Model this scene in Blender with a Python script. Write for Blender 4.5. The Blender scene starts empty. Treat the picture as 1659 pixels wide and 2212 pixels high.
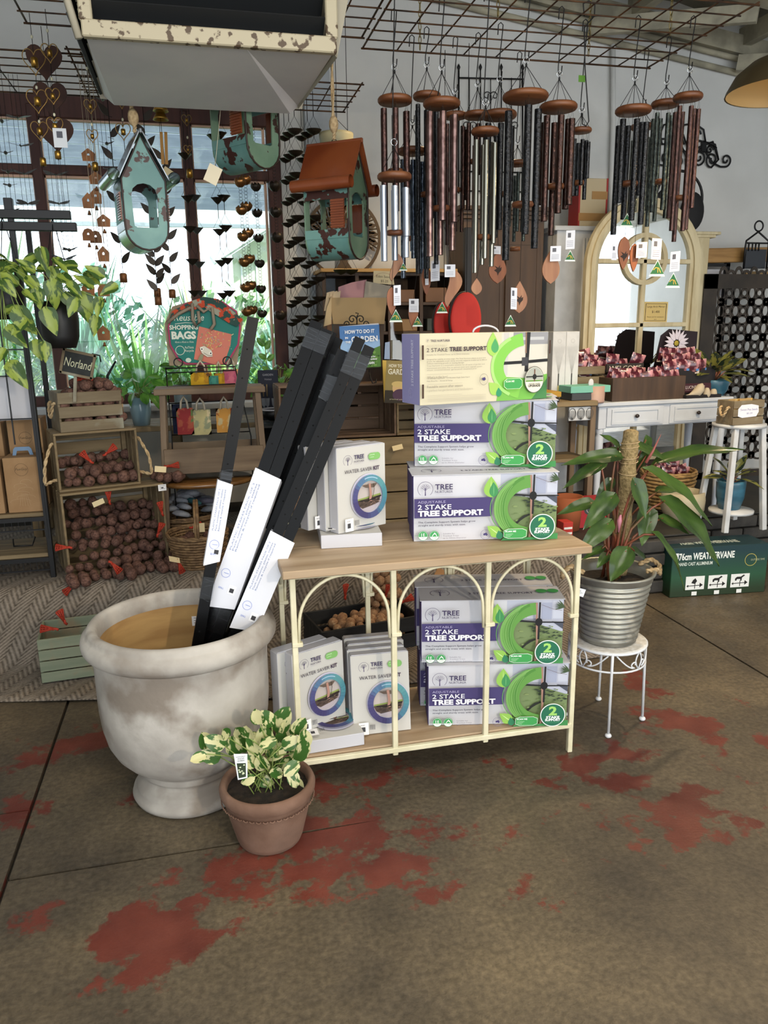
import bpy, math, random
from mathutils import Vector, Matrix, Euler
R = random.Random(7)
PI = math.pi
SC = bpy.context.scene
COL = SC.collection
# ---------------------------------------------------------------- camera
F_PX, CX, CY, EYE = 1650.0, 829.5, 1106.0, 1.5
_d = Vector((100, 6894, F_PX)).normalized()
_x = Vector((7171, -500, F_PX)); _x = (_x - _d * _x.dot(_d)).normalized()
_y = _d.cross(_x)
if _y.z < 0: _y = -_y
def ray(px, py):
    c = Vector((px - CX, py - CY, F_PX))
    return Vector((c.dot(_x), c.dot(_y), -c.dot(_d)))
def P(px, py, Y):                 # the point of the photo at depth Y of the room
    r = ray(px, py); return Vector((0, 0, EYE)) + r * (Y / r.y)
def G(px, py, Z=0.0):             # the point of the photo at height Z
    r = ray(px, py); return Vector((0, 0, EYE)) + r * ((Z - EYE) / r.z)
def S(px, Y, n, py=1106):                  # size of n pixels at depth Y near column px
    return (P(px + n / 2, py, Y) - P(px - n / 2, py, Y)).length
camd = bpy.data.cameras.new('camera'); cam = bpy.data.objects.new('camera', camd); COL.objects.link(cam)
camd.sensor_fit = 'VERTICAL'; camd.sensor_height = 36.0; camd.lens = 36.0 * F_PX / 2212.0
camd.clip_start = 0.02; camd.clip_end = 200
right = Vector((_x.x, _y.x, -_d.x)); down = Vector((_x.y, _y.y, -_d.y)); fwd = Vector((_x.z, _y.z, -_d.z))
m = Matrix.Identity(4)
for i in range(3):
    m[i][0] = right[i]; m[i][1] = -down[i]; m[i][2] = -fwd[i]
m.translation = (0, 0, EYE); cam.matrix_world = m
SC.camera = cam
# ---------------------------------------------------------------- world, sun, lights, exposure
w = bpy.data.worlds.new('world'); SC.world = w; w.use_nodes = True
bg = w.node_tree.nodes['Background']; bg.inputs['Color'].default_value = (0.88, 0.94, 1.0, 1); bg.inputs['Strength'].default_value = 3.2
def light(kind, name, loc, energy, color, size=0.1, target=None, **kw):
    l = bpy.data.lights.new(name, kind); o = bpy.data.objects.new(name, l); COL.objects.link(o)
    o.location = loc; l.energy = energy; l.color = color
    if kind == 'AREA': l.size = size
    elif kind == 'SUN': l.angle = size
    else: l.shadow_soft_size = size
    for k, v in kw.items(): setattr(l, k, v)
    if target is not None: o.rotation_euler = (Vector(target) - Vector(loc)).to_track_quat('-Z', 'Y').to_euler()
    return o
sun = light('SUN', 'sun', (0, 9, 9), 6.5, (1, 0.95, 0.86), 0.02); sun.rotation_euler = (math.radians(38), math.radians(20), 0)
WARM = (1.0, 0.74, 0.44)
light('SPOT', 'pendant_bulb', (2.46, 2.97, 2.43), 85, WARM, 0.045, (2.3, 3.1, 0), spot_size=2.3, spot_blend=0.5)
light('SPOT', 'pendant_bulb', (1.25, -1.5, 2.1), 165, (1, .84, .62), 0.04, (0.7, 2.3, 0.5), spot_size=1.5, spot_blend=0.6)
light('AREA', 'overhead_fill', (.1, .9, 3.25), 38, (1, .93, .82), 1.3, (.1, .9, 0))  # added fill light for tabletops and floor, no fixture there
light('AREA', 'overhead_fill', (2.6, .9, 3.1), 30, (1, .93, .82), 1.3, (2.6, .9, 0))  # second added fill, brightens the right side from above
light('SPOT', 'pendant_bulb', (3.9, 1.0, 2.62), 60, WARM, 0.06, (3.2, 2.4, 0), spot_size=2.4, spot_blend=0.6)
light('SPOT', 'pendant_bulb', (1.55, 4.1, 2.9), 50, WARM, 0.06, (1.4, 4.5, 0), spot_size=2.4, spot_blend=0.6)
SC.view_settings.view_transform = 'Standard'; SC.view_settings.look = 'None'
SC.view_settings.gamma = 1.0; SC.view_settings.exposure = 0.1
SC.view_settings.use_curve_mapping = False
SC.cycles.max_bounces = 8; SC.cycles.transparent_max_bounces = 16
# ---------------------------------------------------------------- materials
def hx(h):
    h = h.lstrip('#'); v = [int(h[i:i + 2], 16) / 255 for i in (0, 2, 4)]
    return tuple(((c / 12.92) if c <= 0.04045 else ((c + 0.055) / 1.055) ** 2.4) for c in v)
MATS = {}
def mat(name, c='#808080', rough=0.6, metal=0.0, c2=None, scale=20.0, lo=0.4, hi=0.6, stretch=(1, 1, 1), bump=0.0, bscale=None,
        c3=None, scale3=4.0, lo3=0.55, hi3=0.65, emit=0, coat=0, trans=0, detail=4.0, coords='Object', spec=None, alpha=None, sheen=0):
    if name in MATS: return MATS[name]
    mt = bpy.data.materials.new(name); mt.use_nodes = True; nt = mt.node_tree; N = nt.nodes; L = nt.links
    b = N['Principled BSDF']; col = hx(c)
    b.inputs['Base Color'].default_value = (*col, 1); b.inputs['Roughness'].default_value = rough; b.inputs['Metallic'].default_value = metal
    if coat: b.inputs['Coat Weight'].default_value = coat; b.inputs['Coat Roughness'].default_value = 0.1
    if spec is not None: b.inputs['Specular IOR Level'].default_value = spec
    if trans: b.inputs['Transmission Weight'].default_value = trans
    if sheen: b.inputs['Sheen Weight'].default_value = sheen
    if alpha is not None: b.inputs['Alpha'].default_value = alpha
    if emit: b.inputs['Emission Color'].default_value = (*col, 1); b.inputs['Emission Strength'].default_value = emit
    if c2 or bump or c3:
        tc = N.new('ShaderNodeTexCoord'); mp = N.new('ShaderNodeMapping'); mp.inputs['Scale'].default_value = stretch
        L.new(tc.outputs[coords], mp.inputs[0])
        nz = N.new('ShaderNodeTexNoise'); nz.inputs['Scale'].default_value = scale; nz.inputs['Detail'].default_value = detail
        L.new(mp.outputs[0], nz.inputs[0]); cur = None
        if c2:
            rp = N.new('ShaderNodeValToRGB'); rp.color_ramp.elements[0].position = lo; rp.color_ramp.elements[1].position = hi
            rp.color_ramp.elements[0].color = (*col, 1); rp.color_ramp.elements[1].color = (*hx(c2), 1)
            L.new(nz.outputs[0], rp.inputs[0]); cur = rp.outputs[0]
        if c3:
            n3 = N.new('ShaderNodeTexNoise'); n3.inputs['Scale'].default_value = scale3; n3.inputs['Detail'].default_value = 5
            L.new(tc.outputs[coords], n3.inputs[0])
            r3 = N.new('ShaderNodeValToRGB'); r3.color_ramp.elements[0].position = lo3; r3.color_ramp.elements[1].position = hi3
            L.new(n3.outputs[0], r3.inputs[0]); mx = N.new('ShaderNodeMixRGB'); L.new(r3.outputs[0], mx.inputs[0])
            if cur: L.new(cur, mx.inputs[1])
            else: mx.inputs[1].default_value = (*col, 1)
            mx.inputs[2].default_value = (*hx(c3), 1); cur = mx.outputs[0]
        if cur: L.new(cur, b.inputs['Base Color'])
        if bump:
            bn = nz
            if bscale:
                bn = N.new('ShaderNodeTexNoise'); bn.inputs['Scale'].default_value = bscale; bn.inputs['Detail'].default_value = 4; L.new(mp.outputs[0], bn.inputs[0])
            bp = N.new('ShaderNodeBump'); bp.inputs['Strength'].default_value = bump; bp.inputs['Distance'].default_value = 0.01
            L.new(bn.outputs[0], bp.inputs['Height']); L.new(bp.outputs[0], b.inputs['Normal'])
    MATS[name] = mt; return mt
def glassy(name, c='#ffffff', gloss=0.06, rough=0.02, dirt=0, edge=0.5):
    if name in MATS: return MATS[name]
    mt = bpy.data.materials.new(name); mt.use_nodes = True; nt = mt.node_tree; N = nt.nodes; L = nt.links
    N.remove(N['Principled BSDF']); out = N['Material Output']
    t = N.new('ShaderNodeBsdfTransparent'); t.inputs[0].default_value = (*hx(c), 1)
    g = N.new('ShaderNodeBsdfGlossy'); g.inputs['Roughness'].default_value = rough
    mx = N.new('ShaderNodeMixShader'); fr = N.new('ShaderNodeLayerWeight'); fr.inputs['Blend'].default_value = 0.3
    mm = N.new('ShaderNodeMath'); mm.operation = 'MULTIPLY_ADD'; mm.inputs[1].default_value = edge; mm.inputs[2].default_value = gloss
    L.new(fr.outputs['Facing'], mm.inputs[0]); L.new(mm.outputs[0], mx.inputs[0]); L.new(t.outputs[0], mx.inputs[1]); L.new(g.outputs[0], mx.inputs[2])
    last = mx.outputs[0]
    if dirt:
        tc = N.new('ShaderNodeTexCoord'); nz = N.new('ShaderNodeTexNoise'); nz.inputs['Scale'].default_value = 9; nz.inputs['Detail'].default_value = 8
        L.new(tc.outputs['Object'], nz.inputs[0]); rp = N.new('ShaderNodeValToRGB'); rp.color_ramp.elements[0].position = 0.52; rp.color_ramp.elements[1].position = 0.8
        rp.color_ramp.elements[1].color = (dirt, dirt, dirt, 1); L.new(nz.outputs[0], rp.inputs[0])
        df = N.new('ShaderNodeBsdfTranslucent'); df.inputs[0].default_value = (0.8, 0.85, 0.9, 1)
        m2 = N.new('ShaderNodeMixShader'); L.new(rp.outputs[0], m2.inputs[0]); L.new(last, m2.inputs[1]); L.new(df.outputs[0], m2.inputs[2]); last = m2.outputs[0]
    L.new(last, out.inputs[0]); MATS[name] = mt; return mt
def wood(name, c, c2, axis=0, scale=14, rough=0.65, bump=0.25, c3=None, **kw):
    st = [6, 6, 6]; st[axis] = 0.6
    return mat(name, c, rough, c2=c2, scale=scale * 0.3, stretch=tuple(st), lo=0.3, hi=0.7, bump=bump, c3=c3, detail=8, **kw)
# ---------------------------------------------------------------- mesh builder
class MB:
    def __init__(s, root=None):
        s.v = []; s.f = []; s.mi = []; s.sm = []; s.mats = []; s.cur = 0; s.root = root; s.T = Matrix.Identity(4)
    def use(s, m):
        if m not in s.mats: s.mats.append(m)
        s.cur = s.mats.index(m); return s
    def add(s, vs, fs, smooth=False):
        o = len(s.v); T = s.T
        s.v += [T @ Vector(p) for p in vs]
        for f in fs: s.f.append([o + i for i in f]); s.mi.append(s.cur); s.sm.append(smooth)
        return s
    def box(s, c, d, b=0.0, rot=None, z0=False):
        hx_, hy, hz = d[0] / 2, d[1] / 2, d[2] / 2
        c = Vector(c)
        if z0: c = c + Vector((0, 0, hz))
        Rm = (Euler(rot).to_matrix() if rot is not None and not isinstance(rot, Matrix) else rot)
        def tr(p): p = Vector(p); return c + (Rm @ p if Rm is not None else p)
        b = min(b, hx_ * .9, hy * .9, hz * .9)
        if b <= 0:
            vs = [tr((x * hx_, y * hy, z * hz)) for x in (-1, 1) for y in (-1, 1) for z in (-1, 1)]
            return s.add(vs, [(0, 1, 3, 2), (4, 6, 7, 5), (0, 4, 5, 1), (2, 3, 7, 6), (0, 2, 6, 4), (1, 5, 7, 3)])
        vs = []; idx = {}
        for x in (-1, 1):
            for y in (-1, 1):
                for z in (-1, 1):
                    for a in range(3):
                        q = [x * (hx_ - b), y * (hy - b), z * (hz - b)]; q[a] = (x, y, z)[a] * (hx_, hy, hz)[a]
                        idx[(x, y, z, a)] = len(vs); vs.append(tr(q))
        fs = []
        for sg in (-1, 1):
            fs.append([idx[(sg, y, z, 0)] for y, z in ((-1, -1), (1, -1), (1, 1), (-1, 1))][::sg])
            fs.append([idx[(x, sg, z, 1)] for x, z in ((-1, -1), (-1, 1), (1, 1), (1, -1))][::sg])
            fs.append([idx[(x, y, sg, 2)] for x, y in ((-1, -1), (1, -1), (1, 1), (-1, 1))][::sg])
        for p in (-1, 1):
            for q in (-1, 1):
                fs.append([idx[(p, q, -1, 0)], idx[(p, q, 1, 0)], idx[(p, q, 1, 1)], idx[(p, q, -1, 1)]])
                fs.append([idx[(p, -1, q, 0)], idx[(p, 1, q, 0)], idx[(p, 1, q, 2)], idx[(p, -1, q, 2)]])
                fs.append([idx[(-1, p, q, 1)], idx[(1, p, q, 1)], idx[(1, p, q, 2)], idx[(-1, p, q, 2)]])
        for x in (-1, 1):
            for y in (-1, 1):
                for z in (-1, 1): fs.append([idx[(x, y, z, 0)], idx[(x, y, z, 1)], idx[(x, y, z, 2)]])
        return s.add(vs, fs)
    def bar(s, a, b, w, h=None, bev=0.0, up=(0, 0, 1)):
        a = Vector(a); b = Vector(b); h = h or w; d = b - a; L_ = d.length
        if L_ < 1e-6: return s
        z = d.normalized(); u = Vector(up)
        if abs(z.dot(u)) > 0.98: u = Vector((0, 1, 0))
        x = u.cross(z).normalized(); y = z.cross(x)
        Rm = Matrix((x, y, z)).transposed()
        return s.box((a + b) / 2, (w, h, L_), bev, Rm)
    def tube(s, pts, r, n=6, closed=False, caps=True, smooth=True):
        pts = [Vector(p) for p in pts]; k = len(pts)
        rs = r if isinstance(r, (list, tuple)) else [r] * k
        tg = []
        for i in range(k):
            a = pts[(i - 1) % k] if (closed or i > 0) else pts[0]; b = pts[(i + 1) % k] if (closed or i < k - 1) else pts[-1]
            t = b - a; tg.append(t.normalized() if t.length > 1e-9 else Vector((0, 0, 1)))
        u = Vector((0, 0, 1)) if abs(tg[0].z) < 0.9 else Vector((1, 0, 0))
        x = (u - tg[0] * u.dot(tg[0])).normalized(); vs = []
        for i in range(k):
            x = x - tg[i] * x.dot(tg[i])
            x = x.normalized() if x.length > 1e-6 else tg[i].orthogonal().normalized()
            y = tg[i].cross(x)
            for j in range(n):
                a = 2 * PI * j / n; vs.append(pts[i] + (x * math.cos(a) + y * math.sin(a)) * rs[i])
        fs = []
        for i in range(k if closed else k - 1):
            for j in range(n):
                a = i * n + j; b = i * n + (j + 1) % n; c = ((i + 1) % k) * n + (j + 1) % n; d = ((i + 1) % k) * n + j
                fs.append((a, b, c, d))
        if caps and not closed: fs.append(list(range(n))[::-1]); fs.append([(k - 1) * n + j for j in range(n)])
        return s.add(vs, fs, smooth)
    def cyl(s, a, b, r, n=12, r2=None): return s.tube([a, b], [r, r if r2 is None else r2], n)
    def lathe(s, prof, n=24, c=(0, 0, 0), smooth=True, sx=1, sy=1, fn=None):
        c = Vector(c); vs = []
        for i, (r, z) in enumerate(prof):
            for j in range(n):
                a = 2 * PI * j / n; rr = r if fn is None else fn(r, z, a)
                vs.append(c + Vector((rr * math.cos(a) * sx, rr * math.sin(a) * sy, z)))
        fs = [(i * n + j, i * n + (j + 1) % n, (i + 1) * n + (j + 1) % n, (i + 1) * n + j) for i in range(len(prof) - 1) for j in range(n)]
        if prof[0][0] > 1e-4 and False: fs.append(list(range(n))[::-1])
        return s.add(vs, fs, smooth)
    def disc(s, c, r, n=20, nrm=(0, 0, 1), t=0.0):
        return s.tube([Vector(c) - Vector(nrm) * t / 2, Vector(c) + Vector(nrm) * t / 2], r, n, smooth=False) if t else s.add([Vector(c) + (Vector(nrm).to_track_quat('Z', 'Y') @ Vector((r * math.cos(2 * PI * j / n), r * math.sin(2 * PI * j / n), 0))) for j in range(n)], [list(range(n))])
    def ball(s, c, r, n=10, m=6):
        if not isinstance(r, (tuple, list)): r = (r, r, r)
        c = Vector(c); vs = [c + Vector((0, 0, -r[2]))]
        for i in range(1, m):
            t = -PI / 2 + PI * i / m
            for j in range(n):
                a = 2 * PI * j / n; vs.append(c + Vector((r[0] * math.cos(t) * math.cos(a), r[1] * math.cos(t) * math.sin(a), r[2] * math.sin(t))))
        vs.append(c + Vector((0, 0, r[2]))); fs = []
        for j in range(n): fs.append((0, 1 + (j + 1) % n, 1 + j))
        for i in range(m - 2):
            for j in range(n): a = 1 + i * n; fs.append((a + j, a + (j + 1) % n, a + n + (j + 1) % n, a + n + j))
        a = 1 + (m - 2) * n
        for j in range(n): fs.append((a + j, a + (j + 1) % n, len(vs) - 1))
        return s.add(vs, fs, True)
    def prism(s, out, t, o=(0, 0, 0), ax=(1, 0, 0), az=(0, 0, 1), smooth=False):
        """outline of (u,v) extruded by t along ax x az (towards the back)"""
        o = Vector(o); ax = Vector(ax); az = Vector(az); nn = az.cross(ax).normalized()   # points +Y for X,Z
        k = len(out); vs = [o + ax * u + az * v for u, v in out] + [o + ax * u + az * v + nn * t for u, v in out]
        fs = [list(range(k)), list(range(2 * k - 1, k - 1, -1))] + [(i, k + i, k + (i + 1) % k, (i + 1) % k) for i in range(k)]
        return s.add(vs, fs, smooth)
    def holed(s, out, hole, t, o=(0, 0, 0), ax=(1, 0, 0), az=(0, 0, 1)):
        """ring between two outlines with the same number of points, thickness t"""
        o = Vector(o); ax = Vector(ax); az = Vector(az); nn = az.cross(ax).normalized(); k = len(out)
        q = lambda l, d: [o + ax * u + az * v + nn * d for u, v in l]
        vs = q(out, 0) + q(hole, 0) + q(out, t) + q(hole, t); fs = []
        for i in range(k):
            j = (i + 1) % k
            fs += [(i, j, k + j, k + i), (2 * k + i, 3 * k + i, 3 * k + j, 2 * k + j), (i, 2 * k + i, 2 * k + j, j), (k + i, k + j, 3 * k + j, 3 * k + i)]
        return s.add(vs, fs)
    def grid(s, fn, nu, nv, smooth=True, wrap=False):
        vs = [fn(i / nu, j / nv) for i in range(nu + 1) for j in range(nv + 1)]
        fs = [(i * (nv + 1) + j, (i + 1) * (nv + 1) + j, (i + 1) * (nv + 1) + j + 1, i * (nv + 1) + j + 1) for i in range(nu) for j in range(nv)]
        return s.add(vs, fs, smooth)
    def mesh(s, m=None):
        me = bpy.data.meshes.new('mesh')
        vs = s.v
        if s.root is not None:
            inv = root_mat(s.root).inverted(); vs = [inv @ p for p in vs]
        me.from_pydata([tuple(p) for p in vs], [], s.f)
        if s.mats:
            for q in s.mats: me.materials.append(q)
            me.polygons.foreach_set('material_index', s.mi)
        elif m: me.materials.append(m)
        me.polygons.foreach_set('use_smooth', s.sm); me.update(); return me
    def build(s, name, m=None, parent=None, label=None):
        me = s.mesh(m); me.name = name; o = bpy.data.objects.new(name, me); COL.objects.link(o)
        if parent is not None: o.parent = parent
        if label: o['label'] = label
        return o
def root_mat(o):
    M_ = Matrix.LocRotScale(o.location, o.rotation_euler, None)
    return root_mat(o.parent) @ M_ if o.parent else M_
def props(o, label, cat, group=None, kind=None):
    if label: o['label'] = label
    if cat: o['category'] = cat
    if group: o['group'] = group
    if kind: o['kind'] = kind
    return o
def thing(name, label, cat, loc=(0, 0, 0), rz=0, group=None, kind=None):
    o = bpy.data.objects.new(name, None); COL.objects.link(o); o.empty_display_size = 0.05
    o.location = loc; o.rotation_euler = (0, 0, rz); return props(o, label, cat, group, kind)
def solo(mb, name, m, label, cat, loc=(0, 0, 0), rz=0, group=None, kind=None, world=True):
    """one-mesh thing; vertices given in world space when world=True"""
    o = bpy.data.objects.new(name, None) if False else None
    if world:
        inv = Matrix.LocRotScale(Vector(loc), Euler((0, 0, rz)), None).inverted(); mb.v = [inv @ p for p in mb.v]
    o = mb.build(name, m); o.location = loc; o.rotation_euler = (0, 0, rz); return props(o, label, cat, group, kind)
KIDS = {}
def kids(o): return [c for c in o.children]
def dup(o, loc=None, rz=None, label=None, parent=None, group=None, rot=None, scale=None):
    c = o.copy(); COL.objects.link(c)
    if parent: c.parent = parent
    if loc is not None: c.location = loc
    if rz is not None: c.rotation_euler = (0, 0, rz)
    if rot is not None: c.rotation_euler = rot
    if scale is not None: c.scale = scale if isinstance(scale, (tuple, list)) else (scale,) * 3
    if label: c['label'] = label
    if group: c['group'] = group
    for ch in kids(o):
        if ch is not c: dup(ch, parent=c)
    return c
def struct(mb, name, m, label=None, parent=None):
    o = mb.build(name, m, parent)
    if parent is None: o['kind'] = 'structure'
    if label: o['label'] = label
    return o
# text as mesh, cached; unit cap height 1, left aligned at x=0
def proj(p):
    v = Vector(p) - Vector((0, 0, EYE)); c = _x * v.x + _y * v.y - _d * v.z; return CX + F_PX * c.x / c.z, CY + F_PX * c.y / c.z
def place3(o, pl, Y, xr, wd, z=None):
    """left front foot under pixel pl at depth Y, turned so that its right corner falls in column xr"""
    A = P(*pl, Y)
    if z is not None: A = Vector((A.x, A.y, z))
    best = min((abs(proj(A + Vector((wd * math.cos(t), wd * math.sin(t), 0)))[0] - xr), abs(t), t) for t in [math.radians(k / 4) for k in range(-240, 241)])
    o.location = A; o.rotation_euler = (0, 0, best[2]); return o
def wfor(pl, Y, xr, rz, z=None):
    A = P(*pl, Y); return min((abs(proj(A + Vector((w_ * math.cos(rz), w_ * math.sin(rz), 0)))[0] - xr), w_) for w_ in [k / 200 for k in range(20, 300)])[1]
_TX = {}
def textdata(t, bold=0.0):
    k = (t, bold)
    if k in _TX: return _TX[k]
    cu = bpy.data.curves.new('t', 'FONT'); cu.body = t; cu.size = 1.0; cu.offset = bold; cu.resolution_u = 2; cu.fill_mode = 'FRONT'
    o = bpy.data.objects.new('t', cu); COL.objects.link(o)
    dg = bpy.context.evaluated_depsgraph_get(); me = bpy.data.meshes.new_from_object(o.evaluated_get(dg))
    vs = [(v.co.x / 0.73, v.co.y / 0.73) for v in me.vertices]; fs = [list(p.vertices) for p in me.polygons]
    bpy.data.objects.remove(o); bpy.data.curves.remove(cu); bpy.data.meshes.remove(me)
    if vs:
        x0 = min(v[0] for v in vs); vs = [(a - x0, b) for a, b in vs]; wd = max(v[0] for v in vs)
    else: wd = 1
    _TX[k] = (vs, fs, wd); return _TX[k]
class Print(MB):
    """flat print on a face: u to the right, v up, laid just proud of the face"""
    def __init__(s, o=(0, 0, 0), ax=(1, 0, 0), az=(0, 0, 1), root=None, step=0.0002, base=0.0003):
        super().__init__(root); s.o = Vector(o); s.ax = Vector(ax).normalized(); s.az = Vector(az).normalized()
        s.n = s.ax.cross(s.az).normalized(); s.k = 0; s.step = step; s.base = base     # s.n points to the viewer
    def _lay(s, pts, fs, c):
        s.use(c if not isinstance(c, str) else ink(c)); s.k += 1; d = s.base + s.k * s.step
        return s.add([s.o + s.ax * u + s.az * v + s.n * d for u, v in pts], fs)
    def rect(s, u, v, w, h, c): return s._lay([(u, v), (u + w, v), (u + w, v + h), (u, v + h)], [(0, 1, 2, 3)], c)
    def poly(s, pts, c): return s._lay(pts, [list(range(len(pts)))], c)
    def ell(s, u, v, a, b, c, n=28): return s.poly([(u + a * math.cos(2 * PI * i / n), v + b * math.sin(2 * PI * i / n)) for i in range(n)], c)
    def ring(s, u, v, a, b, wd, c, a0=0, a1=360, n=32, wd2=None):
        pts = []; wd2 = wd if wd2 is None else wd2
        for i in range(n + 1):
            t = math.radians(a0 + (a1 - a0) * i / n); f = i / n; ww = wd + (wd2 - wd) * f
            pts.append((u + a * math.cos(t), v + b * math.sin(t))); pts.append((u + (a - ww) * math.cos(t), v + (b - ww) * math.sin(t)))
        return s._lay(pts, [(2 * i, 2 * i + 2, 2 * i + 3, 2 * i + 1) for i in range(n)], c)
    def line(s, pts, wd, c):
        q = []; n = len(pts)
        for i in range(n):
            a = pts[max(i - 1, 0)]; b = pts[min(i + 1, n - 1)]; dx, dy = b[0] - a[0], b[1] - a[1]; l = math.hypot(dx, dy) or 1
            w_ = wd[i] if isinstance(wd, (list, tuple)) else wd
            q.append((pts[i][0] - dy / l * w_ / 2, pts[i][1] + dx / l * w_ / 2)); q.append((pts[i][0] + dy / l * w_ / 2, pts[i][1] - dx / l * w_ / 2))
        return s._lay(q, [(2 * i, 2 * i + 1, 2 * i + 3, 2 * i + 2) for i in range(n - 1)], c)
    def text(s, t, u, v, h, c, width=None, bold=0.0, rot=0, center=False, shear=0):
        vs, fs, wd = textdata(t, bold); sx = h if width is None else width / wd
        ca, sa = math.cos(rot), math.sin(rot); off = -wd * sx / 2 if center else 0
        pts = []
        for a, b in vs:
            x = off + a * sx + b * h * shear; y = b * h; pts.append((u + x * ca - y * sa, v + x * sa + y * ca))
        if pts: s._lay(pts, fs, c)
        return s
    def stick(s, name, parent, label=None): return s.build(name, None, parent, label)
def ink(c): return mat('ink_' + c.lstrip('#'), c, 0.75)
def circ(r, n=24, c=(0, 0), b=None, a0=0): return [(c[0] + r * math.cos(a0 + 2 * PI * i / n), c[1] + (b or r) * math.sin(a0 + 2 * PI * i / n)) for i in range(n)]
def lerp(a, b, t): return a + (b - a) * t
def arc3(c, r, a0, a1, n, ax=(1, 0, 0), az=(0, 0, 1)):
    c = Vector(c); ax = Vector(ax); az = Vector(az)
    return [c + ax * (r * math.cos(math.radians(lerp(a0, a1, i / n)))) + az * (r * math.sin(math.radians(lerp(a0, a1, i / n)))) for i in range(n + 1)]
# ================================================================ the room
WY = 5.4                      # plane of the end wall
m_wall = mat('painted_wall', '#c4c4c0', 0.85, c2='#d2d2ce', scale=2.2, lo=0.3, hi=0.7, c3='#a9aaa4', scale3=1.3, lo3=0.6, hi3=0.85, bump=0.05, bscale=60)
m_ceil = mat('roof_lining', '#a3a194', 0.9, c2='#6a675c', scale=2.5, lo=0.35, hi=0.7, bump=0.6, bscale=9, c3='#8f8d80', scale3=1.2)
m_beam = mat('roof_beam_paint', '#b0a992', 0.7, c2='#8f8a78', scale=6)
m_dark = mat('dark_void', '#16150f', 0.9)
m_frame = wood('red_brown_window_wood', '#3a1d18', '#4e2a22', 2, bump=0.1)
m_glass = glassy('window_glass', '#f4f8fa', 0.03, 0.02, dirt=0.35)
winx0, winx1, winz0, winz1 = -1.95, 0.60, 1.05, 2.85
def mwall():
    mb = MB(); T_ = 0.18; top = 3.9
    for (x0, x1, z0, z1) in ((-3.2, winx0, 0, top), (winx0, winx1, 0, winz0), (winx0, winx1, winz1, top), (winx1, 7.5, 0, top)):
        mb.box(((x0 + x1) / 2, WY + T_ / 2, (z0 + z1) / 2), (x1 - x0, T_, z1 - z0))
    return mb
struct(mwall(), 'wall_back', m_wall, 'off-white painted end wall')
struct(MB().box((-3.3, 1.2, 1.95), (0.2, 8.6, 3.9)), 'wall_left', m_wall)
struct(MB().box((7.6, 1.2, 1.95), (0.2, 8.6, 3.9)), 'wall_right', m_wall)
# roof: falls to the right from the ridge
def roofz(x): return 3.56 - 0.135 * (x - 1.86) if x > 0.6 else 3.73 - 0.02 * (0.6 - x)
rb = MB()
for i in range(22):
    x0 = -3.3 + i * 0.5; x1 = x0 + 0.5
    for k in range(2):
        xa = x0 + k * 0.25; xb = xa + 0.25; za, zb = roofz(xa) + 0.34 + 0.02 * k, roofz(xb) + 0.34 + 0.02 * (1 - k)
        rb.add([(xa, -3.2, za), (xb, -3.2, zb), (xb, 5.6, zb), (xa, 5.6, za), (xa, -3.2, za + .04), (xb, -3.2, zb + .04), (xb, 5.6, zb + .04), (xa, 5.6, za + .04)],
               [(0, 3, 2, 1), (4, 5, 6, 7), (0, 1, 5, 4), (2, 3, 7, 6), (1, 2, 6, 5), (0, 4, 7, 3)])
ceil = struct(rb, 'ceiling', m_ceil, 'grey foil-lined sloping roof between exposed rafters')
# rafters and purlins
for k, (y, w_) in enumerate(((4.55, 0.16), (3.2, 0.16), (1.9, 0.16), (0.6, 0.16))):
    r_ = MB(); r_.bar((0.6, y, roofz(0.6) + .2), (7.4, y, roofz(7.4) + .2), w_, 0.26); r_.bar((-3.2, y, roofz(-3.2) + .2), (0.6, y, roofz(.6) + .2), w_, 0.26)
    r_.build('rafter', m_beam, ceil)
for k, x in enumerate((1.3, 2.2, 3.1, 4.0, 4.9, 5.8)):
    r_ = MB(); r_.bar((x, -3, roofz(x) + .24), (x, 5.4, roofz(x) + .24), 0.07, 0.12); r_.build('purlin', m_beam, ceil)
for k, (a, b) in enumerate((((2.75, 5.3), (3.5, 4.6)), ((3.9, 5.3), (4.7, 4.6)))):
    r_ = MB(); r_.bar((a[0], a[1], roofz(a[0]) + .03), (b[0], b[1], roofz(b[0]) + .02), 0.05, 0.1); r_.build('brace', m_beam, ceil)
# cornice pipes along the sloping top of the wall
t1 = MB(); t1.tube([(0.2, WY - .03, roofz(.6) + .0), (0.6, WY - .03, roofz(.6)), (7.4, WY - .03, roofz(7.4))], 0.022, 8); t1.tube([(0.6, WY - .03, roofz(.6) + .09), (7.4, WY - .03, roofz(7.4) + .09)], 0.02, 8)
t1.box((4.0, WY - .03, roofz(4) + .18), (6.8, 0.05, 0.12), rot=(0, math.atan(0.135), 0))
struct(t1, 'trim_1', m_beam, 'painted conduit and timber cornice along the sloping roof line')
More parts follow.
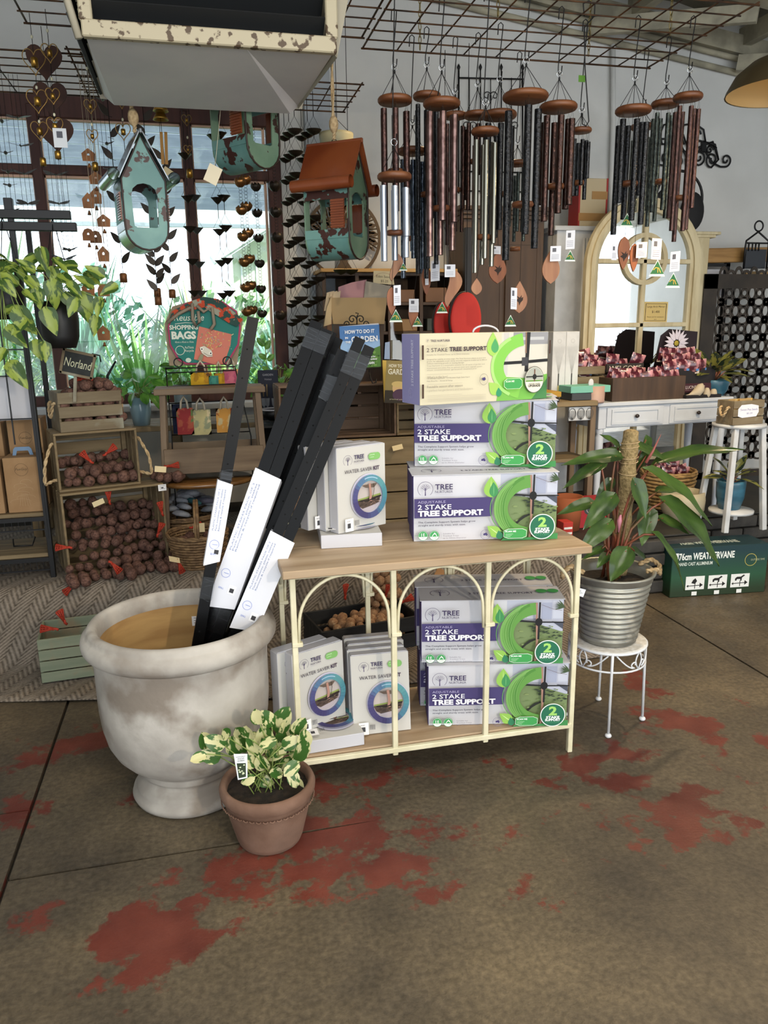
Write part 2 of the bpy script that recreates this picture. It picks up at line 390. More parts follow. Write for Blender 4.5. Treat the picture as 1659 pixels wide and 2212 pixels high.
# ---- floor: concrete slabs with saw-cut joints, worn red paint
m_floor = bpy.data.materials.new('worn_painted_concrete'); m_floor.use_nodes = True
def floor_nodes():
    nt = m_floor.node_tree; N = nt.nodes; L = nt.links; b = N['Principled BSDF']
    tc = N.new('ShaderNodeTexCoord')
    def nz(scale, det=6, rough=.6):
        n = N.new('ShaderNodeTexNoise'); n.inputs['Scale'].default_value = scale; n.inputs['Detail'].default_value = det; n.inputs['Roughness'].default_value = rough; L.new(tc.outputs['Object'], n.inputs[0]); return n
    def ramp(src, p0, p1, c0, c1):
        r = N.new('ShaderNodeValToRGB'); e = r.color_ramp.elements; e[0].position = p0; e[1].position = p1; e[0].color = (*c0, 1); e[1].color = (*c1, 1); L.new(src, r.inputs[0]); return r
    def math_(op, a, b_):
        q = N.new('ShaderNodeMath'); q.operation = op
        for i, v in ((0, a), (1, b_)):
            if isinstance(v, (int, float)): q.inputs[i].default_value = v
            else: L.new(v, q.inputs[i])
        return q.outputs[0]
    base = ramp(nz(2.2, 8).outputs[0], .32, .68, hx('#4a4339'), hx('#716551'))
    sp = ramp(nz(60, 3).outputs[0], .35, .75, (.62, .62, .62), (1.25, 1.25, 1.25))
    mx = N.new('ShaderNodeMixRGB'); mx.blend_type = 'MULTIPLY'; mx.inputs[0].default_value = 1; L.new(base.outputs[0], mx.inputs[1]); L.new(sp.outputs[0], mx.inputs[2])
    at = N.new('ShaderNodeAttribute'); at.attribute_name = 'paint'
    n2 = nz(5.5, 10, .68); n3 = nz(1.3, 3)
    v = math_('ADD', math_('MULTIPLY', at.outputs['Fac'], 0.62), math_('MULTIPLY', n2.outputs[0], 0.85))
    mask = ramp(v, .655, .695, (0, 0, 0), (1, 1, 1))
    red = ramp(nz(7, 6).outputs[0], .3, .75, hx('#5c271e'), hx('#763c30'))
    m2 = N.new('ShaderNodeMixRGB'); L.new(mask.outputs[0], m2.inputs[0]); L.new(mx.outputs[0], m2.inputs[1]); L.new(red.outputs[0], m2.inputs[2])
    pale = ramp(math_('MULTIPLY', nz(11, 10, .75).outputs[0], at.outputs['Fac']), .52, .6, (0, 0, 0), (.25, .25, .25))
    m3 = N.new('ShaderNodeMixRGB'); L.new(pale.outputs[0], m3.inputs[0]); L.new(m2.outputs[0], m3.inputs[1]); m3.inputs[2].default_value = (*hx('#a89c8c'), 1)
    dk = ramp(nz(.8, 5).outputs[0], .38, .62, (.72, .72, .74), (1.08, 1.06, 1.0))
    m4 = N.new('ShaderNodeMixRGB'); m4.blend_type = 'MULTIPLY'; m4.inputs[0].default_value = 1; L.new(m3.outputs[0], m4.inputs[1]); L.new(dk.outputs[0], m4.inputs[2])
    L.new(m4.outputs[0], b.inputs['Base Color'])
    rr = ramp(nz(9, 6).outputs[0], .3, .7, (.42, .42, .42), (.66, .66, .66)); L.new(rr.outputs[0], b.inputs['Roughness'])
    bp = N.new('ShaderNodeBump'); bp.inputs['Strength'].default_value = .35; bp.inputs['Distance'].default_value = .004; L.new(nz(120, 4).outputs[0], bp.inputs['Height']); L.new(bp.outputs[0], b.inputs['Normal'])
floor_nodes()
PAINT = []   # (x, y, rx, ry, weight)
for px, py, rx, ry, w_ in ((700, 1830, .35, .16, .45), (790, 1900, .3, .12, .4), (930, 1900, .16, .08, .4), (1110, 1800, .2, .06, .3), (700, 1700, .3, .1, .35), (190, 1600, .17, .1, .5), (60, 1640, .12, .16, .35), (20, 1760, .2, .1, .3),
                         (1450, 1740, .3, .09, .45), (1560, 1790, .25, .08, .35), (1330, 1700, .2, .07, .4), (1480, 1560, .25, .15, .4), (1620, 1600, .25, .12, .3), (1400, 1480, .2, .2, .3), (1330, 1640, .2, .07, .45), (1240, 1680, .25, .06, .4),
                         (1130, 1950, .08, .07, .35), (1210, 1980, .06, .05, .38), (1160, 1900, .05, .03, .35), (330, 2020, .16, .12, .5), (420, 1950, .2, .08, .38), (300, 2100, .1, .07, .5), (50, 1990, .14, .08, .36), (560, 1900, .3, .12, .38), (230, 1730, .3, .05, .35), (470, 1860, .3, .06, .35), (1300, 1900, .3, .1, .22), (900, 1700, .5, .2, .22)):
    g = G(px, py); PAINT.append((g.x, g.y, rx * 1.1, ry * 1.1, w_))
def paint(x, y):
    v = 0.0
    for a, b, rx, ry, w_ in PAINT:
        d = ((x - a) / rx) ** 2 + ((y - b) / ry) ** 2
        if d < 6: v = max(v, w_ * math.exp(-d * .7))
    return v + 0.08
g_ = 0.006
floor = thing('floor', 'grey-brown concrete floor with worn patches of red paint and saw-cut joints', None, kind='structure')
JX = G(1480, 1355).x
xs = [-3.2, -0.625, JX, 7.5]; ys = [-3.2, 2.06, 5.4]
struct(MB().box((2.15, 1.1, -0.07), (10.7, 8.6, 0.1)), 'slab_bed', mat('joint_dirt', '#2a251e', .95), parent=floor)
def gapw(x): return g_ * min(1, max(0, (.45 - x) / .3))
def slab(x0, x1, y0, y1, sd):
    mb = MB(); nx = max(2, int((x1 - x0) / .07)); ny = max(2, int((y1 - y0) / .07))
    mb.grid(lambda u, v: (lerp(x0, x1, u), lerp(y0, y1, v) - sd * gapw(lerp(x0, x1, u)) * (v if sd > 0 else 1 - v), 0), nx, ny, smooth=False)
    o = len(mb.v); mb.box(((x0 + x1) / 2, (y0 + y1) / 2, -0.0105), (x1 - x0, y1 - y0 - .012, 0.02))
    ob = struct(mb, 'concrete_slab', m_floor, parent=floor); me = ob.data
    at = me.attributes.new('paint', 'FLOAT', 'POINT'); at.data.foreach_set('value', [paint(v.co.x, v.co.y) for v in me.vertices])
for xa, xb, yc in ((-3.2, -.625, 2.4), (-.625, JX, 2.06), (JX, 7.5, 2.2)):
    yj = yc
    slab(xa + g_, xb - g_, -3.2, yj, 1); slab(xa + g_, xb - g_, yj, 5.4, -1)
# ---- window
def window():
    t = thing('window_1', 'large red-brown timber window with small panes onto the garden', None, kind='structure')
    fr = MB(); D = 0.09; y = WY + 0.02
    zt, zb = winz1, winz0
    def vbar(x, z0, z1, w=.075, nm='mullion'): MB().box((x, y, (z0 + z1) / 2), (w, D, z1 - z0), .006).build(nm, m_frame, t)
    def hbar(z, x0, x1, w=.07, nm='rail'): MB().box(((x0 + x1) / 2, y, z), (x1 - x0, D - .01, w), .006).build(nm, m_frame, t)
    vbar(winx0 + .03, zb, zt); vbar(winx1 - .03, zb, zt, .085)
    hbar(zt - .01, winx0, winx1, .13); hbar(zb + .02, winx0, winx1, .07, 'sill')
    xm = [P(61, 243, WY).x + .02, P(399, 278, WY).x + .005]
    for x in xm: vbar(x, zb, zt, .062)
    zm = P(200, 370, WY).z; hbar(zm, winx0, winx1, .06)
    xs_ = [winx0 + .06] + xm + [winx1 - .06]
    for i in range(3):
        for z0, z1 in ((zb + .05, zm - .03), (zm + .03, zt - .07)):
            a, b = xs_[i] + .03, xs_[i + 1] - .03
            MB().box(((a + b) / 2, y + .02, (z0 + z1) / 2), (b - a, .004, z1 - z0)).build('pane', m_glass, t)
            rm = MB(); m_r = mat('pale_window_bead', '#c9a58e', .6)
            for xx in (a, b): rm.box((xx, y - .0, (z0 + z1) / 2), (.016, .03, z1 - z0))
            rm.box(((a + b) / 2, y, z1), (b - a, .03, .03)); rm.build('glazing_bead', m_r, t)
    MB().box(((winx0 + winx1) / 2, WY - .09, winz0 - .03), (winx1 - winx0 + .1, .2, .04), .005).build('window_sill', mat('white_sill', '#b9bdbe', .5), t)
window()
# pilaster right of the window, pipe, patch on the wall
struct(MB().box((0.86, WY - .035, 1.85), (.17, .07, 3.7), .004), 'trim_2', mat('pilaster_paint', '#a9b0b6', .7, c2='#93999c', scale=4), 'grey painted pilaster on the wall right of the window')
struct(MB().tube([(2.95, WY - .03, 3.4), (2.98, WY - .035, 2.9), (3.02, WY - .03, 1.4)], .018, 8), 'trim_3', m_wall, 'thin white conduit running down the end wall')
# ---- raised platform with woven rug, dark brick plinth on the right
m_jute = bpy.data.materials.new('herringbone_jute'); m_jute.use_nodes = True
def jute():
    nt = m_jute.node_tree; N = nt.nodes; L = nt.links; b = N['Principled BSDF']; b.inputs['Roughness'].default_value = .95
    uv = N.new('ShaderNodeUVMap'); sx = N.new('ShaderNodeSeparateXYZ'); L.new(uv.outputs[0], sx.inputs[0])
    def mt_(op, a, b_=0, c_=0):
        q = N.new('ShaderNodeMath'); q.operation = op
        for i, v in enumerate((a, b_, c_)):
            if isinstance(v, (int, float)): q.inputs[i].default_value = v
            else: L.new(v, q.inputs[i])
        return q.outputs[0]
    dg = mt_('MULTIPLY_ADD', sx.outputs[1], .55, sx.outputs[0]); zig = mt_('PINGPONG', dg, .07); v = mt_('MULTIPLY_ADD', zig, 1.2, sx.outputs[1])
    st = mt_('PINGPONG', v, .013); st = mt_('DIVIDE', st, .013); cb = mt_('PINGPONG', dg, .035); cb = mt_('DIVIDE', cb, .035); st = mt_('ADD', mt_('MULTIPLY', st, .75), mt_('MULTIPLY', cb, .25))
    nz = N.new('ShaderNodeTexNoise'); nz.inputs['Scale'].default_value = 90; L.new(uv.outputs[0], nz.inputs[0])
    big = N.new('ShaderNodeTexNoise'); big.inputs['Scale'].default_value = 3; L.new(uv.outputs[0], big.inputs[0])
    h = mt_('ADD', mt_('MULTIPLY', st, .7), mt_('MULTIPLY', nz.outputs[0], .6))
    r = N.new('ShaderNodeValToRGB'); e = r.color_ramp.elements; e[0].position = .25; e[1].position = .95; e[0].color = (*hx('#4c4236'), 1); e[1].color = (*hx('#a89b8c'), 1); L.new(h, r.inputs[0])
    mx = N.new('ShaderNodeMixRGB'); mx.blend_type = 'MULTIPLY'; mx.inputs[0].default_value = .6; L.new(r.outputs[0], mx.inputs[1]); L.new(big.outputs[0], mx.inputs[2])
    L.new(mx.outputs[0], b.inputs['Base Color']); bp = N.new('ShaderNodeBump'); bp.inputs['Strength'].default_value = .8; bp.inputs['Distance'].default_value = .006; L.new(h, bp.inputs['Height']); L.new(bp.outputs[0], b.inputs['Normal'])
jute()
PZ = 0.33; PF = 3.68         # platform height and front face
m_brick = mat('charcoal_brick', '#2b2a28', .8, c2='#3a3835', scale=14, bump=.4)
m_mort = mat('dark_mortar', '#1b1a18', .95)
plat = struct(MB().box((0.4, (PF + .03 + 5.4) / 2, PZ / 2 - .005), (4.1, 5.4 - PF - .03, PZ - .01)), 'platform', m_mort, 'low raised platform along the wall')
props(plat, 'low raised platform along the wall', None)
MB().box((3.9, 4.75, PZ / 2 - .004), (2.9, 1.3, PZ - .008)).build('plinth_core', m_mort, plat)
brk = MB().box((0, 0, 0), (.222, .1, .07), .006).mesh(m_brick)
def brick(x, y, z, rz=0):
    o = bpy.data.objects.new('brick', brk); COL.objects.link(o); o.location = (x, y, z); o.rotation_euler = (0, 0, rz); o.parent = plat
for row in range(4):
    z = .042 + row * .08
    for i in range(4): brick(2.03 + i * .232 - (row % 2) * .1, PF + .052, z)
    for i in range(2): brick(2.73, PF + .12 + i * .232 + (row % 2) * .06, z, PI / 2)
    for i in range(12): brick(2.80 + .15 + i * .232 + (row % 2) * .1, 4.08, z)
MB().box((2.35, 4.4, PZ - .002), (.95, 1.35, .012), .003).build('plinth_slab', mat('dark_slate', '#24231f', .6, c2='#302e29', scale=8), plat)
MB().box((4.0, 4.7, PZ - .002), (2.4, 1.3, .012), .003).build('plinth_slab', MATS['dark_slate'], plat)
# rug draped over the front
def rug():
    prof = [(5.0, PZ + .008), (4.2, PZ + .010), (3.85, PZ + .012), (PF + .04, PZ + .010), (PF + .0, PZ - .01), (PF - .025, PZ - .06), (PF - .04, .2), (PF - .05, .12), (PF - .075, .05), (PF - .12, .016), (PF - .2, .008)]
    mb = MB(); n = 90; rows = []; uvs = []
    for i in range(n + 1):
        x = lerp(-2.4, 1.92, i / n); fy = lerp(3.30, 2.93, min(1, max(0, (x + 1.2) / 1.5))) if x < .4 else lerp(2.93, 2.98, (x - .4) / 1.5)
        pr = prof + [(lerp(PF - .2, fy, k / 5), .006 + .003 * math.sin(x * 7 + k)) for k in range(1, 6)]
        acc = 0; prev = None
        for (y, z) in pr:
            yy = y + (.012 * math.sin(x * 9.0) if .04 < z < .3 else 0); p = Vector((x, yy, z))
            if prev is not None: acc += (p - prev).length
            prev = p; mb.v.append(p); uvs.append((x, acc))
        rows.append(len(pr))
    k = rows[0]
    for i in range(n):
        for j_ in range(k - 1): mb.f.append([i * k + j_, i * k + j_ + 1, (i + 1) * k + j_ + 1, (i + 1) * k + j_]); mb.mi.append(0); mb.sm.append(True)
    o = solo(mb, 'woven_rug', m_jute, 'large woven herringbone jute rug draped over the low platform onto the floor', 'rug', (0, PF, 0))
    me = o.data; ul = me.uv_layers.new(name='UVMap')
    for lp in me.loops: ul.data[lp.index].uv = uvs[lp.vertex_index]
    md = o.modifiers.new('s', 'SOLIDIFY'); md.thickness = .005; md.offset = 1
rug()
# ---- outside: yard, neighbour with grey weatherboards, pale gable, planting
m_ground = mat('garden_ground', '#7c7a6a', .9, c2='#5a6a48', scale=3)
struct(MB().box((0, 15, -.1), (40, 19, .1)), 'garden_ground', m_ground, 'sunlit ground of the garden beyond the window')
m_wb = mat('grey_weatherboard', '#9aa3ae', .8, c2='#a9b1bb', scale=3, stretch=(1, 8, 8))
nb = thing('neighbour_building', 'grey weatherboard building with deep eave seen through the window', 'building', (-.8, 7.4, 0))
for i in range(15):        # boards of the verandah soffit, sloping down away from the window
    f0 = i / 15; a = Vector((-4.6, lerp(7.0, 10.4, f0), lerp(4.35, 3.02, f0))); b = Vector((3.3 - f0 * .6, lerp(7.0, 10.4, f0), lerp(4.35, 3.0, f0)))
    MB(nb).bar(a, b, .29, .02, up=(0, 1, 0)).build('weatherboard', m_wb, nb)
MB(nb).box((-.8, 10.55, 2.9), (7.6, .06, .22)).build('fascia', mat('white_fascia', '#d4dcde', .6), nb)
MB(nb).box((-.8, 8.75, 3.78), (7.9, .04, .08)).build('batten', MATS['white_fascia'], nb)
gb = thing('cream_cottage', 'pale cream cottage wall and gable beyond the planting', 'building', (2.2, 12, 0))
mgc = mat('cream_wall', '#cfd8bd', .8)
MB(gb).prism([(-1.6, 0), (1.6, 0), (1.6, 2.6), (0, 3.6), (-1.6, 2.6)], .1, (2.2, 12.0, 0)).build('gable_wall', mgc, gb)
for s_ in (-1, 1): MB(gb).bar((2.2, 11.8, 3.66), (2.2 + s_ * 1.9, 11.8, 2.5), .12, .5, up=(0, 1, 0)).build('bargeboard', MATS['white_fascia'], gb)
for i in range(14): MB(gb).box((.72 + i * .22, 11.98, 1.3), (.02, .03, 2.6)).build('cladding_strip', MATS['white_fascia'], gb)
m_leafo = [mat('garden_leaf_a', '#7fae5a', .7, c2='#5f9048', scale=2), mat('garden_leaf_b', '#a8c86a', .7, c2='#7fb060', scale=2), mat('garden_leaf_c', '#5c9070', .7, c2='#84b8a0', scale=2)]
def bush(x, y, h, r, m_, lab, n=420, kind=0):
    mb = MB()
    for i in range(n):
        a = R.uniform(0, 2 * PI); t = R.random() ** .6; el = R.uniform(.1, 1.4)
        if kind == 0:
            L_ = h * R.uniform(.5, 1); p0 = Vector((x + math.cos(a) * r * .3 * R.random(), y + math.sin(a) * r * .3 * R.random(), 0 if R.random() < .4 else R.uniform(0, h * .6)))
            d = Vector((math.cos(a) * math.cos(el), math.sin(a) * math.cos(el), math.sin(el))); w_ = .018; sd = d.cross(Vector((0, 0, 1))).normalized() * w_
            p1 = p0 + d * L_ * .5; p2 = p0 + d * L_ * .85 - Vector((0, 0, L_ * .12 * R.random()))
            mb.add([p0 - sd, p0 + sd, p1 + sd, p1 - sd, p2], [(0, 1, 2, 3), (3, 2, 4)])
        else:
            c = Vector((x + math.cos(a) * r * t * math.cos(el * .9), y + math.sin(a) * r * t * math.cos(el * .9), h * .35 + h * .6 * math.sin(el) * t * .9 + R.uniform(-.2, .1)))
            q = Vector((R.gauss(0, 1), R.gauss(0, 1), R.gauss(0, 1))).normalized(); u = q.orthogonal().normalized() * .09; v_ = q.cross(u).normalized() * .045
            mb.add([c - u, c - v_, c + u, c + v_], [(0, 1, 2, 3)])
    if kind: mb.tube([(x, y, 0), (x, y, h * .7)], .03, 5)
    solo(mb, 'garden_bush', m_, lab, 'plant', (x, y, 0), group='plants in the garden beyond the window', kind='stuff')
bl = ['strappy green plant in the garden beyond the window', 'leafy green shrub in the garden beyond the window']
for i, (x, y, h, r) in enumerate(((-2.6, 8.2, 1.9, .7), (-1.9, 7.4, 1.4, .6), (-1.2, 8.6, 2.0, .8), (-.5, 7.6, 1.5, .7), (.2, 8.4, 1.7, .8), (.9, 7.5, 1.45, .6), (1.5, 8.6, 1.6, .7), (-2.2, 9.6, 2.3, .9), (.0, 9.9, 1.9, .8))):
    bush(x, y, h, r, m_leafo[i % 3], bl[0])
for i, (x, y, h, r) in enumerate(((-3.2, 11.6, 2.9, 1.0), (-1.6, 11.2, 2.7, 1.3), (.4, 11.4, 2.4, 1.1), (1.6, 10.2, 1.9, .8), (-.9, 6.9, 1.3, .5))):
    bush(x, y, h, r, m_leafo[(i + 1) % 3], bl[1], 700, 1)
# ================================================================ foreground
def fwd_pt(px, py, z): g = G(px, py, z); return g
def lat(px, D, drop=.9):     # world x,y of a point at forward distance D in column px
    cz = D * math.cos(math.radians(13.45)) + drop * math.sin(math.radians(13.45)); l = (px - CX) / F_PX * cz
    f2 = Vector((fwd.x, fwd.y)).normalized(); r2 = Vector((f2.y, -f2.x)); q = f2 * D + r2 * l; return q
m_terra = mat('aged_cream_terracotta', '#9a948c', .82, c2='#b8b3ab', scale=5, lo=.38, hi=.62, c3='#83796e', scale3=4.2, lo3=.50, hi3=.62, bump=.18, bscale=26, detail=7)
m_terrain = mat('ochre_terracotta_inside', '#b4915c', .85, c2='#a07c4c', scale=4, stretch=(1, 1, 5), bump=.15)
uc = lat(385, 2.31)
UX, UY = uc.x, uc.y
urn = thing('urn_planter', 'large round cream terracotta urn on a flared foot, holding the black stakes', 'planter', (UX, UY, 0))
body = MB()
prof = [(0, .0), (.17, .0), (.188, .006), (.194, .02), (.190, .034), (.178, .042), (.180, .05), (.168, .062), (.152, .075), (.150, .086), (.158, .094), (.166, .104), (.162, .114), (.168, .124),
        (.186, .136), (.210, .155), (.235, .185), (.254, .225), (.266, .28), (.271, .34), (.272, .41), (.272, .48), (.275, .52), (.277, .53)]
body.lathe(prof, 64); body.build('bowl', m_terra, urn)
rim = MB(); rim.lathe([(.272, .525), (.283, .530), (.297, .540), (.304, .553), (.305, .568), (.300, .583), (.291, .590), (.287, .594), (.285, .603), (.278, .612), (.268, .615), (.258, .611), (.252, .60), (.249, .56)], 64); rim.build('rim', m_terra, urn, 'rolled double rim')
ins = MB(); ins.lathe([(.2495, .565), (.248, .5), (.245, .38), (.236, .26), (.2, .15), (.12, .10), (0, .095)], 64)
ins.build('inner_wall', m_terrain, urn, 'yellow-ochre inside')
def sticker(parent, root, c, ax, az, w, h, rows=3, name='price_sticker', col='#e8e8ea', lines=True):
    p = Print(c, ax, az, root); p.rect(-w / 2, -h / 2, w, h, col)
    if lines:
        for i in range(rows):
            v = h * (.28 - i * .5 / max(1, rows - 1)) if rows > 1 else 0
            p.rect(-w * .34, v, w * .68 * (1 - .25 * (i % 2)), h * .06, '#6b6b70')
        p.rect(-w * .14, -h * .12, w * .28, h * .22, '#4a4a50')
    return p.stick(name, parent)
a = math.radians(78); n_ = Vector((math.cos(a), math.sin(a), 0))
sticker(urn, urn, Vector((UX, UY, .50)) + n_ * .2455, (math.sin(a), -math.cos(a), 0), (0, 0, 1), .043, .036)
# ---- stakes
m_stk = mat('black_plastic_stake', '#020203', .34, spec=.14)
m_tape = glassy('clear_tape', '#f4f6f8', .02, .22, edge=.1)
m_paper = mat('white_paper_sleeve', '#d8dae2', .7)
m_paper2 = mat('cream_paper_sleeve', '#c9c4ba', .75)
def stakes(top, bot, w, d, Yt, Yb, label, paper=None, tape=(), n=2, roll=0.0, ext=.32, pap2=None):
    a = P(*top, Yt); b = P(*bot, Yb); z = (a - b).normalized(); b2 = b - z * ext
    if b2.z < .115: b2 = b - z * ((b.z - .115) / z.z)
    L = (a - b2).length; q = Matrix((Vector((0, 1, 0)).cross(z).normalized(), z.cross(Vector((0, 1, 0)).cross(z)).normalized(), z)).transposed()
    q = q @ Matrix.Rotation(roll, 3, 'Z')
    t = thing('stake_bundle', label, 'garden stakes', b2, group='bundles of black tree stakes in the urn')
    T = Matrix.Translation(b2) @ q.to_4x4()
    ww = w / n
    for i in range(n):
        mb = MB(t); mb.T = T; x0 = -w / 2 + ww * (i + .5); dl = -.012 * i
        # channel section with chamfered shoulders
        s = ww * .48; e = d / 2; ou = [(-s, -e), (s, -e), (s, e * .5), (s * .6, e), (-s * .6, e), (-s, e * .5)]
        mb.add([(x0 + u, v, 0) for u, v in ou] + [(x0 + u, v, L + dl) for u, v in ou], [list(range(6))[::-1], list(range(6, 12))] + [(k, (k + 1) % 6, 6 + (k + 1) % 6, 6 + k) for k in range(6)])
        mb.use(m_stk); mb.mi = [0] * len(mb.f)
        mb.use(mat('stake_hole', '#000000', 1))
        zz = .1
        while zz < L - .05: mb.disc((x0 - .002, -e - .0006, zz), .0026, 8, (0, -1, 0), .001); zz += .09
        mb.build('stake', None, t)
    for f0, f1 in tape:
        mb = MB(t); mb.T = T; mb.box((0, 0, L * (f0 + f1) / 2), (w + .006, d + .006, L * (f1 - f0)), .003)
        for k in range(5):
            zz = L * lerp(f0, f1, (k + .5) / 5); mb.bar((-w / 2 - .004, -d / 2 - .004, zz), (w / 2 + .003, -d / 2 - .005, zz + R.uniform(-.02, .02)), .002, .001)
        mb.build('tape', m_tape, t)
    if paper:
        f0, f1 = paper; mb = MB(t); mb.T = T; sk = .02
        x = w / 2 + .006; y = d / 2 + .006; z0, z1 = L * f0, L * f1
        mb.add([(-x, -y, z0), (x, -y, z0 + sk), (x, y, z0 + sk * 1.5), (-x, y, z0), (-x, -y, z1), (x, -y, z1 - sk * .4), (x, y, z1 - sk), (-x, y, z1)], [(0, 1, 5, 4), (1, 2, 6, 5), (2, 3, 7, 6), (3, 0, 4, 7)])
        s_ = mb.build('paper_sleeve', pap2 or m_paper, t)
        o = T @ Vector((-x, -y, z0)); ax = (T.to_3x3() @ Vector((0, 0, 1))); az = (T.to_3x3() @ Vector((-1, 0, 0)))
        p = Print(T @ Vector((-x * .9, -y - .0002, z0)), ax, az, t)
        hgt = z1 - z0
        for k, tx in enumerate(('PLASTIC STAKES PACK OF 2', 'Pack contents: plastic stakes', 'Remove & recycle if required')):
            p.text(tx, hgt * .42, -.010 - k * .009, .0052, '#7a8ab0', width=hgt * .48)
        p.ring(hgt * .26, -.02, .015, .015, .0012, '#7d8fd0'); p.line([(hgt * .26, -.03), (hgt * .26, -.014)], .0015, '#7d8fd0')
        p.text('TREE', hgt * .16, -.03, .006, '#7d8fd0', rot=PI / 2)
        p.stick('lettering', s_)
        p = Print(T @ Vector((x * .35, -y - .0004, z0 + hgt * .13)), ax, az, t); p.rect(0, -.012, .03, .024, '#eceef2'); p.rect(.006, -.007, .014, .014, '#333338'); p.stick('price_sticker', s_)
    return t
stakes((546, 687), (436, 1335), .036, .034, 2.47, 2.37, 'thin pair of black stakes at the far left of the urn, standing most upright', (.385, .60), ((.60, .625), (.30, .36)), n=1)
stakes((697, 702), (472, 1330), .078, .05, 2.50, 2.42, 'thick black stake bundle with the longest white paper sleeve', (.26, .62), ((.93, .985), (.20, .27)), roll=-.25)
stakes((728, 722), (505, 1322), .05, .035, 2.61, 2.55, 'black stake bundle tucked behind the thick one, plain grey sleeve', (.18, .48), ((.88, .95),), roll=-.3, pap2=m_paper2)
stakes((742, 758), (517, 1325), .04, .03, 2.54, 2.48, 'narrow black stake bundle with crumpled tape just below its top, second from right', None, ((.86, .93), (.18, .26)), n=1, roll=-.2)
stakes((789, 738), (546, 1312), .074, .045, 2.46, 2.37, 'rightmost black stake bundle with a cream and white paper sleeve', (.19, .46), ((.90, .965), (.10, .17)), roll=-.2)
# ---- small terracotta pot with pothos
m_tc = mat('weathered_terracotta', '#6c5040', .85, c2='#826554', scale=7, c3='#6f5648', scale3=6, lo3=.5, hi3=.68, bump=.2, bscale=40)
m_soil = mat('potting_soil', '#19130e', .95, c2='#2b2118', scale=60, bump=.8)
sc_ = lat(570, 2.04, 1.35); SX, SY = sc_.x, sc_.y
pot = thing('terracotta_pot', 'small weathered brown terracotta pot with a scalloped band in front of the urn', 'pot', (SX, SY, 0))
mb = MB(); mb.lathe([(0, 0), (.088, 0), (.095, .004), (.101, .02), (.118, .09), (.132, .15), (.137, .158), (.142, .168), (.143, .182), (.138, .194), (.131, .199), (.124, .194), (.121, .182), (.118, .16)], 48); mb.build('pot_body', m_tc, pot)
mb = MB()
for i in range(44):
    a = 2 * PI * i / 44; mb.tube(arc3((.1375 * math.cos(a), .1375 * math.sin(a), .147), .0075, 200, 340, 5, (-math.sin(a), math.cos(a), 0)), .0022, 5)
mb.build('scalloped_band', m_tc, pot)
MB().lathe([(.119, .172), (.06, .178), (0, .18)], 24).build('soil', m_soil, pot)
m_var = bpy.data.materials.new('variegated_leaf'); m_var.use_nodes = True
def leafmat(mt, cg, cy, lo=.47, hi=.5, vein=False, scale=26, rough=.35, amt=1.0):
    nt = mt.node_tree; N = nt.nodes; L = nt.links; b = N['Principled BSDF']; b.inputs['Roughness'].default_value = rough
    tc = N.new('ShaderNodeTexCoord'); oi = N.new('ShaderNodeObjectInfo'); ad = N.new('ShaderNodeVectorMath'); ad.operation = 'ADD'
    mp = N.new('ShaderNodeMapping'); mp.inputs['Scale'].default_value = (1.6, .55, 1); L.new(tc.outputs['Object'], mp.inputs[0])
    sc = N.new('ShaderNodeMath'); sc.operation = 'MULTIPLY'; sc.inputs[1].default_value = 17; L.new(oi.outputs['Random'], sc.inputs[0])
    L.new(mp.outputs[0], ad.inputs[0]); L.new(sc.outputs[0], ad.inputs[1])
    nz = N.new('ShaderNodeTexNoise'); nz.inputs['Scale'].default_value = scale; nz.inputs['Detail'].default_value = 3; L.new(ad.outputs[0], nz.inputs[0])
    src = nz.outputs[0]
    if vein:   # lighter along the midrib (x = 0 of the leaf)
        sp = N.new('ShaderNodeSeparateXYZ'); L.new(tc.outputs['Object'], sp.inputs[0]); ab = N.new('ShaderNodeMath'); ab.operation = 'ABSOLUTE'; L.new(sp.outputs[0], ab.inputs[0])
        mu = N.new('ShaderNodeMath'); mu.operation = 'MULTIPLY_ADD'; mu.inputs[1].default_value = -vein; L.new(ab.outputs[0], mu.inputs[0]); L.new(nz.outputs[0], mu.inputs[2]); src = mu.outputs[0]
    r = N.new('ShaderNodeValToRGB'); e = r.color_ramp.elements; e[0].position = lo; e[1].position = hi; e[0].color = (*hx(cg), 1); e[1].color = (*hx(cy), 1); L.new(src, r.inputs[0])
    L.new(r.outputs[0], b.inputs['Base Color']); b.inputs['Subsurface Weight'].default_value = 0
    tr = N.new('ShaderNodeBsdfTranslucent'); L.new(r.outputs[0], tr.inputs[0]); mx = N.new('ShaderNodeMixShader'); mx.inputs[0].default_value = .28
    out = N['Material Output']; L.new(b.outputs[0], mx.inputs[1]); L.new(tr.outputs[0], mx.inputs[2]); L.new(mx.outputs[0], out.inputs[0]); MATS[mt.name] = mt; return mt
leafmat(m_var, '#3f6a2c', '#dcd9a4', .48, .52, scale=2.6)
def newleaf(name, *a, **k):
    m_ = bpy.data.materials.new(name); m_.use_nodes = True; return leafmat(m_, *a, **k)
m_pothos = newleaf('pothos_leaf', '#42602a', '#9db04c', .34, .42, vein=.9, scale=3)
m_philo = newleaf('philodendron_leaf', '#2f4526', '#4f6a30', .3, .6, vein=.6, scale=3, rough=.22)
m_dkleaf = newleaf('dark_ficus_leaf', '#2a3628', '#7a7a3c', .40, .46, vein=.5, scale=4, rough=.25)
m_green = newleaf('bright_green_leaf', '#3f7a2c', '#6fa544', .35, .6, scale=3)
m_stem = mat('green_stem', '#7d8f4a', .5); m_rstem = mat('red_stem', '#7a3f2c', .45, c2='#5a4a2a', scale=10)
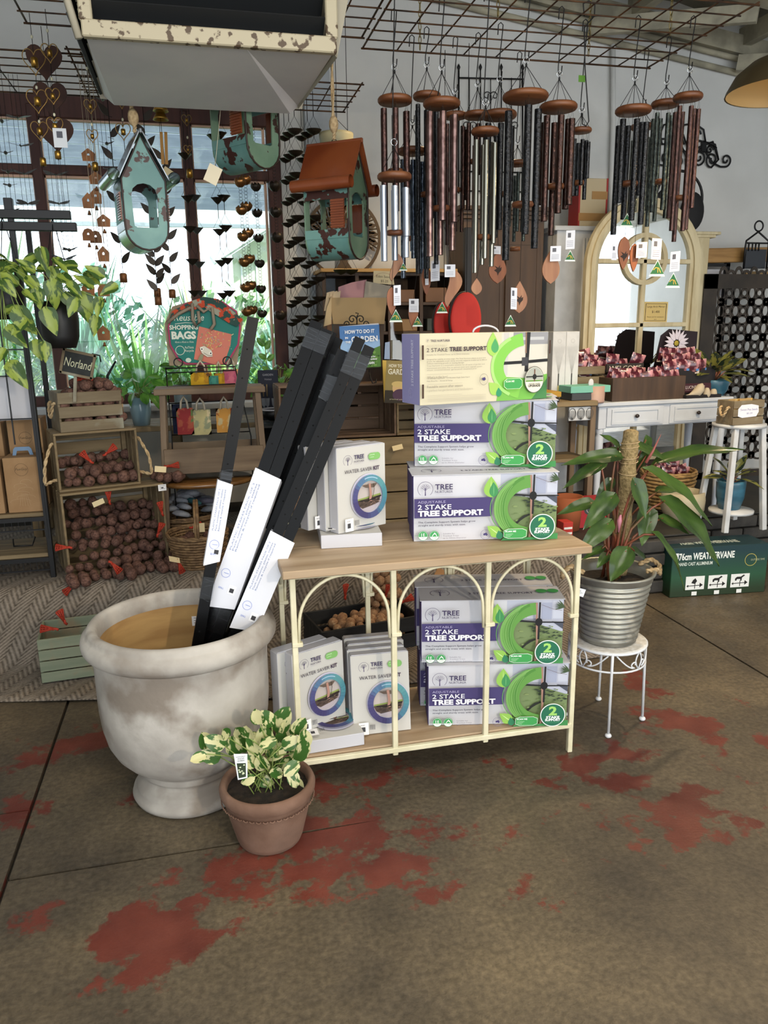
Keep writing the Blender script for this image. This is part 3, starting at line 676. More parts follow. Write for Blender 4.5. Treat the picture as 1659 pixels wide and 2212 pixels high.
def leafmesh(L_=1.0, W=.62, shape='heart', curl=.18, fold=.12, mt=None, nu=8, nv=3):
    """leaf along +Y from the origin, faces +Z, bends down towards the tip"""
    mb = MB(); prof = {'heart': lambda t: (math.sin(PI * min(1, t ** .55)) ** .8) * (1 - .15 * t) if t < .999 else 0,
                       'long': lambda t: math.sin(PI * t ** .75) ** .8 if t < .999 else 0,
                       'oval': lambda t: math.sin(PI * t ** .9) ** .6 if t < .999 else 0}[shape]
    def fn(u, v):
        t = .0 + u; s = (v - .5) * 2; w_ = max(prof(max(t, .0001)), 0) * W / 2
        back = -.10 * L_ * abs(s) ** 1.5 * max(0, 1 - t * 4) if shape == 'heart' else 0
        y = t * L_ + back; x = s * w_ * L_; z = -curl * L_ * t * t + fold * abs(s) * w_ * L_ * 1.2 + .015 * L_ * math.sin(t * 14) * abs(s)
        return (x, y, z)
    mb.grid(fn, nu, nv * 2); return mb.mesh(mt)
def frame(base, tip, nrm=(0, 0, 1), twist=0):
    y = (Vector(tip) - Vector(base)); L_ = y.length; y = y.normalized(); n = Vector(nrm)
    z = (n - y * n.dot(y)); z = z.normalized() if z.length > 1e-3 else y.orthogonal().normalized(); x = y.cross(z)
    M_ = Matrix((x, y, z)).transposed() @ Matrix.Rotation(twist, 3, 'Y'); return M_, L_
def leaf(mesh, base, tip, parent, nrm=(0, -.6, .8), twist=0, wscale=1, name='leaf', label=None):
    M_, L_ = frame(base, tip, nrm, twist); o = bpy.data.objects.new(name, mesh); COL.objects.link(o); o.parent = parent
    inv = root_mat(parent).inverted(); T = inv @ (Matrix.Translation(Vector(base)) @ M_.to_4x4() @ Matrix.Diagonal((L_ * wscale, L_, L_, 1)))
    o.matrix_basis = T
    if label: o['label'] = label
    return o
hv = [leafmesh(1, .68, 'oval', .2, .18, m_var), leafmesh(1, .6, 'oval', -.1, .3, m_var), leafmesh(1, .72, 'oval', .35, .1, m_var)]
vp = thing('variegated_pothos', 'small trailing plant with cream-splashed green leaves in the brown terracotta pot', 'plant', (SX, SY, .18))
LV = [(560, 1560, 552, 1540), (575, 1600, 570, 1565), (600, 1575, 612, 1540), (640, 1580, 655, 1558), (600, 1610, 600, 1580), (615, 1610, 640, 1600), (560, 1625, 545, 1590), (520, 1600, 505, 1572), (480, 1610, 452, 1600), (450, 1612, 440, 1590),
      (440, 1632, 412, 1645), (470, 1635, 440, 1630), (535, 1615, 520, 1595), (590, 1600, 560, 1610), (630, 1630, 650, 1615), (645, 1640, 660, 1605), (620, 1660, 628, 1632), (590, 1660, 600, 1640), (570, 1660, 560, 1640), (605, 1670, 580, 1672),
      (640, 1650, 618, 1672), (630, 1670, 640, 1700), (640, 1685, 648, 1702), (550, 1650, 530, 1640), (510, 1625, 500, 1600), (540, 1590, 535, 1565), (585, 1565, 575, 1545), (625, 1590, 615, 1568), (490, 1590, 478, 1575), (580, 1630, 610, 1620),
      (655, 1615, 660, 1585), (545, 1680, 520, 1690), (560, 1685, 585, 1690)]
for i, (a, b, c, d) in enumerate(LV):
    Y = SY - .04 + .02 * ((i * 7) % 5) - (.05 if d > 1640 else 0)
    A = P(a, b, Y); B = P(c, d, Y - .02); dd = (B - A); A = A - dd * .25; B = A + dd.normalized() * max(dd.length * 1.35, .052)
    leaf(hv[i % 3], A, B, vp, (R.uniform(-.4, .4), -.9, .55), R.uniform(-.4, .4), 1)
    st = MB(vp); root = Vector((SX + R.uniform(-.05, .05), SY + R.uniform(-.05, .05), .18)); mid = (root + A) / 2 + Vector((0, 0, .03))
    st.tube([root, mid, A], .0018, 5); st.build('stem', m_stem, vp)
tag = Print(P(521, 1652, SY - .09), (1, .0, -.03), (0, .15, 1), vp)
tag.poly([(-.019, .034), (.019, .030), (.015, -.04), (-.012, -.043)], '#d9dde0'); tag.text('RAINFOREST', -.013, .022, .0035, '#333333', width=.026); tag.text('SNOW', -.009, .016, .0045, '#333333'); tag.text('QUEEN', -.010, .010, .0045, '#333333')
tag.poly([(-.012, .006), (.013, .004), (.011, -.036), (-.009, -.038)], '#26351f')
for k in range(9): tag.ell(R.uniform(-.008, .009), R.uniform(-.032, .0), .003, .002, '#c8d2b0', 6)
tg_o = tag.stick('plant_tag', vp)
# ---- console shelf
m_top = wood('worn_oak_top', '#957c5e', '#b8a286', 0, 11, .6, .3)
m_cream = mat('cream_powder_coated_steel', '#ddd6b8', .45, c2='#cfc8a8', scale=12)
sh = thing('console_shelf', 'cream metal console with three arches and a worn timber top, loaded with boxed kits', 'shelf', (.71, 2.44, 0))
TZ = .79; X0, X1, Y0, Y1 = .24, 1.215, 2.275, 2.68
def board(name, x0, x1, y0, y1, z0, z1, n, mt):
    w_ = (y1 - y0) / n
    for i in range(n):
        mb = MB(sh); mb.box(((x0 + x1) / 2, y0 + w_ * (i + .5), (z0 + z1) / 2), (x1 - x0 - .004 * (i % 2), w_ - .0012, z1 - z0), .003); mb.build(name, mt, sh)
board('top_plank', X0 - .035, X1 + .02, 2.215, 2.72, TZ - .026, TZ, 2, m_top)
board('shelf_plank', X0 + .0, X1, Y0 + .01, Y1, .105, .12, 2, m_top)
def leg(x, y, z0, z1=TZ - .027, w_=.018): MB(sh).box((x, y, (z0 + z1) / 2), (w_, w_, z1 - z0), .002).build('leg', m_cream, sh)
xs4 = [X0, X0 + (X1 - X0) / 3, X0 + 2 * (X1 - X0) / 3, X1]
for i, x in enumerate(xs4): leg(x, Y0, 0 if i in (0, 3) else .088); leg(x, Y1, 0 if i in (0, 3) else .088)
for z, y in ((TZ - .036, Y0), (TZ - .036, Y1), (.108, Y0 - .004), (.108, Y1)): MB(sh).box(((X0 + X1) / 2, y, z), (X1 - X0, .016, .018), .002).build('rail', m_cream, sh)
for z in (TZ - .036, .108):
    for x in (X0, X1): MB(sh).box((x, (Y0 + Y1) / 2, z), (.016, Y1 - Y0, .018), .002).build('rail', m_cream, sh)
for y in (Y0, Y1):
    for i in range(3):
        c = (xs4[i] + xs4[i + 1]) / 2; r = (xs4[i + 1] - xs4[i]) / 2 - .016; zc = .745 - r * 1.08
        pts = [Vector((c + r * math.cos(t), y, zc + r * 1.08 * math.sin(t))) for t in [PI * k / 24 for k in range(25)]]
        pts = [Vector((c + r, y, zc - .06))] + pts + [Vector((c - r, y, zc - .06))]
        pts[0] = Vector((c + r + .003, y, zc - .07)); pts[-1] = Vector((c - r - .003, y, zc - .07))
        MB(sh).tube(pts, .0055, 6).build('arch', m_cream, sh)
        MB(sh).box((c - r - .008, y, zc - .06), (.034, .022, .014), .002).build('collar', m_cream, sh)
    MB(sh).box((X1 - .008, y, zc - .06), (.034, .022, .014), .002).build('collar', m_cream, sh)
r = (Y1 - Y0) / 2 - .012
MB(sh).tube([Vector((X0, (Y0 + Y1) / 2 + r * math.cos(t), .60 + r * .9 * math.sin(t))) for t in [PI * k / 20 for k in range(21)]], .005, 6).build('arch', m_cream, sh)
# ---- printed tree logo
def treelogo(p, u, v, r, c='#4a3f66'):
    p.ring(u, v, r, r, r * .05, c, -50, 230, 30)
    p.line([(u, v - r * .85), (u, v + r * .1)], [r * .16, r * .06], c)
    for a in (25, 50, 75, 105, 130, 155):
        t = math.radians(a); q = (u + r * .7 * math.cos(t), v + r * .75 * math.sin(t) * .95); b0 = (u, v - r * .3 + r * .25 * math.sin(t))
        p.line([b0, ((b0[0] + q[0]) / 2, (b0[1] + q[1]) / 2 + r * .05), q], [r * .06, r * .04, r * .02], c)
        for da in (-22, 20): t2 = math.radians(a + da); m_ = ((b0[0] + q[0]) / 2, (b0[1] + q[1]) / 2 + r * .05); p.line([m_, (m_[0] + r * .38 * math.cos(t2), m_[1] + r * .38 * math.sin(t2))], r * .02, c)
def leafpoly(u, v, w_, h, rot=0, n=14):
    pts = []
    for i in range(n + 1): t = i / n; pts.append((math.sin(PI * t ** .7) * w_ / 2, (t - .5) * h))
    pts = [(a, b) for a, b in pts] + [(-a, b) for a, b in pts[::-1][1:-1]]; ca, sa = math.cos(rot), math.sin(rot)
    return [(u + a * ca - b * sa, v + a * sa + b * ca) for a, b in pts]
PU = '#433a6c'; GR = '#6aa548'; DG = '#24694a'
BW, BH, BD = .495, .229, .135
def front_print(root, parent):
    p = Print((0, 0, 0), (1, 0, 0), (0, 0, 1), root); K = BW / 1330
    X = lambda x: (x - 100) * K
    Z = lambda y: (1390 - y) / 630 * BH
    R_ = lambda x0, y0, x1, y1, c: p.rect(X(x0), Z(y1), (x1 - x0) * K, Z(y0) - Z(y1), c)
    R_(104, 764, 1428, 1388, '#cacad0'); R_(900, 764, 1428, 1100, '#b4b8c8')
    R_(1060, 800, 1180, 950, '#c6c9d6'); R_(1225, 790, 1320, 960, '#9fa5bb'); R_(1330, 770, 1425, 950, '#c0c4d2')
    p.poly([(X(920), Z(955)), (X(1150), Z(990)), (X(1428), Z(1090)), (X(1428), Z(1388)), (X(900), Z(1388))], '#75875a')
    p.poly([(X(1320), Z(980)), (X(1428), Z(990)), (X(1428), Z(1060))], '#4a4f5c')
    for k in range(46): u, y = R.uniform(930, 1420), R.uniform(1020, 1380); p.ell(X(u), Z(y), R.uniform(8, 26) * K, R.uniform(3, 9) * K, R.choice(['#6b8050', '#82945f', '#5f7446']), 7)
    p.line([(X(1012), Z(1275)), (X(1080), Z(1200)), (X(1120), Z(1170)), (X(1170), Z(1150))], [14 * K, 22 * K, 26 * K, 16 * K], '#20241f')
    p.line([(X(910), Z(960)), (X(918), Z(1230))], 8 * K, '#2a2d2a')
    for k in range(30):
        a = R.uniform(-.5, .35); u, y = R.uniform(1080, 1400), 0; y = 1000 + (u - 1080) * .42 + R.uniform(-35, 45); l = R.uniform(25, 50)
        p.line([(X(u), Z(y)), (X(u + l * .5), Z(y + l * a * .4)), (X(u + l), Z(y + l * a))], [3 * K, 14 * K, 2 * K], '#2c3a2a')
    for k in range(9): a = R.uniform(1.1, 2.0); u = 1040 + R.uniform(-25, 25); p.line([(X(u), Z(820)), (X(u + 45 * math.cos(a)), Z(870)), (X(u + 70 * math.cos(a)), Z(950 + R.uniform(-30, 10)))], [4 * K, 15 * K, 2 * K], R.choice(['#7a8f62', '#aab48a', '#55663f']))
    for k in range(8): a = R.uniform(2.2, 3.8); p.line([(X(1428), Z(820)), (X(1428 + 50 * math.cos(a)), Z(820 - 50 * math.sin(a))), (X(1428 + 90 * math.cos(a)), Z(820 - 90 * math.sin(a)))], [4 * K, 14 * K, 2 * K], '#3f5236') if math.cos(a) < 0 else None
    p.line([(X(1165), Z(770)), (X(1172), Z(960)), (X(1180), Z(1150)), (X(1168), Z(1380))], 20 * K, '#a07a6c')
    p.line([(X(905), Z(940)), (X(1180), Z(965)), (X(1428), Z(970))], [22 * K, 14 * K, 12 * K], '#17181b')
    p.line([(X(1196), Z(766)), (X(1190), Z(1140))], 18 * K, '#17181b'); p.ell(X(1190), Z(965), 34 * K, 40 * K, '#101114')
    p.line([(X(1160), Z(770)), (X(1080), Z(830)), (X(1040), Z(860))], 3 * K, '#5a4036'); p.line([(X(1210), Z(790)), (X(1320), Z(835)), (X(1400), Z(850))], 3 * K, '#5a4036')
    R_(104, 967, 812, 1150, PU)
    p.ring(X(1185), Z(1078), 345 * K, .1132, 118 * K, '#5f9444', 95, 262, 40, 118 * K)
    p.ring(X(1175), Z(1078), 345 * K, .1132, 32 * K, '#72a556', 105, 250, 36, 12 * K); p.ring(X(1200), Z(1072), 300 * K, .1132, 26 * K, '#4d8538', 110, 255, 36, 40 * K)
    p.ring(X(1165), Z(1078), 372 * K, .1132, 7 * K, '#5f9c4a', 110, 250, 30)
    for k in range(4): p.ring(X(1190), Z(1075), (330 - k * 22) * K, .1132, 3 * K, '#8fbc70', 110 + 9 * k, 235 - 6 * k, 24)
    p.poly([(X(900), Z(1388)), (X(940), Z(1350)), (X(1100), Z(1370)), (X(1428), Z(1330)), (X(1428), Z(1388))], '#3f8a4c')
    for (u, y, w_, h, ro, c) in ((800, 870, 130, 195, 0, '#8dbb52'), (800, 870, 10, 150, 0, '#b4d684'), (825, 895, 82, 140, .05, '#3e8a52'), (825, 895, 7, 110, 0, '#6cb070'), (830, 1290, 105, 150, .9, '#8dbb52'), (832, 1288, 8, 110, .9, '#c4e29a'), (885, 1330, 66, 85, .2, '#2f7a56')):
        p.poly(leafpoly(X(u), Z(y), w_ * K, h * K, ro), c)
    treelogo(p, X(203), Z(875), 70 * K); p.text('TREE', X(290), Z(878), 50 * K, '#352a52', width=160 * K, bold=.02); p.text('NURTURER', X(290), Z(912), 25 * K, '#352a52', width=160 * K); p.rect(X(290), Z(928), 160 * K, 2 * K, '#a9a5b8')
    p.text('ADJUSTABLE', X(133), Z(1005), 23 * K, '#aaa4c8', width=252 * K); p.text('2 STAKE', X(133), Z(1064), 46 * K, '#e6e6ee', width=305 * K, bold=.01); p.text('TREE SUPPORT', X(133), Z(1126), 50 * K, '#eeeef4', width=595 * K, bold=.045)
    p.text('The Complete Support System helps grow', X(135), Z(1193), 17 * K, '#3a3548', width=525 * K, bold=.01); p.text('straight and sturdy trees with ease.', X(135), Z(1222), 17 * K, '#3a3548', width=435 * K, bold=.01)
    p.line([(X(104), Z(1312)), (X(330), Z(1312))], 3 * K, '#5a9a68')
    for u, tx in ((180, 'adjust'), (282, 'uv stable')):
        p.ell(X(u), Z(1313), 46 * K, 46 * K, '#3f9a58'); p.ring(X(u), Z(1313), 46 * K, 46 * K, 3 * K, '#2f7a48'); p.ring(X(u), Z(1313), 42 * K, 42 * K, 2 * K, '#e6efe6'); p.poly([(X(u) + 41 * K * math.cos(t), Z(1313) + 41 * K * math.sin(t)) for t in [PI + PI * k / 12 + .25 * (1 if k == 0 else -1 if k == 12 else 0) for k in range(13)]], '#e9efe9'); p.text(tx, X(u), Z(1338), 9 * K, '#2f7a48', center=True)
    p.line([(X(165), Z(1318)), (X(165), Z(1288))], 5 * K, '#ffffff'); p.text('E', X(180), Z(1316), 28 * K, '#ffffff'); p.line([(X(262), Z(1318)), (X(285), Z(1285)), (X(305), Z(1318))], 6 * K, '#ffffff'); p.line([(X(272), Z(1300)), (X(300), Z(1296))], 4 * K, '#ffffff')
    p.rect(X(343), Z(1342), 2 * K, 58 * K, '#a8a6b4')
    for k, tx in enumerate(('Suitable for', 'Trunked Trees', 'up to 50mm Diameter')): p.text(tx, X(360), Z(1302 + k * 21), 12 * K, '#74707f', width=(110, 145, 215)[k] * K)
    p.ring(X(750), Z(1316), 46 * K, 46 * K, 3 * K, '#6a6488'); p.ring(X(750), Z(1316), 32 * K, 32 * K, 2 * K, '#8d88a8')
    aus = [(-22, 6), (-14, 14), (-6, 12), (0, 18), (8, 16), (12, 20), (16, 8), (24, -2), (18, -14), (8, -16), (0, -8), (-14, -12), (-22, -8)]
    p.poly([(X(750 + a * .9), Z(1314) + b * .9 * K) for a, b in aus], '#40376a')
    # pill and badge
    pl = [(X(960), Z(1268)), (X(1090), Z(1268)), (X(1130), Z(1285)), (X(1130), Z(1345)), (X(1090), Z(1362)), (X(960), Z(1362)), (X(918), Z(1345)), (X(918), Z(1285))]; p.poly(pl, '#e8f1e6')
    c_ = (X(1024), Z(1315)); p.poly([((a - c_[0]) * .97 + c_[0], (b - c_[1]) * .92 + c_[1]) for a, b in pl], '#3f9a50'); p.text('SCAN ME', X(932), Z(1300), 16 * K, '#ffffff', width=100 * K, bold=.02)
    for k in range(3): p.rect(X(935), Z(1320 + k * 12), (70 - 12 * k) * K, 3 * K, '#b8dcb8')
    p.ell(X(1272), Z(1255), 119 * K, 119 * K, '#eef2ee', 40); p.ell(X(1272), Z(1255), 111 * K, 111 * K, '#1f684c', 40)
    p.text('2', X(1272), Z(1253), 88 * K, '#9ccf6a', width=78 * K, bold=.04, center=True); p.text('STAKE', X(1272), Z(1290), 25 * K, '#f2f4f2', width=128 * K, bold=.045, center=True); p.text('SUPPORT', X(1272), Z(1316), 23 * K, '#f2f4f2', width=146 * K, bold=.045, center=True); p.text('SYSTEM', X(1272), Z(1338), 15 * K, '#4f9a70', width=118 * K, center=True)
    return p.build('printed_front', None, parent)
m_card = mat('white_printed_card', '#c2c2c8', .6); m_purple = mat('purple_printed_card', '#463c72', .6)
def support_box(label, group='boxed tree support kits'):
    t = thing('support_kit_box', label, 'box', group=group)
    mb = MB(); mb.use(m_card).box((BW / 2, BD / 2, BH / 2), (BW - .008, BD, BH), .0015)
    mb.use(m_purple); mb.box((.002, BD / 2, BH / 2), (.006, BD - .006, BH - .008), .001); mb.box((BW - .002, BD / 2, BH / 2), (.006, BD - .006, BH - .008), .001); mb.build('carton', None, t)
    mb = MB(); mb.use(m_card).box((BW / 2, BD / 2 - .001, BH + .001), (BW + .008, BD + .004, .002)); lid = mb.build('lid', None, t)
    p = Print((.01, .012, BH + .002), (1, 0, 0), (0, 1, 0), None)
    p.text('2 STAKE TREE SUPPORT', .16, .045, .018, '#3a3350', width=.23, bold=.01); treelogo(p, .06, .06, .035); p.ell(.42, .06, .02, .02, '#3f9a50'); p.ell(.46, .06, .02, .02, '#3f9a50'); p.build('printed_lid', None, lid)
    return t
proto = support_box('purple and white tree support box at the bottom of the three stacked on the console'); fp = front_print(None, proto)
def place2(o, pl, pr_, z):
    a, b = G(*pl, z), G(*pr_, z); o.location = a; o.rotation_euler = (0, 0, math.atan2(b.y - a.y, b.x - a.x)); return (b - a).length
def behind(o, src, dx, dy):
    rz = src.rotation_euler.z; o.rotation_euler = (0, 0, rz); o.location = src.location + Matrix.Rotation(rz, 3, 'Z') @ Vector((dx, dy, 0))
LB = 'purple and white tree support box '
e_ = .0033
place2(proto, (893, 1170), (1211, 1160), TZ + .001)
b2 = dup(proto, label=LB + 'in the middle of the stack on the console'); place2(b2, (895, 1007), (1213, 1006), TZ + .001 + BH + e_)
b2b = dup(proto, label=LB + 'standing behind the middle box of the console stack'); behind(b2b, b2, .018, BD + .012); b2b.location.z += .004
b1b = dup(proto, label=LB + 'standing behind the bottom box of the console stack'); behind(b1b, proto, .008, BD + .01)
b2b.location.z = TZ + .001 + BH + e_
SZ = .1215
c1 = dup(proto, label=LB + 'on the lower shelf, front row, bottom'); place2(c1, (925, 1567), (1219, 1560), SZ)
c2_ = dup(proto, label=LB + 'on the lower shelf, front row, on top of another'); place2(c2_, (910, 1431), (1210, 1427), SZ + BH + e_)
c3 = dup(proto, label=LB + 'on the lower shelf, back row, upper, lid showing'); behind(c3, c2_, -.012, BD + .012)
c4 = dup(proto, label=LB + 'on the lower shelf, back row, bottom, mostly hidden'); behind(c4, c1, -.02, BD + .012)
# top box shows its back
tb = thing('support_kit_box', 'cream tree support box turned to show its printed back, on top of the console stack', 'box', group='boxed tree support kits')
mb = MB(); mb.use(mat('cream_printed_card', '#c9c1a6', .6)).box((BW / 2, BD / 2, BH / 2), (BW, BD, BH), .0015); mb.build('carton', None, tb)
p = Print((0, BD / 2, 0), (0, -1, 0), (0, 0, 1)); p.rect(-BD / 2 + .001, .001, BD - .002, BH - .002, '#9694c6'); p.text('2 STAKE TREE SUPPORT', .02, .06, .016, '#d8d8ee', width=.15, bold=.02, rot=PI / 2); treelogo(p, 0, .035, .018, '#b8b6dc'); p.build('purple_end', None, tb, 'purple end with white lettering')
p = Print((0, 0, 0)); K = BW / 1182
X = lambda x: (x - 148) * K
Z = lambda y: (735 - y) / 630 * BH
p.rect(.001, .001, BW - .002, BH - .002, '#c9c1a6'); p.rect(X(880), .001, BW - .002 - X(880), BH - .002, '#c9c5b8'); p.poly([(X(900), Z(110)), (X(950), Z(105)), (X(940), Z(500)), (X(905), Z(520))], '#bdb9b4')
p.rect(X(990), Z(220), X(1326) - X(990), Z(108) - Z(220), '#8f8f92'); p.rect(X(1000), Z(180), .12, .01, '#b5b5b5')
p.poly([(X(880), Z(510)), (X(1100), Z(530)), (X(1328), Z(500)), (X(1328), Z(733)), (X(840), Z(733))], '#6fae48'); p.poly([(X(1180), Z(733)), (X(1328), Z(540)), (X(1328), Z(733))], '#3f7a45')
p.line([(X(865), Z(388)), (X(1090), Z(382)), (X(1328), Z(370))], 24 * K, '#17181b'); p.line([(X(1135), Z(108)), (X(1120), Z(470))], 34 * K, '#1c1c1f'); p.line([(X(1110), Z(108)), (X(1112), Z(300))], 12 * K, '#8a6c58'); p.rect(X(1075), Z(415), 60 * K, 66 * K, '#3a3b3f')
p.ring(X(1130), Z(420), 330 * K, .112, 100 * K, '#7cbc4c', 100, 255, 40); p.ring(X(1130), Z(420), 350 * K, .113, 26 * K, '#a2d478', 120, 240, 30)
for (u, y, w_, h, ro, c) in ((795, 210, 110, 190, 0, '#9ac25a'), (815, 225, 70, 115, 0, '#4a9a5c'), (810, 610, 100, 130, .8, '#9ac25a'), (858, 650, 54, 75, .1, '#2f8a60')): p.poly(leafpoly(X(u), Z(y), w_ * K, h * K, ro), c)
treelogo(p, X(210), Z(168), 13 * K); p.text('TREE NURTURER', X(232), Z(178), 17 * K, '#4a3f50', width=170 * K, bold=.015); p.text('ADJUSTABLE', X(198), Z(221), 17 * K, '#b8b09a', width=180 * K)
p.text('2 STAKE', X(198), Z(265), 31 * K, '#3a2a34', width=182 * K); p.text('TREE SUPPORT', X(395), Z(262), 32 * K, '#3a2a34', width=336 * K, bold=.035)
for tx, y, wd, c in (('Suitable for Trunked Trees, up to 50mm Diameter', 295, 380, '#8a8378'), ('Designed for stability at every stage. The Tree Nurturer adapts as your tree', 335, 525, '#7a7268'), ('grows. Its adjustable trunk clamp securely supports trunks up to 50mm', 353, 535, '#7a7268'), ('without restricting growth or causing damage.', 371, 330, '#7a7268'), ('Tree Nurturer is a sustainable solution for all types of garden and', 391, 515, '#8f887a'), ('environment and stakes. Plus, an optional water saver upgrade system', 411, 490, '#8f887a'), ('that maximises ground moisture', 429, 440, '#8f887a'),
                     ('UV Resistant Leg Braces    UV Resistant Single Stake Guard', 502, 378, '#7a7268'), ('Main Pivot Pin     Screws & Fittings', 526, 225, '#7a7268')): p.text(tx, X(198), Z(y), 10 * K, c, width=wd * K)
for y in (462, 549, 650): p.rect(X(198), Z(y), 310 * K, 1.6 * K, '#a8a090')
p.text("What's in the box?", X(198), Z(494), 17 * K, '#8a8272', width=178 * K); p.text('Reusable season after season', X(198), Z(580), 20 * K, '#938b7a', width=315 * K, bold=.01); p.text('- perfect for gardeners and landscapers.', X(198), Z(612), 19 * K, '#b0a894', width=412 * K)
for y in (664, 680, 692, 704): p.rect(X(200), Z(y), 528 * K, 2.5 * K, '#b8b09e')
p.ring(X(703), Z(524), 40 * K, 45 * K, 2.5 * K, '#7a7468'); p.poly([(X(703 + a * .8), Z(522) + b * .8 * K) for a, b in ((-22, 6), (-14, 14), (0, 16), (12, 20), (24, -2), (8, -16), (-14, -12))], '#40376a')
pl = [(X(920), Z(528)), (X(1045), Z(528)), (X(1068), Z(550)), (X(1068), Z(600)), (X(1045), Z(626)), (X(920), Z(626)), (X(892), Z(600)), (X(892), Z(550))]; p.poly(pl, '#d8f0c8'); c_ = (X(980), Z(577)); p.poly([((a - c_[0]) * .96 + c_[0], (b - c_[1]) * .93 + c_[1]) for a, b in pl], '#3f9a50'); p.text('SCAN ME', X(908), Z(562), 15 * K, '#e8f4dc', width=82 * K, bold=.02)
p.ell(X(1182), Z(548), 94 * K, 108 * K, '#4a4a46', 36); p.ell(X(1182), Z(548), 89 * K, 103 * K, '#ded9c6', 36); p.poly([(X(1182) + 86 * K * math.cos(t), Z(548) + 100 * K * math.sin(t)) for t in [.0 + PI * k / 16 for k in range(17)]], '#a2a59a'); p.rect(X(1098), Z(565), 168 * K, 12 * K, '#5f8a3f'); p.line([(X(1100), Z(520)), (X(1265), Z(518))], 10 * K, '#1a1a1a'); p.line([(X(1183), Z(450)), (X(1183), Z(565))], 12 * K, '#6a4a3c'); p.ell(X(1183), Z(520), 20 * K, 22 * K, '#141414', 12)
p.text('WATER SAVER', X(1182), Z(592), 11 * K, '#3a3530', width=112 * K, center=True); p.text('UPGRADE', X(1182), Z(614), 18 * K, '#3a3530', width=118 * K, bold=.03, center=True)
for y0 in (205, 545): p.rect(.0, Z(y0 + 125), .007, Z(y0) - Z(y0 + 125), '#3c2418'); p.rect(BW - .006, Z(y0 + 125 - 20), .006, Z(y0) - Z(y0 + 125), '#3c2418')
p.build('printed_back', None, tb)
hd = MB(); hd.tube(arc3((.285, BD * .5, BH), .05, 0, 180, 12, (1, 0, 0), (0, .1, .45)), .0035, 6); hd.build('carry_handle', m_card, tb, 'white plastic carry handle')
tb.location = Vector((P(907, 850, 2.41).x, 2.41, TZ + .001 + 2 * (BH + e_))); place3(tb, (907, 850), 2.41, 1180, BW, tb.location.z) 
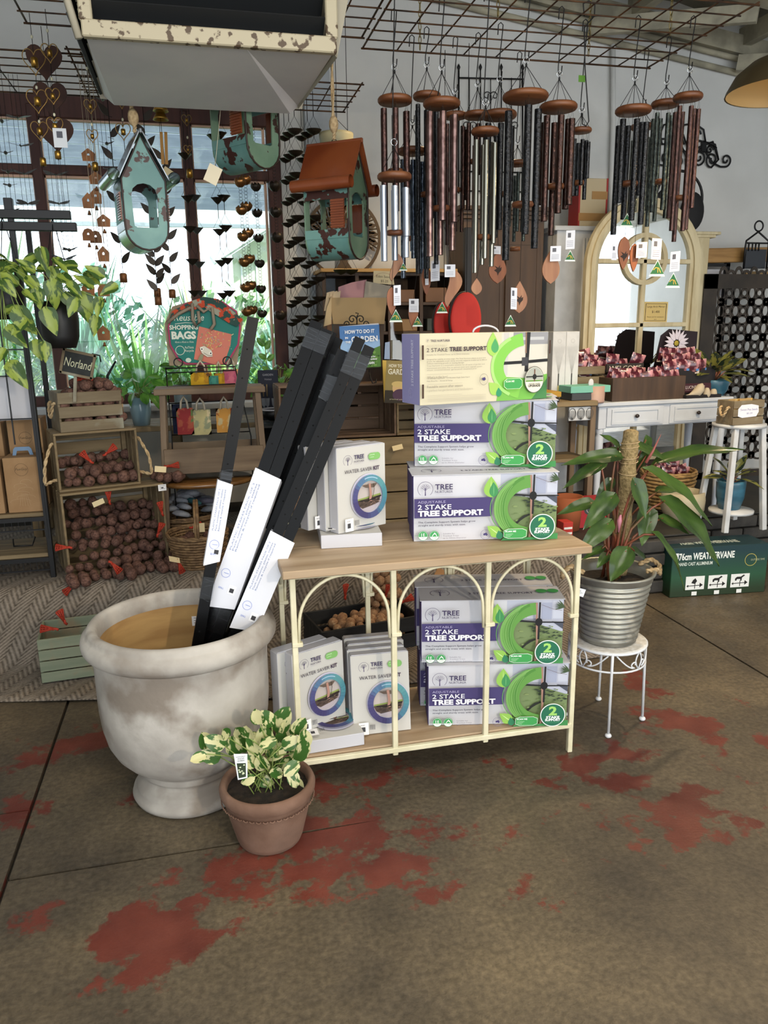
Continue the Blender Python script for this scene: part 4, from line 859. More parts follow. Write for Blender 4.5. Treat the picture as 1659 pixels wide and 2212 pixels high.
# ---- water saver kit boxes
KW, KH, KT = .205, .285, .046
def kit_proto():
    t = thing('water_kit_box', 'white water saver kit box standing frontmost on the console top', 'box', group='boxed water saver kits')
    MB().use(m_card).box((KW / 2, KT / 2, KH / 2), (KW, KT, KH), .0015).build('carton', m_card, t)
    f = MB(); f.box((KW / 2, KT / 2 + .004, KH + .0008), (KW - .01, KT - .002, .0016)); f.build('top_flap', m_card, t)
    p = Print((0, 0, 0)); u = lambda x: (x - 335) / 515 * KW
    v = lambda y: (1910 - y) / 750 * KH
    k = KW / 515
    p.rect(.001, .001, KW - .002, KH - .002, '#c2c0ba')
    treelogo(p, u(450), v(1275), 46 * k); p.text('TREE', u(510), v(1268), 36 * k, '#352a52', width=105 * k, bold=.02); p.text('NURTURER', u(510), v(1297), 17 * k, '#4a405e', width=105 * k); p.rect(u(510), v(1308), 105 * k, 1.5 * k, '#b5b0c0')
    p.ell(u(690), v(1262), 30 * k, 30 * k, '#7cb264'); p.ell(u(757), v(1262), 30 * k, 30 * k, '#7cb264'); p.rect(u(690), v(1262) - 30 * k, 67 * k, 60 * k, '#7cb264'); p.text('SCAN ME', u(672), v(1252), 9 * k, '#e8f2e0', width=52 * k); p.rect(u(676), v(1270), 42 * k, 3 * k, '#cfe4c4')
    p.text('WATER SAVER', u(405), v(1385), 32 * k, '#3a3040', width=290 * k); p.text('KIT', u(708), v(1385), 33 * k, '#3a2440', width=66 * k, bold=.035)
    cu, cv, ro, ri = u(650) , v(1615), 185 * k, 135 * k
    p.ell(cu, cv, ro * 1.03, ro * 1.06, '#c9c6d8', 40)
    p.ell(cu, cv, ri, ri * 1.02, '#b7ada8', 36)
    cols = [(0, '#4a8792'), (40, '#579298'), (80, '#5a8ea0'), (120, '#547496'), (160, '#4a4c7c'), (200, '#413b6c'), (240, '#3d3866'), (280, '#454c78'), (320, '#477a90'), (360, '#4a8792')]
    def cat_(a):
        for (a0, c0), (a1, c1) in zip(cols, cols[1:]):
            if a0 <= a <= a1:
                f_ = round((a - a0) / (a1 - a0) * 2) / 2; q = [int(lerp(int(c0[i:i + 2], 16), int(c1[i:i + 2], 16), f_)) for i in (1, 3, 5)]; return '#%02x%02x%02x' % tuple(q)
    gp = [(cu + ri * .97 * math.cos(t), cv + ri * .97 * math.sin(t)) for t in [PI + .1 + (PI - .2) * i / 14 for i in range(15)]]
    p.poly(gp, '#b0a6ac')
    p.poly([(cu - ri * .93, cv - ri * .1), (cu + ri * .96, cv + ri * .08), (cu + ri * .98, cv - ri * .08), (cu - ri * .95, cv - ri * .28)], '#8a9a52')
    p.poly([(cu - ri * .96, cv - ri * .2), (cu + ri * .97, cv - ri * .04), (cu + ri * .82, cv - ri * .5), (cu + ri * .3, cv - ri * .62), (cu - ri * .5, cv - ri * .74), (cu - ri * .8, cv - ri * .55)], '#4f4038')
    for q in range(36): a = R.uniform(-.8, .8); b = R.uniform(-.58, -.15); p.line([(cu + ri * a, cv + ri * b), (cu + ri * (a + .12), cv + ri * (b + R.uniform(-.06, .06)))], R.uniform(.02, .05) * ri, R.choice(['#7a5f50', '#2c201c', '#94786a', '#3a2c26']))
    p.poly([(cu - ri * .6, cv + ri * .78), (cu + ri * .6, cv + ri * .8), (cu + ri * .35, cv + ri * .55), (cu - ri * .3, cv + ri * .6)], '#5e4f44')
    p.line([(cu - ri * .02, cv + ri * .85), (cu + ri * .06, cv + ri * .2), (cu + ri * .02, cv - ri * .3)], [ri * .16, ri * .17, ri * .22], '#a87e70')
    p.line([(cu + ri * .28, cv + ri * .8), (cu + ri * .34, cv + ri * .45), (cu + ri * .25, cv + ri * .05), (cu + ri * .1, cv - ri * .15)], ri * .035, '#1c1816')
    p.line([(cu - ri * .8, cv - ri * .18), (cu - ri * .2, cv - ri * .25), (cu + ri * .5, cv - ri * .12), (cu + ri * .9, cv - ri * .05)], ri * .08, '#191512')
    for i in range(36):
        a0 = i * 10; p._lay([(cu + rr * math.cos(math.radians(a)), cv + rr * math.sin(math.radians(a)) * 1.02) for rr, a in ((ri, a0), (ro, a0), (ro, a0 + 10.5), (ri, a0 + 10.5))], [(0, 1, 2, 3)], cat_(a0)); p.k -= 1
    p.k += 1
    p.ring(cu, cv, ro * .9, ro * .92, ro * .04, '#a5c4d8', 60, 110, 12); p.rect(u(820), v(1760), .0006, .0006, '#dedcd8')
    p.rect(u(380), v(1895), 85 * k, 110 * k, '#ecebea'); p.rect(u(402), v(1865), 34 * k, 42 * k, '#3c3c40'); p.text('30201', u(395), v(1808), 12 * k, '#55555a')
    for i in range(10): p.rect(u(475 + i * 5), v(1850), (2 + i % 3) * k * .8, 45 * k, '#4a4a50')
    p.build('printed_front', None, t); return t
kp = kit_proto(); KB = 'white water saver kit box '
m2 = math.radians
def lying(pl, pr_, z, label):
    o = dup(kp, label=label); a, b = G(*pl, z), G(*pr_, z); rz = math.atan2(b.y - a.y, b.x - a.x)
    # face up: local z -> back, local y(back) -> down
    o.rotation_euler = (Matrix.Rotation(rz, 3, 'Z') @ Matrix.Rotation(m2(-90), 3, 'X')).to_euler(); o.location = Vector((a.x, a.y, z + KT)); return o
lying((694, 1186), (846, 1178), TZ + .001, KB + 'lying flat on the console top under the upright ones')
place2(kp, (731, 1154), (850, 1128), TZ + KT + .003)
for (dx, dy, lb) in ((-.014, .052, 'standing second, close behind the frontmost on the console top'), (-.05, .104, 'standing third and hindmost on the console top')):
    o = dup(kp, label=KB + lb); behind(o, kp, dx, dy)
lying((659, 1630), (774, 1611), SZ, KB + 'lying flat at the left end of the lower shelf')
k1 = dup(kp, label=KB + 'standing on the flat one, left of the lower shelf'); place2(k1, (640, 1588), (757, 1543), SZ + KT + .003)
k1.rotation_euler.x = -.03
o = dup(kp, label=KB + 'behind the upright one, left of the lower shelf'); behind(o, k1, -.03, .052)
kr = dup(kp, label=KB + 'leaning back in the middle of the lower shelf'); place2(kr, (764, 1590), (911, 1573), SZ + .002); rz = kr.rotation_euler.z
kr.rotation_euler = (Matrix.Rotation(rz, 3, 'Z') @ Matrix.Rotation(-.13, 3, 'X')).to_euler()
for i, (dx, dy) in enumerate(((-.004, .05), (.006, .10), (.0, .15))):
    o = dup(kr, label=KB + ('leaning second in the middle of the lower shelf', 'leaning third in the middle of the lower shelf', 'leaning hindmost in the middle of the lower shelf')[i])
    o.location = kr.location + Matrix.Rotation(rz, 3, 'Z') @ Vector((dx, dy, 0))
# ---- plant stand
m_wmet = mat('white_painted_metal', '#d2d5d8', .4)
q = lat(1311, 2.73, 1.1); QX, QY = q.x, q.y
st = thing('plant_stand', 'small round white metal plant stand with scrollwork and four ball feet', 'plant stand', (QX, QY, 0))
zt = .335; rt = .142
MB().lathe([(0, zt - .004), (rt - .004, zt - .004), (rt, zt - .001), (rt, zt + .003), (rt - .006, zt + .004), (0, zt + .002)], 40).build('top', mat('white_mosaic_top', '#cfcdc8', .5, c2='#bdb9b0', scale=60, bump=.3), st)
MB().tube([(rt * math.cos(a), rt * math.sin(a), zt - .075) for a in [2 * PI * i / 40 for i in range(40)]], .004, 6, True).build('lower_ring', m_wmet, st)
MB().tube([(rt * math.cos(a), rt * math.sin(a), zt - .004) for a in [2 * PI * i / 40 for i in range(40)]], .006, 6, True).build('upper_ring', m_wmet, st)
for k in range(4):
    a = m2(-112 + k * 90); c, s = math.cos(a), math.sin(a); MB().tube([(rt * c, rt * s, zt), (rt * c, rt * s, zt - .08), ((rt + .006) * c, (rt + .006) * s, .01)], .0055, 8).build('leg', m_wmet, st)
    MB().ball(((rt + .006) * c, (rt + .006) * s, .009), (.013, .013, .009)).build('foot', m_wmet, st)
    for sgn in (-1, 1):
        am = a + PI / 4; pts = []
        for i in range(26):
            t = i / 25
            if t < .5: aa = am + sgn * lerp(.68, .12, t * 2); z = zt - .01 - .055 * math.sin(t * 2 * PI / 2)
            else: th = (t - .5) * 2 * 5.2; rr = .017 * (1 - (t - .5) * 1.5); aa = am + sgn * (.14 + rr * math.sin(th) / rt * 1.0 + .02); z = zt - .062 - .0 + .012 * (1 - math.cos(th) * (1 - (t - .5)))
            pts.append((rt * math.cos(aa), rt * math.sin(aa), z))
        MB().tube(pts, .003, 5).build('scroll', m_wmet, st)
        MB().tube([(rt * math.cos(am + sgn * w_), rt * math.sin(am + sgn * w_), zt - .073 + h) for w_, h in ((0, 0), (.09, .02), (.12, .036), (.09, .05), (0, .07))], .003, 5).build('scroll', m_wmet, st)
# ---- ribbed bucket
m_galv = mat('ribbed_galvanised_steel', '#a3a298', .36, metal=.55, c2='#7d7c74', scale=6, c3='#a5a297', scale3=12)
zb = zt + .006
bk = thing('ribbed_bucket', 'ribbed galvanised bucket pot with rope handles standing on the white plant stand', 'pot', (QX, QY, zb))
prof = [(0, 0), (.098, 0), (.104, .004)]
for i in range(11):
    z = .010 + i * .021; r_ = .102 + (.150 - .104) * z / .27
    prof += [(r_ - .004, z), (r_ + .004, z + .005), (r_ + .006, z + .0105), (r_ + .004, z + .016), (r_ - .004, z + .0205)]
prof += [(.149, .245), (.152, .262), (.158, .266), (.160, .272), (.155, .276), (.148, .272), (.138, .25), (.118, .15), (.11, .1)]
MB().lathe(prof, 56).build('bucket', m_galv, bk)
MB().lathe([(.137, .228), (.07, .235), (0, .24)], 24).build('soil', m_soil, bk)
m_rope = mat('jute_rope', '#a68d68', .9, c2='#c3ab84', scale=60, bump=.6)
def rope(pts, r_, parent, root=None, n=60, name='rope_handle', mt=None):
    # two-strand twisted rope along a poly line
    P_ = [Vector(p) for p in pts]; seg = []
    for i in range(len(P_) - 1):
        for k in range(8): seg.append(P_[i].lerp(P_[i + 1], k / 8))
    seg.append(P_[-1])
    for _ in range(2): seg = [seg[0]] + [(seg[i - 1] + seg[i] * 2 + seg[i + 1]) / 4 for i in range(1, len(seg) - 1)] + [seg[-1]]
    mb = MB(root)
    for ph in (0, PI):
        q = []
        for i, s in enumerate(seg):
            t = (seg[min(i + 1, len(seg) - 1)] - seg[max(i - 1, 0)]).normalized(); x = t.orthogonal().normalized(); y = t.cross(x); a = ph + i * .9
            q.append(s + (x * math.cos(a) + y * math.sin(a)) * r_ * .5)
        mb.tube(q, r_ * .62, 5)
    return mb.build(name, mt or m_rope, parent)
for a in (-8, 172):
    a = m2(a); c, s = math.cos(a), math.sin(a); o = Vector((c, s, 0)); tt = Vector((-s, c, 0)); B0 = o * .15 + Vector((0, 0, .245))
    rope([B0 - tt * .035 - o * .03 + Vector((0, 0, .025)), B0 - tt * .035 + o * .012 + Vector((0, 0, .03)), B0 + o * .04 + Vector((0, 0, .0)), B0 + tt * .02 + o * .045 + Vector((0, 0, .03)), B0 + tt * .02 + o * .01 + Vector((0, 0, .055)), B0 + tt * .035 - o * .03 + Vector((0, 0, .03))], .009, bk)
tgp = P(1252, 1279, QY - .165); pt = Print(tgp, (1, 0, -.35), (.35, 0, 1), bk); pt.rect(-.02, -.014, .04, .028, '#dfe4ea'); pt.text('30201', -.006, -.004, .006, '#55555a', rot=0); pt.rect(-.016, .004, .02, .002, '#777777'); pt.stick('price_tag', bk)
# ---- philodendron on a coir pole
ph = thing('philodendron', 'large philodendron with long dark glossy leaves on a coir pole in the ribbed bucket', 'plant', (QX, QY, zb + .24))
m_coir = mat('coir_fibre', '#7c6a45', .95, c2='#96825a', scale=80, bump=1.0, c3='#6a7040', scale3=9, lo3=.6, hi3=.75)
ptop = P(1363, 934, QY + .03); pbot = P(1338, 1240, QY + .0)
cp = MB(ph); nseg = 22; cp.tube([pbot.lerp(ptop, i / nseg) for i in range(nseg + 1)], [.026 + .0025 * math.sin(i * 1.7) + .004 * (i / nseg) for i in range(nseg)] + [.027], 14)
cp.ball(ptop, (.028, .028, .012)); cp.build('coir_pole', m_coir, ph, 'brown coir-wrapped climbing pole')
tw = MB(ph)
for f_ in (.72, .8, .83, .9, .93):
    c = pbot.lerp(ptop, f_); tw.tube([c + Vector((.033 * math.cos(a), .033 * math.sin(a), .004 * math.sin(a + f_ * 9))) for a in [2 * PI * k / 14 for k in range(14)]], .0014, 4, True)
tw.build('twine', m_rope, ph)
mp_ = [leafmesh(1, .42, 'heart', .25, .16, m_philo, 10), leafmesh(1, .5, 'heart', .1, .25, m_philo, 10), leafmesh(1, .32, 'long', .3, .2, m_philo, 10)]
PL = [((1418, 1000), (1588, 930), .34, 2, .06, -.10, 1.0), ((1400, 1016), (1573, 1095), .3, 2, -.02, -.12, 1), ((1436, 1082), (1602, 1194), .3, 2, -.06, -.14, 1.1), ((1372, 1045), (1400, 1120), .3, 1, -.08, -.12, 1.35), ((1320, 1075), (1262, 1134), .3, 0, -.06, -.1, 1.4),
      ((1312, 1132), (1250, 1190), .3, 0, -.08, -.12, 1.3), ((1352, 1192), (1318, 1255), .3, 1, -.12, -.15, 1.6), ((1400, 1105), (1388, 1178), .3, 1, -.02, -.08, 1.3), ((1432, 1120), (1498, 1146), .3, 0, -.05, -.1, 1.1), ((1415, 1155), (1518, 1252), .3, 2, -.08, -.12, 1.1),
      ((1330, 985), (1226, 984), .3, 0, .02, .0, .9), ((1335, 965), (1300, 935), .3, 1, .06, .04, 1.2), ((1298, 1005), (1214, 1038), .3, 0, .0, .0, 1.1), ((1275, 1086), (1210, 1100), .3, 0, .02, .0, 1.1), ((1378, 965), (1462, 988), .3, 0, .05, .02, 1.1), ((1395, 985), (1330, 1040), .3, 0, .08, .1, .9),
      ((1320, 1040), (1285, 1080), .3, 1, .05, .05, 1.2), ((1350, 1140), (1300, 1150), .3, 0, .03, .0, 1.1), ((1370, 1190), (1420, 1215), .3, 0, .03, .05, 1), ((1300, 1185), (1262, 1200), .3, 0, -.03, -.06, 1.0), ((1425, 1060), (1480, 1050), .3, 0, .1, .12, 1.0), ((1310, 1200), (1290, 1225), .3, 1, -.06, -.1, 1.2),
      ((1360, 980), (1300, 960), .3, 2, .1, .1, 1.2), ((1395, 930 + 20), (1395, 1010), .3, 1, .1, .12, 1.0)]
base = Vector((QX, QY, zb + .24))
for i, (a, b, _, k, ya, yb, ws) in enumerate(PL):
    A = P(a[0], a[1], QY + ya); B = P(b[0], b[1], QY + yb); leaf(mp_[k], A - (B - A) * .08, B, ph, (R.uniform(-.2, .2), -.55, .85), R.uniform(-.3, .3), ws * .82)
    r0 = base + Vector((R.uniform(-.03, .03), R.uniform(-.03, .03), -.005)); md = (r0 + A) / 2 + Vector(((A.x - r0.x) * -.18, 0, .05))
    MB(ph).tube([r0, r0.lerp(md, .5) + Vector((0, 0, .01)), md, md.lerp(A, .6) + Vector((0, 0, .015)), A], [.006, .0055, .005, .004, .0035], 6).build('stem', m_rstem, ph)
MB(ph).tube([P(1395, 1000, QY - .02), P(1410, 975, QY - .02), P(1428, 938, QY - .02)], [.006, .005, .0008], 6).build('new_shoot', mat('pink_shoot', '#8a4a42', .5), ph)
MB(ph).tube([P(1336, 1150, QY - .08), P(1338, 1125, QY - .08), P(1341, 1112, QY - .08)], [.002, .009, .003], 8).build('new_shoot', mat('pink_bud', '#b0707e', .5), ph)
# ================================================================ goods on the platform
m_crate = wood('weathered_crate_wood', '#6a5a40', '#857354', 0, 14, .75, .3)
m_crate2 = wood('greyed_crate_wood', '#635540', '#7c7058', 0, 14, .75, .3, c3='#8a8878', scale3=5)
m_dkwood = wood('dark_walnut_wood', '#35261b', '#4c3828', 2, 14, .6, .2)
m_blkwood = wood('black_stained_wood', '#17181a', '#25272a', 0, 14, .7, .3)
m_tealw = wood('teal_washed_wood', '#6f7b66', '#8c9078', 0, 12, .8, .3, c3='#8a7e64', scale3=6)
m_whitew = mat('white_painted_wood', '#c3c6c8', .5, c2='#b4b7b9', scale=8)
m_blk = mat('black_metal', '#101012', .45, metal=.3)
m_net = mat('red_net', '#a8321c', .7)
m_paper3 = mat('cream_card', '#d8c8a0', .8)
def crate(name, label, w, d, h, mt, n=3, opening='top', rope_h=False, gap=.28, solid_end=True, cat='crate', th=.011):
    """local frame: origin front-left-bottom, x right, y back"""
    t = thing(name, label, cat)
    def sl(c, s_, m_=mt): MB().box(c, s_, .002).build('slat', m_, t)
    if opening == 'top':
        sh_ = h / (n + (n - 1) * gap)
        for i in range(n):
            z = sh_ / 2 + i * sh_ * (1 + gap)
            sl((w / 2, th / 2, z), (w, th, sh_)); sl((w / 2, d - th / 2, z), (w, th, sh_))
            if not solid_end:
                for x in (th / 2, w - th / 2): sl((x, d / 2, z), (th, d - 2 * th, sh_))
        if solid_end:
            for x in (th / 2, w - th / 2): MB().box((x, d / 2, h / 2), (th, d - 2 * th, h), .002).build('end_panel', mt, t)
        for i in range(3): sl((w / 2, d * (i + .5) / 3, th / 2), (w - 2 * th, d / 3 - .01, th))
        if not solid_end:
            for x in (th * 1.9, w - th * 1.9):
                for y in (th * 1.9, d - th * 1.9): MB().box((x, y, h / 2), (.018, .018, h - .004)).build('corner_post', mt, t)
    else:
        for i in range(n):
            y = d * (i + .5) / n; ww = d / n * .86
            for x in (th / 2, w - th / 2): MB().box((x, y, h / 2), (th, ww, h - 2 * th), .002).build('slat', mt, t)
            sl((w / 2, y, th / 2), (w, ww, th)); sl((w / 2, y, h - th / 2), (w, ww, th))
        for i in range(n + 1): sl((w / 2, d - th / 2, h * (i + .5) / (n + 1)), (w - 2 * th, th, h / (n + 1) * .84))
        for x in (th * 2, w - th * 2): MB().box((x, d - .03, h / 2), (.02, .03, h - 2 * th)).build('corner_post', mt, t)
        for x, z, r_ in ((th, th, 0), (w - th, h - th, 0)): pass
    if rope_h:
        for x, sg in ((0, -1), (w, 1)):
            if opening == 'top': pts = [(x - sg * .01, d * .28, h * .72), (x + sg * .012, d * .28, h * .72), (x + sg * .02, d * .42, h * .35), (x + sg * .022, d * .58, h * .42), (x + sg * .012, d * .72, h * .72), (x - sg * .01, d * .72, h * .72)]
            else: pts = [(x - sg * .01, d * .15, h * .82), (x + sg * .012, d * .12, h * .82), (x + sg * .05, d * .02, h * .5), (x + sg * .06, d * .05, h * .15), (x + sg * .012, d * .15, h * .2), (x - sg * .01, d * .15, h * .2)]
            rope(pts, .008, t)
    return t
POT = []
def potmesh(mt, k):
    mb = MB(); R2 = random.Random(k); e = (1, R2.uniform(.8, .95), R2.uniform(.78, .92)); mb.ball((0, 0, 0), e, 10, 7)
    mb.v = [v * (1 + .05 * math.sin(v.x * 4 + k) * math.cos(v.z * 5 + v.y * 3)) for v in mb.v]; return mb.mesh(mt)
m_pot1 = mat('earthy_potato_skin', '#55382e', .85, c2='#6f5145', scale=3, c3='#3c2620', scale3=2)
m_pot2 = mat('tan_potato_skin', '#a98462', .85, c2='#8f6a4e', scale=3, c3='#b89a78', scale3=2)
PM = {'d': [potmesh(m_pot1, k) for k in range(4)], 't': [potmesh(m_pot2, k) for k in range(4)]}
def potatoes(pts, kind, label, group, r=.026):
    for i, p_ in enumerate(pts):
        o = bpy.data.objects.new('potato', PM[kind][i % 4]); COL.objects.link(o); o.location = p_; r = r if kind != 'd' else .029; s = r * R.uniform(.78, 1.18); o.scale = (s, s, s)
        o.rotation_euler = (R.uniform(0, 6), R.uniform(0, 6), R.uniform(0, 6)); props(o, label, 'potato', group)
def heap(o, x0, x1, y0, y1, z0, topf, sp=.05, keep=2, maxn=120):
    """hex packed points inside a crate's local frame, only the outer layers"""
    out = []; M_ = root_mat(o); nz = 0; z = z0; lay_ = 0
    while True:
        any_ = False; ox = (lay_ % 2) * sp / 2; y = y0 + ox * .57
        row = 0
        while y <= y1:
            x = x0 + ox + (row % 2) * sp / 2
            while x <= x1:
                tz = topf((x - x0) / (x1 - x0), (y - y0) / max(.001, y1 - y0))
                if z <= tz:
                    any_ = True
                    if z + sp * .82 * keep > tz or row == 0: out.append(M_ @ Vector((x + R.uniform(-.009, .009), y + R.uniform(-.008, .008), z + R.uniform(-.004, .005))))
                x += sp
            y += sp * .866; row += 1
        lay_ += 1; z += sp * .82
        if not any_ or lay_ > 20: break
    R.shuffle(out); return out[:maxn]
def net(at, label, ln=.07, d=(1, 0, .3), tag_=True):
    """red net bag end gathered in a tie, with a cream tag"""
    t = thing('net_bag_tie', label, 'net bag', at, group='red net bag ends among the potatoes'); d = Vector(d).normalized(); x = d.orthogonal().normalized(); y = d.cross(x)
    mb = MB()
    for k in range(9):
        a = 2 * PI * k / 9; q = d * ln + (x * math.cos(a) + y * math.sin(a) * .5) * ln * .3
        mb.tube([Vector((0, 0, 0)), q * .5, q], [.0035, .0025, .003], 4)
    for f_ in (.45, .65, .85, 1.0): mb.tube([d * ln * f_ + (x * math.cos(a) + y * math.sin(a) * .5) * ln * .3 * f_ for a in [2 * PI * k / 10 for k in range(10)]], .002, 4, True)
    mb.build('net', m_net, t)
    MB().tube([-d * .012 + x * .006, d * .0, d * .012 + x * .004], .006, 6).build('knot', m_net, t)
    if tag_ and R.random() < .4:
        e = -x * .02 + Vector((-.03, -.03, .01)); q = MB(); q.box((e.x, e.y, e.z), (.055, .001, .032), rot=(R.uniform(-.9, -.3), R.uniform(-.4, .4), R.uniform(-.5, .5))); q.build('tag', m_paper3, t)
    return t
LBP = 'brown earthy seed potato '
# big crate lying on its side, crate on its side above, open crate with rope handles on top
RZ = m2(17)
cC = crate('wooden_crate', 'largest weathered wooden crate lying on its side, bottom of the left stack, spilling potatoes', wfor((150, 1246), 3.76, 368, RZ), .36, .42, m_crate, 3, 'front')
cC.location = Vector((P(150, 1246, 3.76).x, 3.76, PZ + .016)); cC.rotation_euler = (0, 0, RZ)
cB = crate('wooden_crate', 'weathered crate with rope handles lying on its side in the middle of the left stack', wfor((128, 1056), 3.80, 304, RZ), .26, .28, m_crate, 3, 'front', True)
cB.location = Vector((P(128, 1056, 3.80).x, 3.80, PZ + .016 + .421)); cB.rotation_euler = (0, 0, RZ)
cA = crate('wooden_crate', 'grey-brown slatted crate with a rope handle standing open on top of the left stack', wfor((131, 927), 3.82, 267, RZ + .03), .24, .185, m_crate2, 3, 'top', True)
cA.location = Vector((P(131, 927, 3.82).x, 3.82, PZ + .016 + .421 + .281)); cA.rotation_euler = (0, 0, RZ + .03)
potatoes(heap(cC, .05, .52, .04, .30, .042, lambda u, v: .10 + .22 * v + .03 * math.sin(u * 7), keep=1.7, sp=.055), 'd', LBP + 'heaped inside the largest crate on its side', 'potatoes in the largest crate')
M_ = root_mat(cC); sp = [M_ @ Vector((x, y, z)) for x, y, z in [(-.0 + .052 * i, -.04 - .05 * (j % 3), .024 + (.042 if j == 3 else 0)) for i in range(12) for j in range(4) if (j < 2 or i % 4 in (0, 1) ) and not (j == 3 and i % 2)]]
potatoes([p_ for p_ in sp], 'd', LBP + 'spilled onto the rug in front of the largest crate', 'potatoes spilled on the rug')
potatoes(heap(cB, .04, .40, .03, .22, .038, lambda u, v: .09 + .09 * v - .04 * u, sp=.052, keep=1.05), 'd', LBP + 'in the crate with rope handles on its side', 'potatoes in the middle crate')
potatoes(heap(cA, .04, .31, .035, .21, .05, lambda u, v: .185 + .045 * math.sin(u * 3.1), sp=.05, keep=.9), 'd', LBP + 'heaped in the open top crate under the chalk sign', 'potatoes in the top crate')
for px, py, Y, d_, lb in ((160, 1262, 3.66, (-.7, 0, -.6), 'at the left front of the spilled potatoes'), (240, 1215, 3.62, (.5, 0, -.7), 'with a pale tag in the middle of the spilled potatoes'), (150, 1182, 3.74, (-1, 0, .05), 'poking out left of the largest crate'), (340, 1155, 3.72, (.4, 0, .8), 'near the right wall of the largest crate'), (385, 1212, 3.62, (.2, 0, -.8), 'at the right end of the spilled potatoes'),
                          (236, 1085, 3.85, (0, 0, 1), 'standing at the top of the largest heap'), (228, 982, 3.78, (.6, 0, .5), 'in the middle crate of the left stack'), (350, 1110, 3.85, (-.1, 0, 1), 'high at the right rear of the largest heap'), (196, 968 + 30, 3.8, (-.3, 0, .4), 'at the left in the middle crate of the left stack'), (360, 1008, 3.95, (1, 0, .1), 'on the oval shelf right of the stacked crates'), (195, 818, 3.9, (-1, 0, .1), 'in the open top crate under the chalk sign')):
    net(P(px, py, Y), 'red net bag end ' + lb, .06, d_)
sticker(cC, cC, root_mat(cC) @ Vector((.475, -.002, .40)), (1, .3, 0), (0, 0, 1), .04, .032)
ex = heap(cB, .47, .60, .0, .1, .02, lambda u, v: .05, keep=3)
potatoes(ex, 'd', LBP + 'in a net beside the middle crate, on the oval shelf side', 'potatoes beside the middle crate')
# chalk signs
def chalk(tx, c, w_, h_, rot, label, post=.12, tw=.8):
    t = thing('chalk_sign', label, 'sign', c); rz = Matrix.Rotation(rot, 3, 'Y')
    mb = MB(); mb.box((0, 0, 0), (w_ - .02, .008, h_ - .02), rot=rz); mb.build('board', mat('slate_black', '#1c1f1f', .8, c2='#262a29', scale=20), t)
    for s_ in (-1, 1): MB().box(rz @ Vector((0, 0, s_ * (h_ / 2 - .005))), (w_, .014, .012), .001, rot=rz).build('frame', m_crate2, t); MB().box(rz @ Vector((s_ * (w_ / 2 - .005), 0, 0)), (.012, .014, h_), .001, rot=rz).build('frame', m_crate2, t)
    p = Print((0, -.004, 0), rz @ Vector((1, 0, 0)), rz @ Vector((0, 0, 1))); p.text(tx, -w_ * tw / 2, -h_ * .16, h_ * .36, '#c4c4a4', width=w_ * tw, shear=.1); p.build('chalk_lettering', None, t)
    if post: MB().box((rz @ Vector((0, 0, -h_ / 2))) + Vector((-.01, .006, -post / 2)), (.014, .01, post), rot=(0, .12, 0)).build('post', m_crate2, t)
    return t
chalk('Norland', P(168, 786, 3.83), .145, .115, .25, 'small chalkboard sign reading Norland stuck in the top potato crate')
chalk('Avanti', P(640, 1127, 3.55), .16, .085, -.08, 'small chalkboard sign ending in anti behind the console top', .36)
# teal washed crate on the rug
cT = crate('wooden_crate', 'teal-washed slatted crate on the floor rug left of the urn', .46, .25, .20, m_tealw, 4, 'top', False, .12)
cT.location = Vector((G(91, 1475, .02).x, 3.335, .018)); cT.rotation_euler = (0, 0, m2(5))
potatoes(heap(cT, .05, .43, .04, .21, .05, lambda u, v: .13, keep=1.1), 'd', LBP + 'in the teal-washed crate on the rug', 'potatoes in the teal crate')
net(P(120, 1358, 3.38), 'red net bag end lying at the front of the teal-washed crate', .06, (-1, 0, .1), False); net(P(140, 1345, 3.45), 'red net bag end standing up in the teal-washed crate', .06, (-.3, 0, 1), False)
# wicker baskets
m_wick = mat('wicker', '#6b5238', .7, c2='#8a6e4c', scale=40, bump=.3); m_wick2 = mat('pale_wicker', '#9a7a4a', .7, c2='#b08f5c', scale=40, bump=.3)
def basket(label, c, r0, r1, h, mt, handle=False, rows=12, sy=1.0):
    t = thing('wicker_basket', label, 'basket', c); n = 26
    for k in range(n):
        a = 2 * PI * k / n; MB().tube([(r0 * math.cos(a), r0 * math.sin(a) * sy, .002), ((r0 + r1) / 2 * 1.03 * math.cos(a), (r0 + r1) / 2 * 1.03 * math.sin(a) * sy, h / 2), (r1 * math.cos(a), r1 * math.sin(a) * sy, h)], .0028, 4).build('stake', mt, t)
    for i in range(rows):
        f_ = (i + .5) / rows; r_ = lerp(r0, r1, f_) * (1 + .03 * math.sin(PI * f_)); mb = MB()
        mb.tube([((r_ + .0032 * (-1) ** (k + i)) * math.cos(2 * PI * k / n), (r_ + .0032 * (-1) ** (k + i)) * math.sin(2 * PI * k / n) * sy, f_ * h) for k in range(n)], h / rows * .48, 5, True); mb.build('weave_row', mt, t)
    mb = MB()
    for ph in (0, 1.5, 3): mb.tube([(r1 * math.cos(a) * (1 + .02 * math.sin(9 * a + ph)), r1 * math.sin(a) * sy * (1 + .02 * math.sin(9 * a + ph)), h + .006 * math.cos(9 * a + ph)) for a in [2 * PI * k / 60 for k in range(60)]], .006, 5, True)
    mb.build('rim', mt, t); MB().lathe([(0, .004), (r0, .006)], 20, sy=sy).build('base', mt, t)
    if handle:
        mb = MB()
        for ph in (-.006, .006): mb.tube([(ph, y * sy, z) for y, z in [(r1 * math.cos(a), h + .16 * math.sin(a) ** .7) for a in [PI * k / 14 for k in range(15)]]], .007, 6)
        mb.build('handle', mt, t)
    return t
b1 = basket('oval wicker basket with a bent cane handle between the potatoes and the stakes', Vector((P(432, 1228, 3.86).x, 3.86, PZ + .014)), .11, .15, .17, m_wick, True)
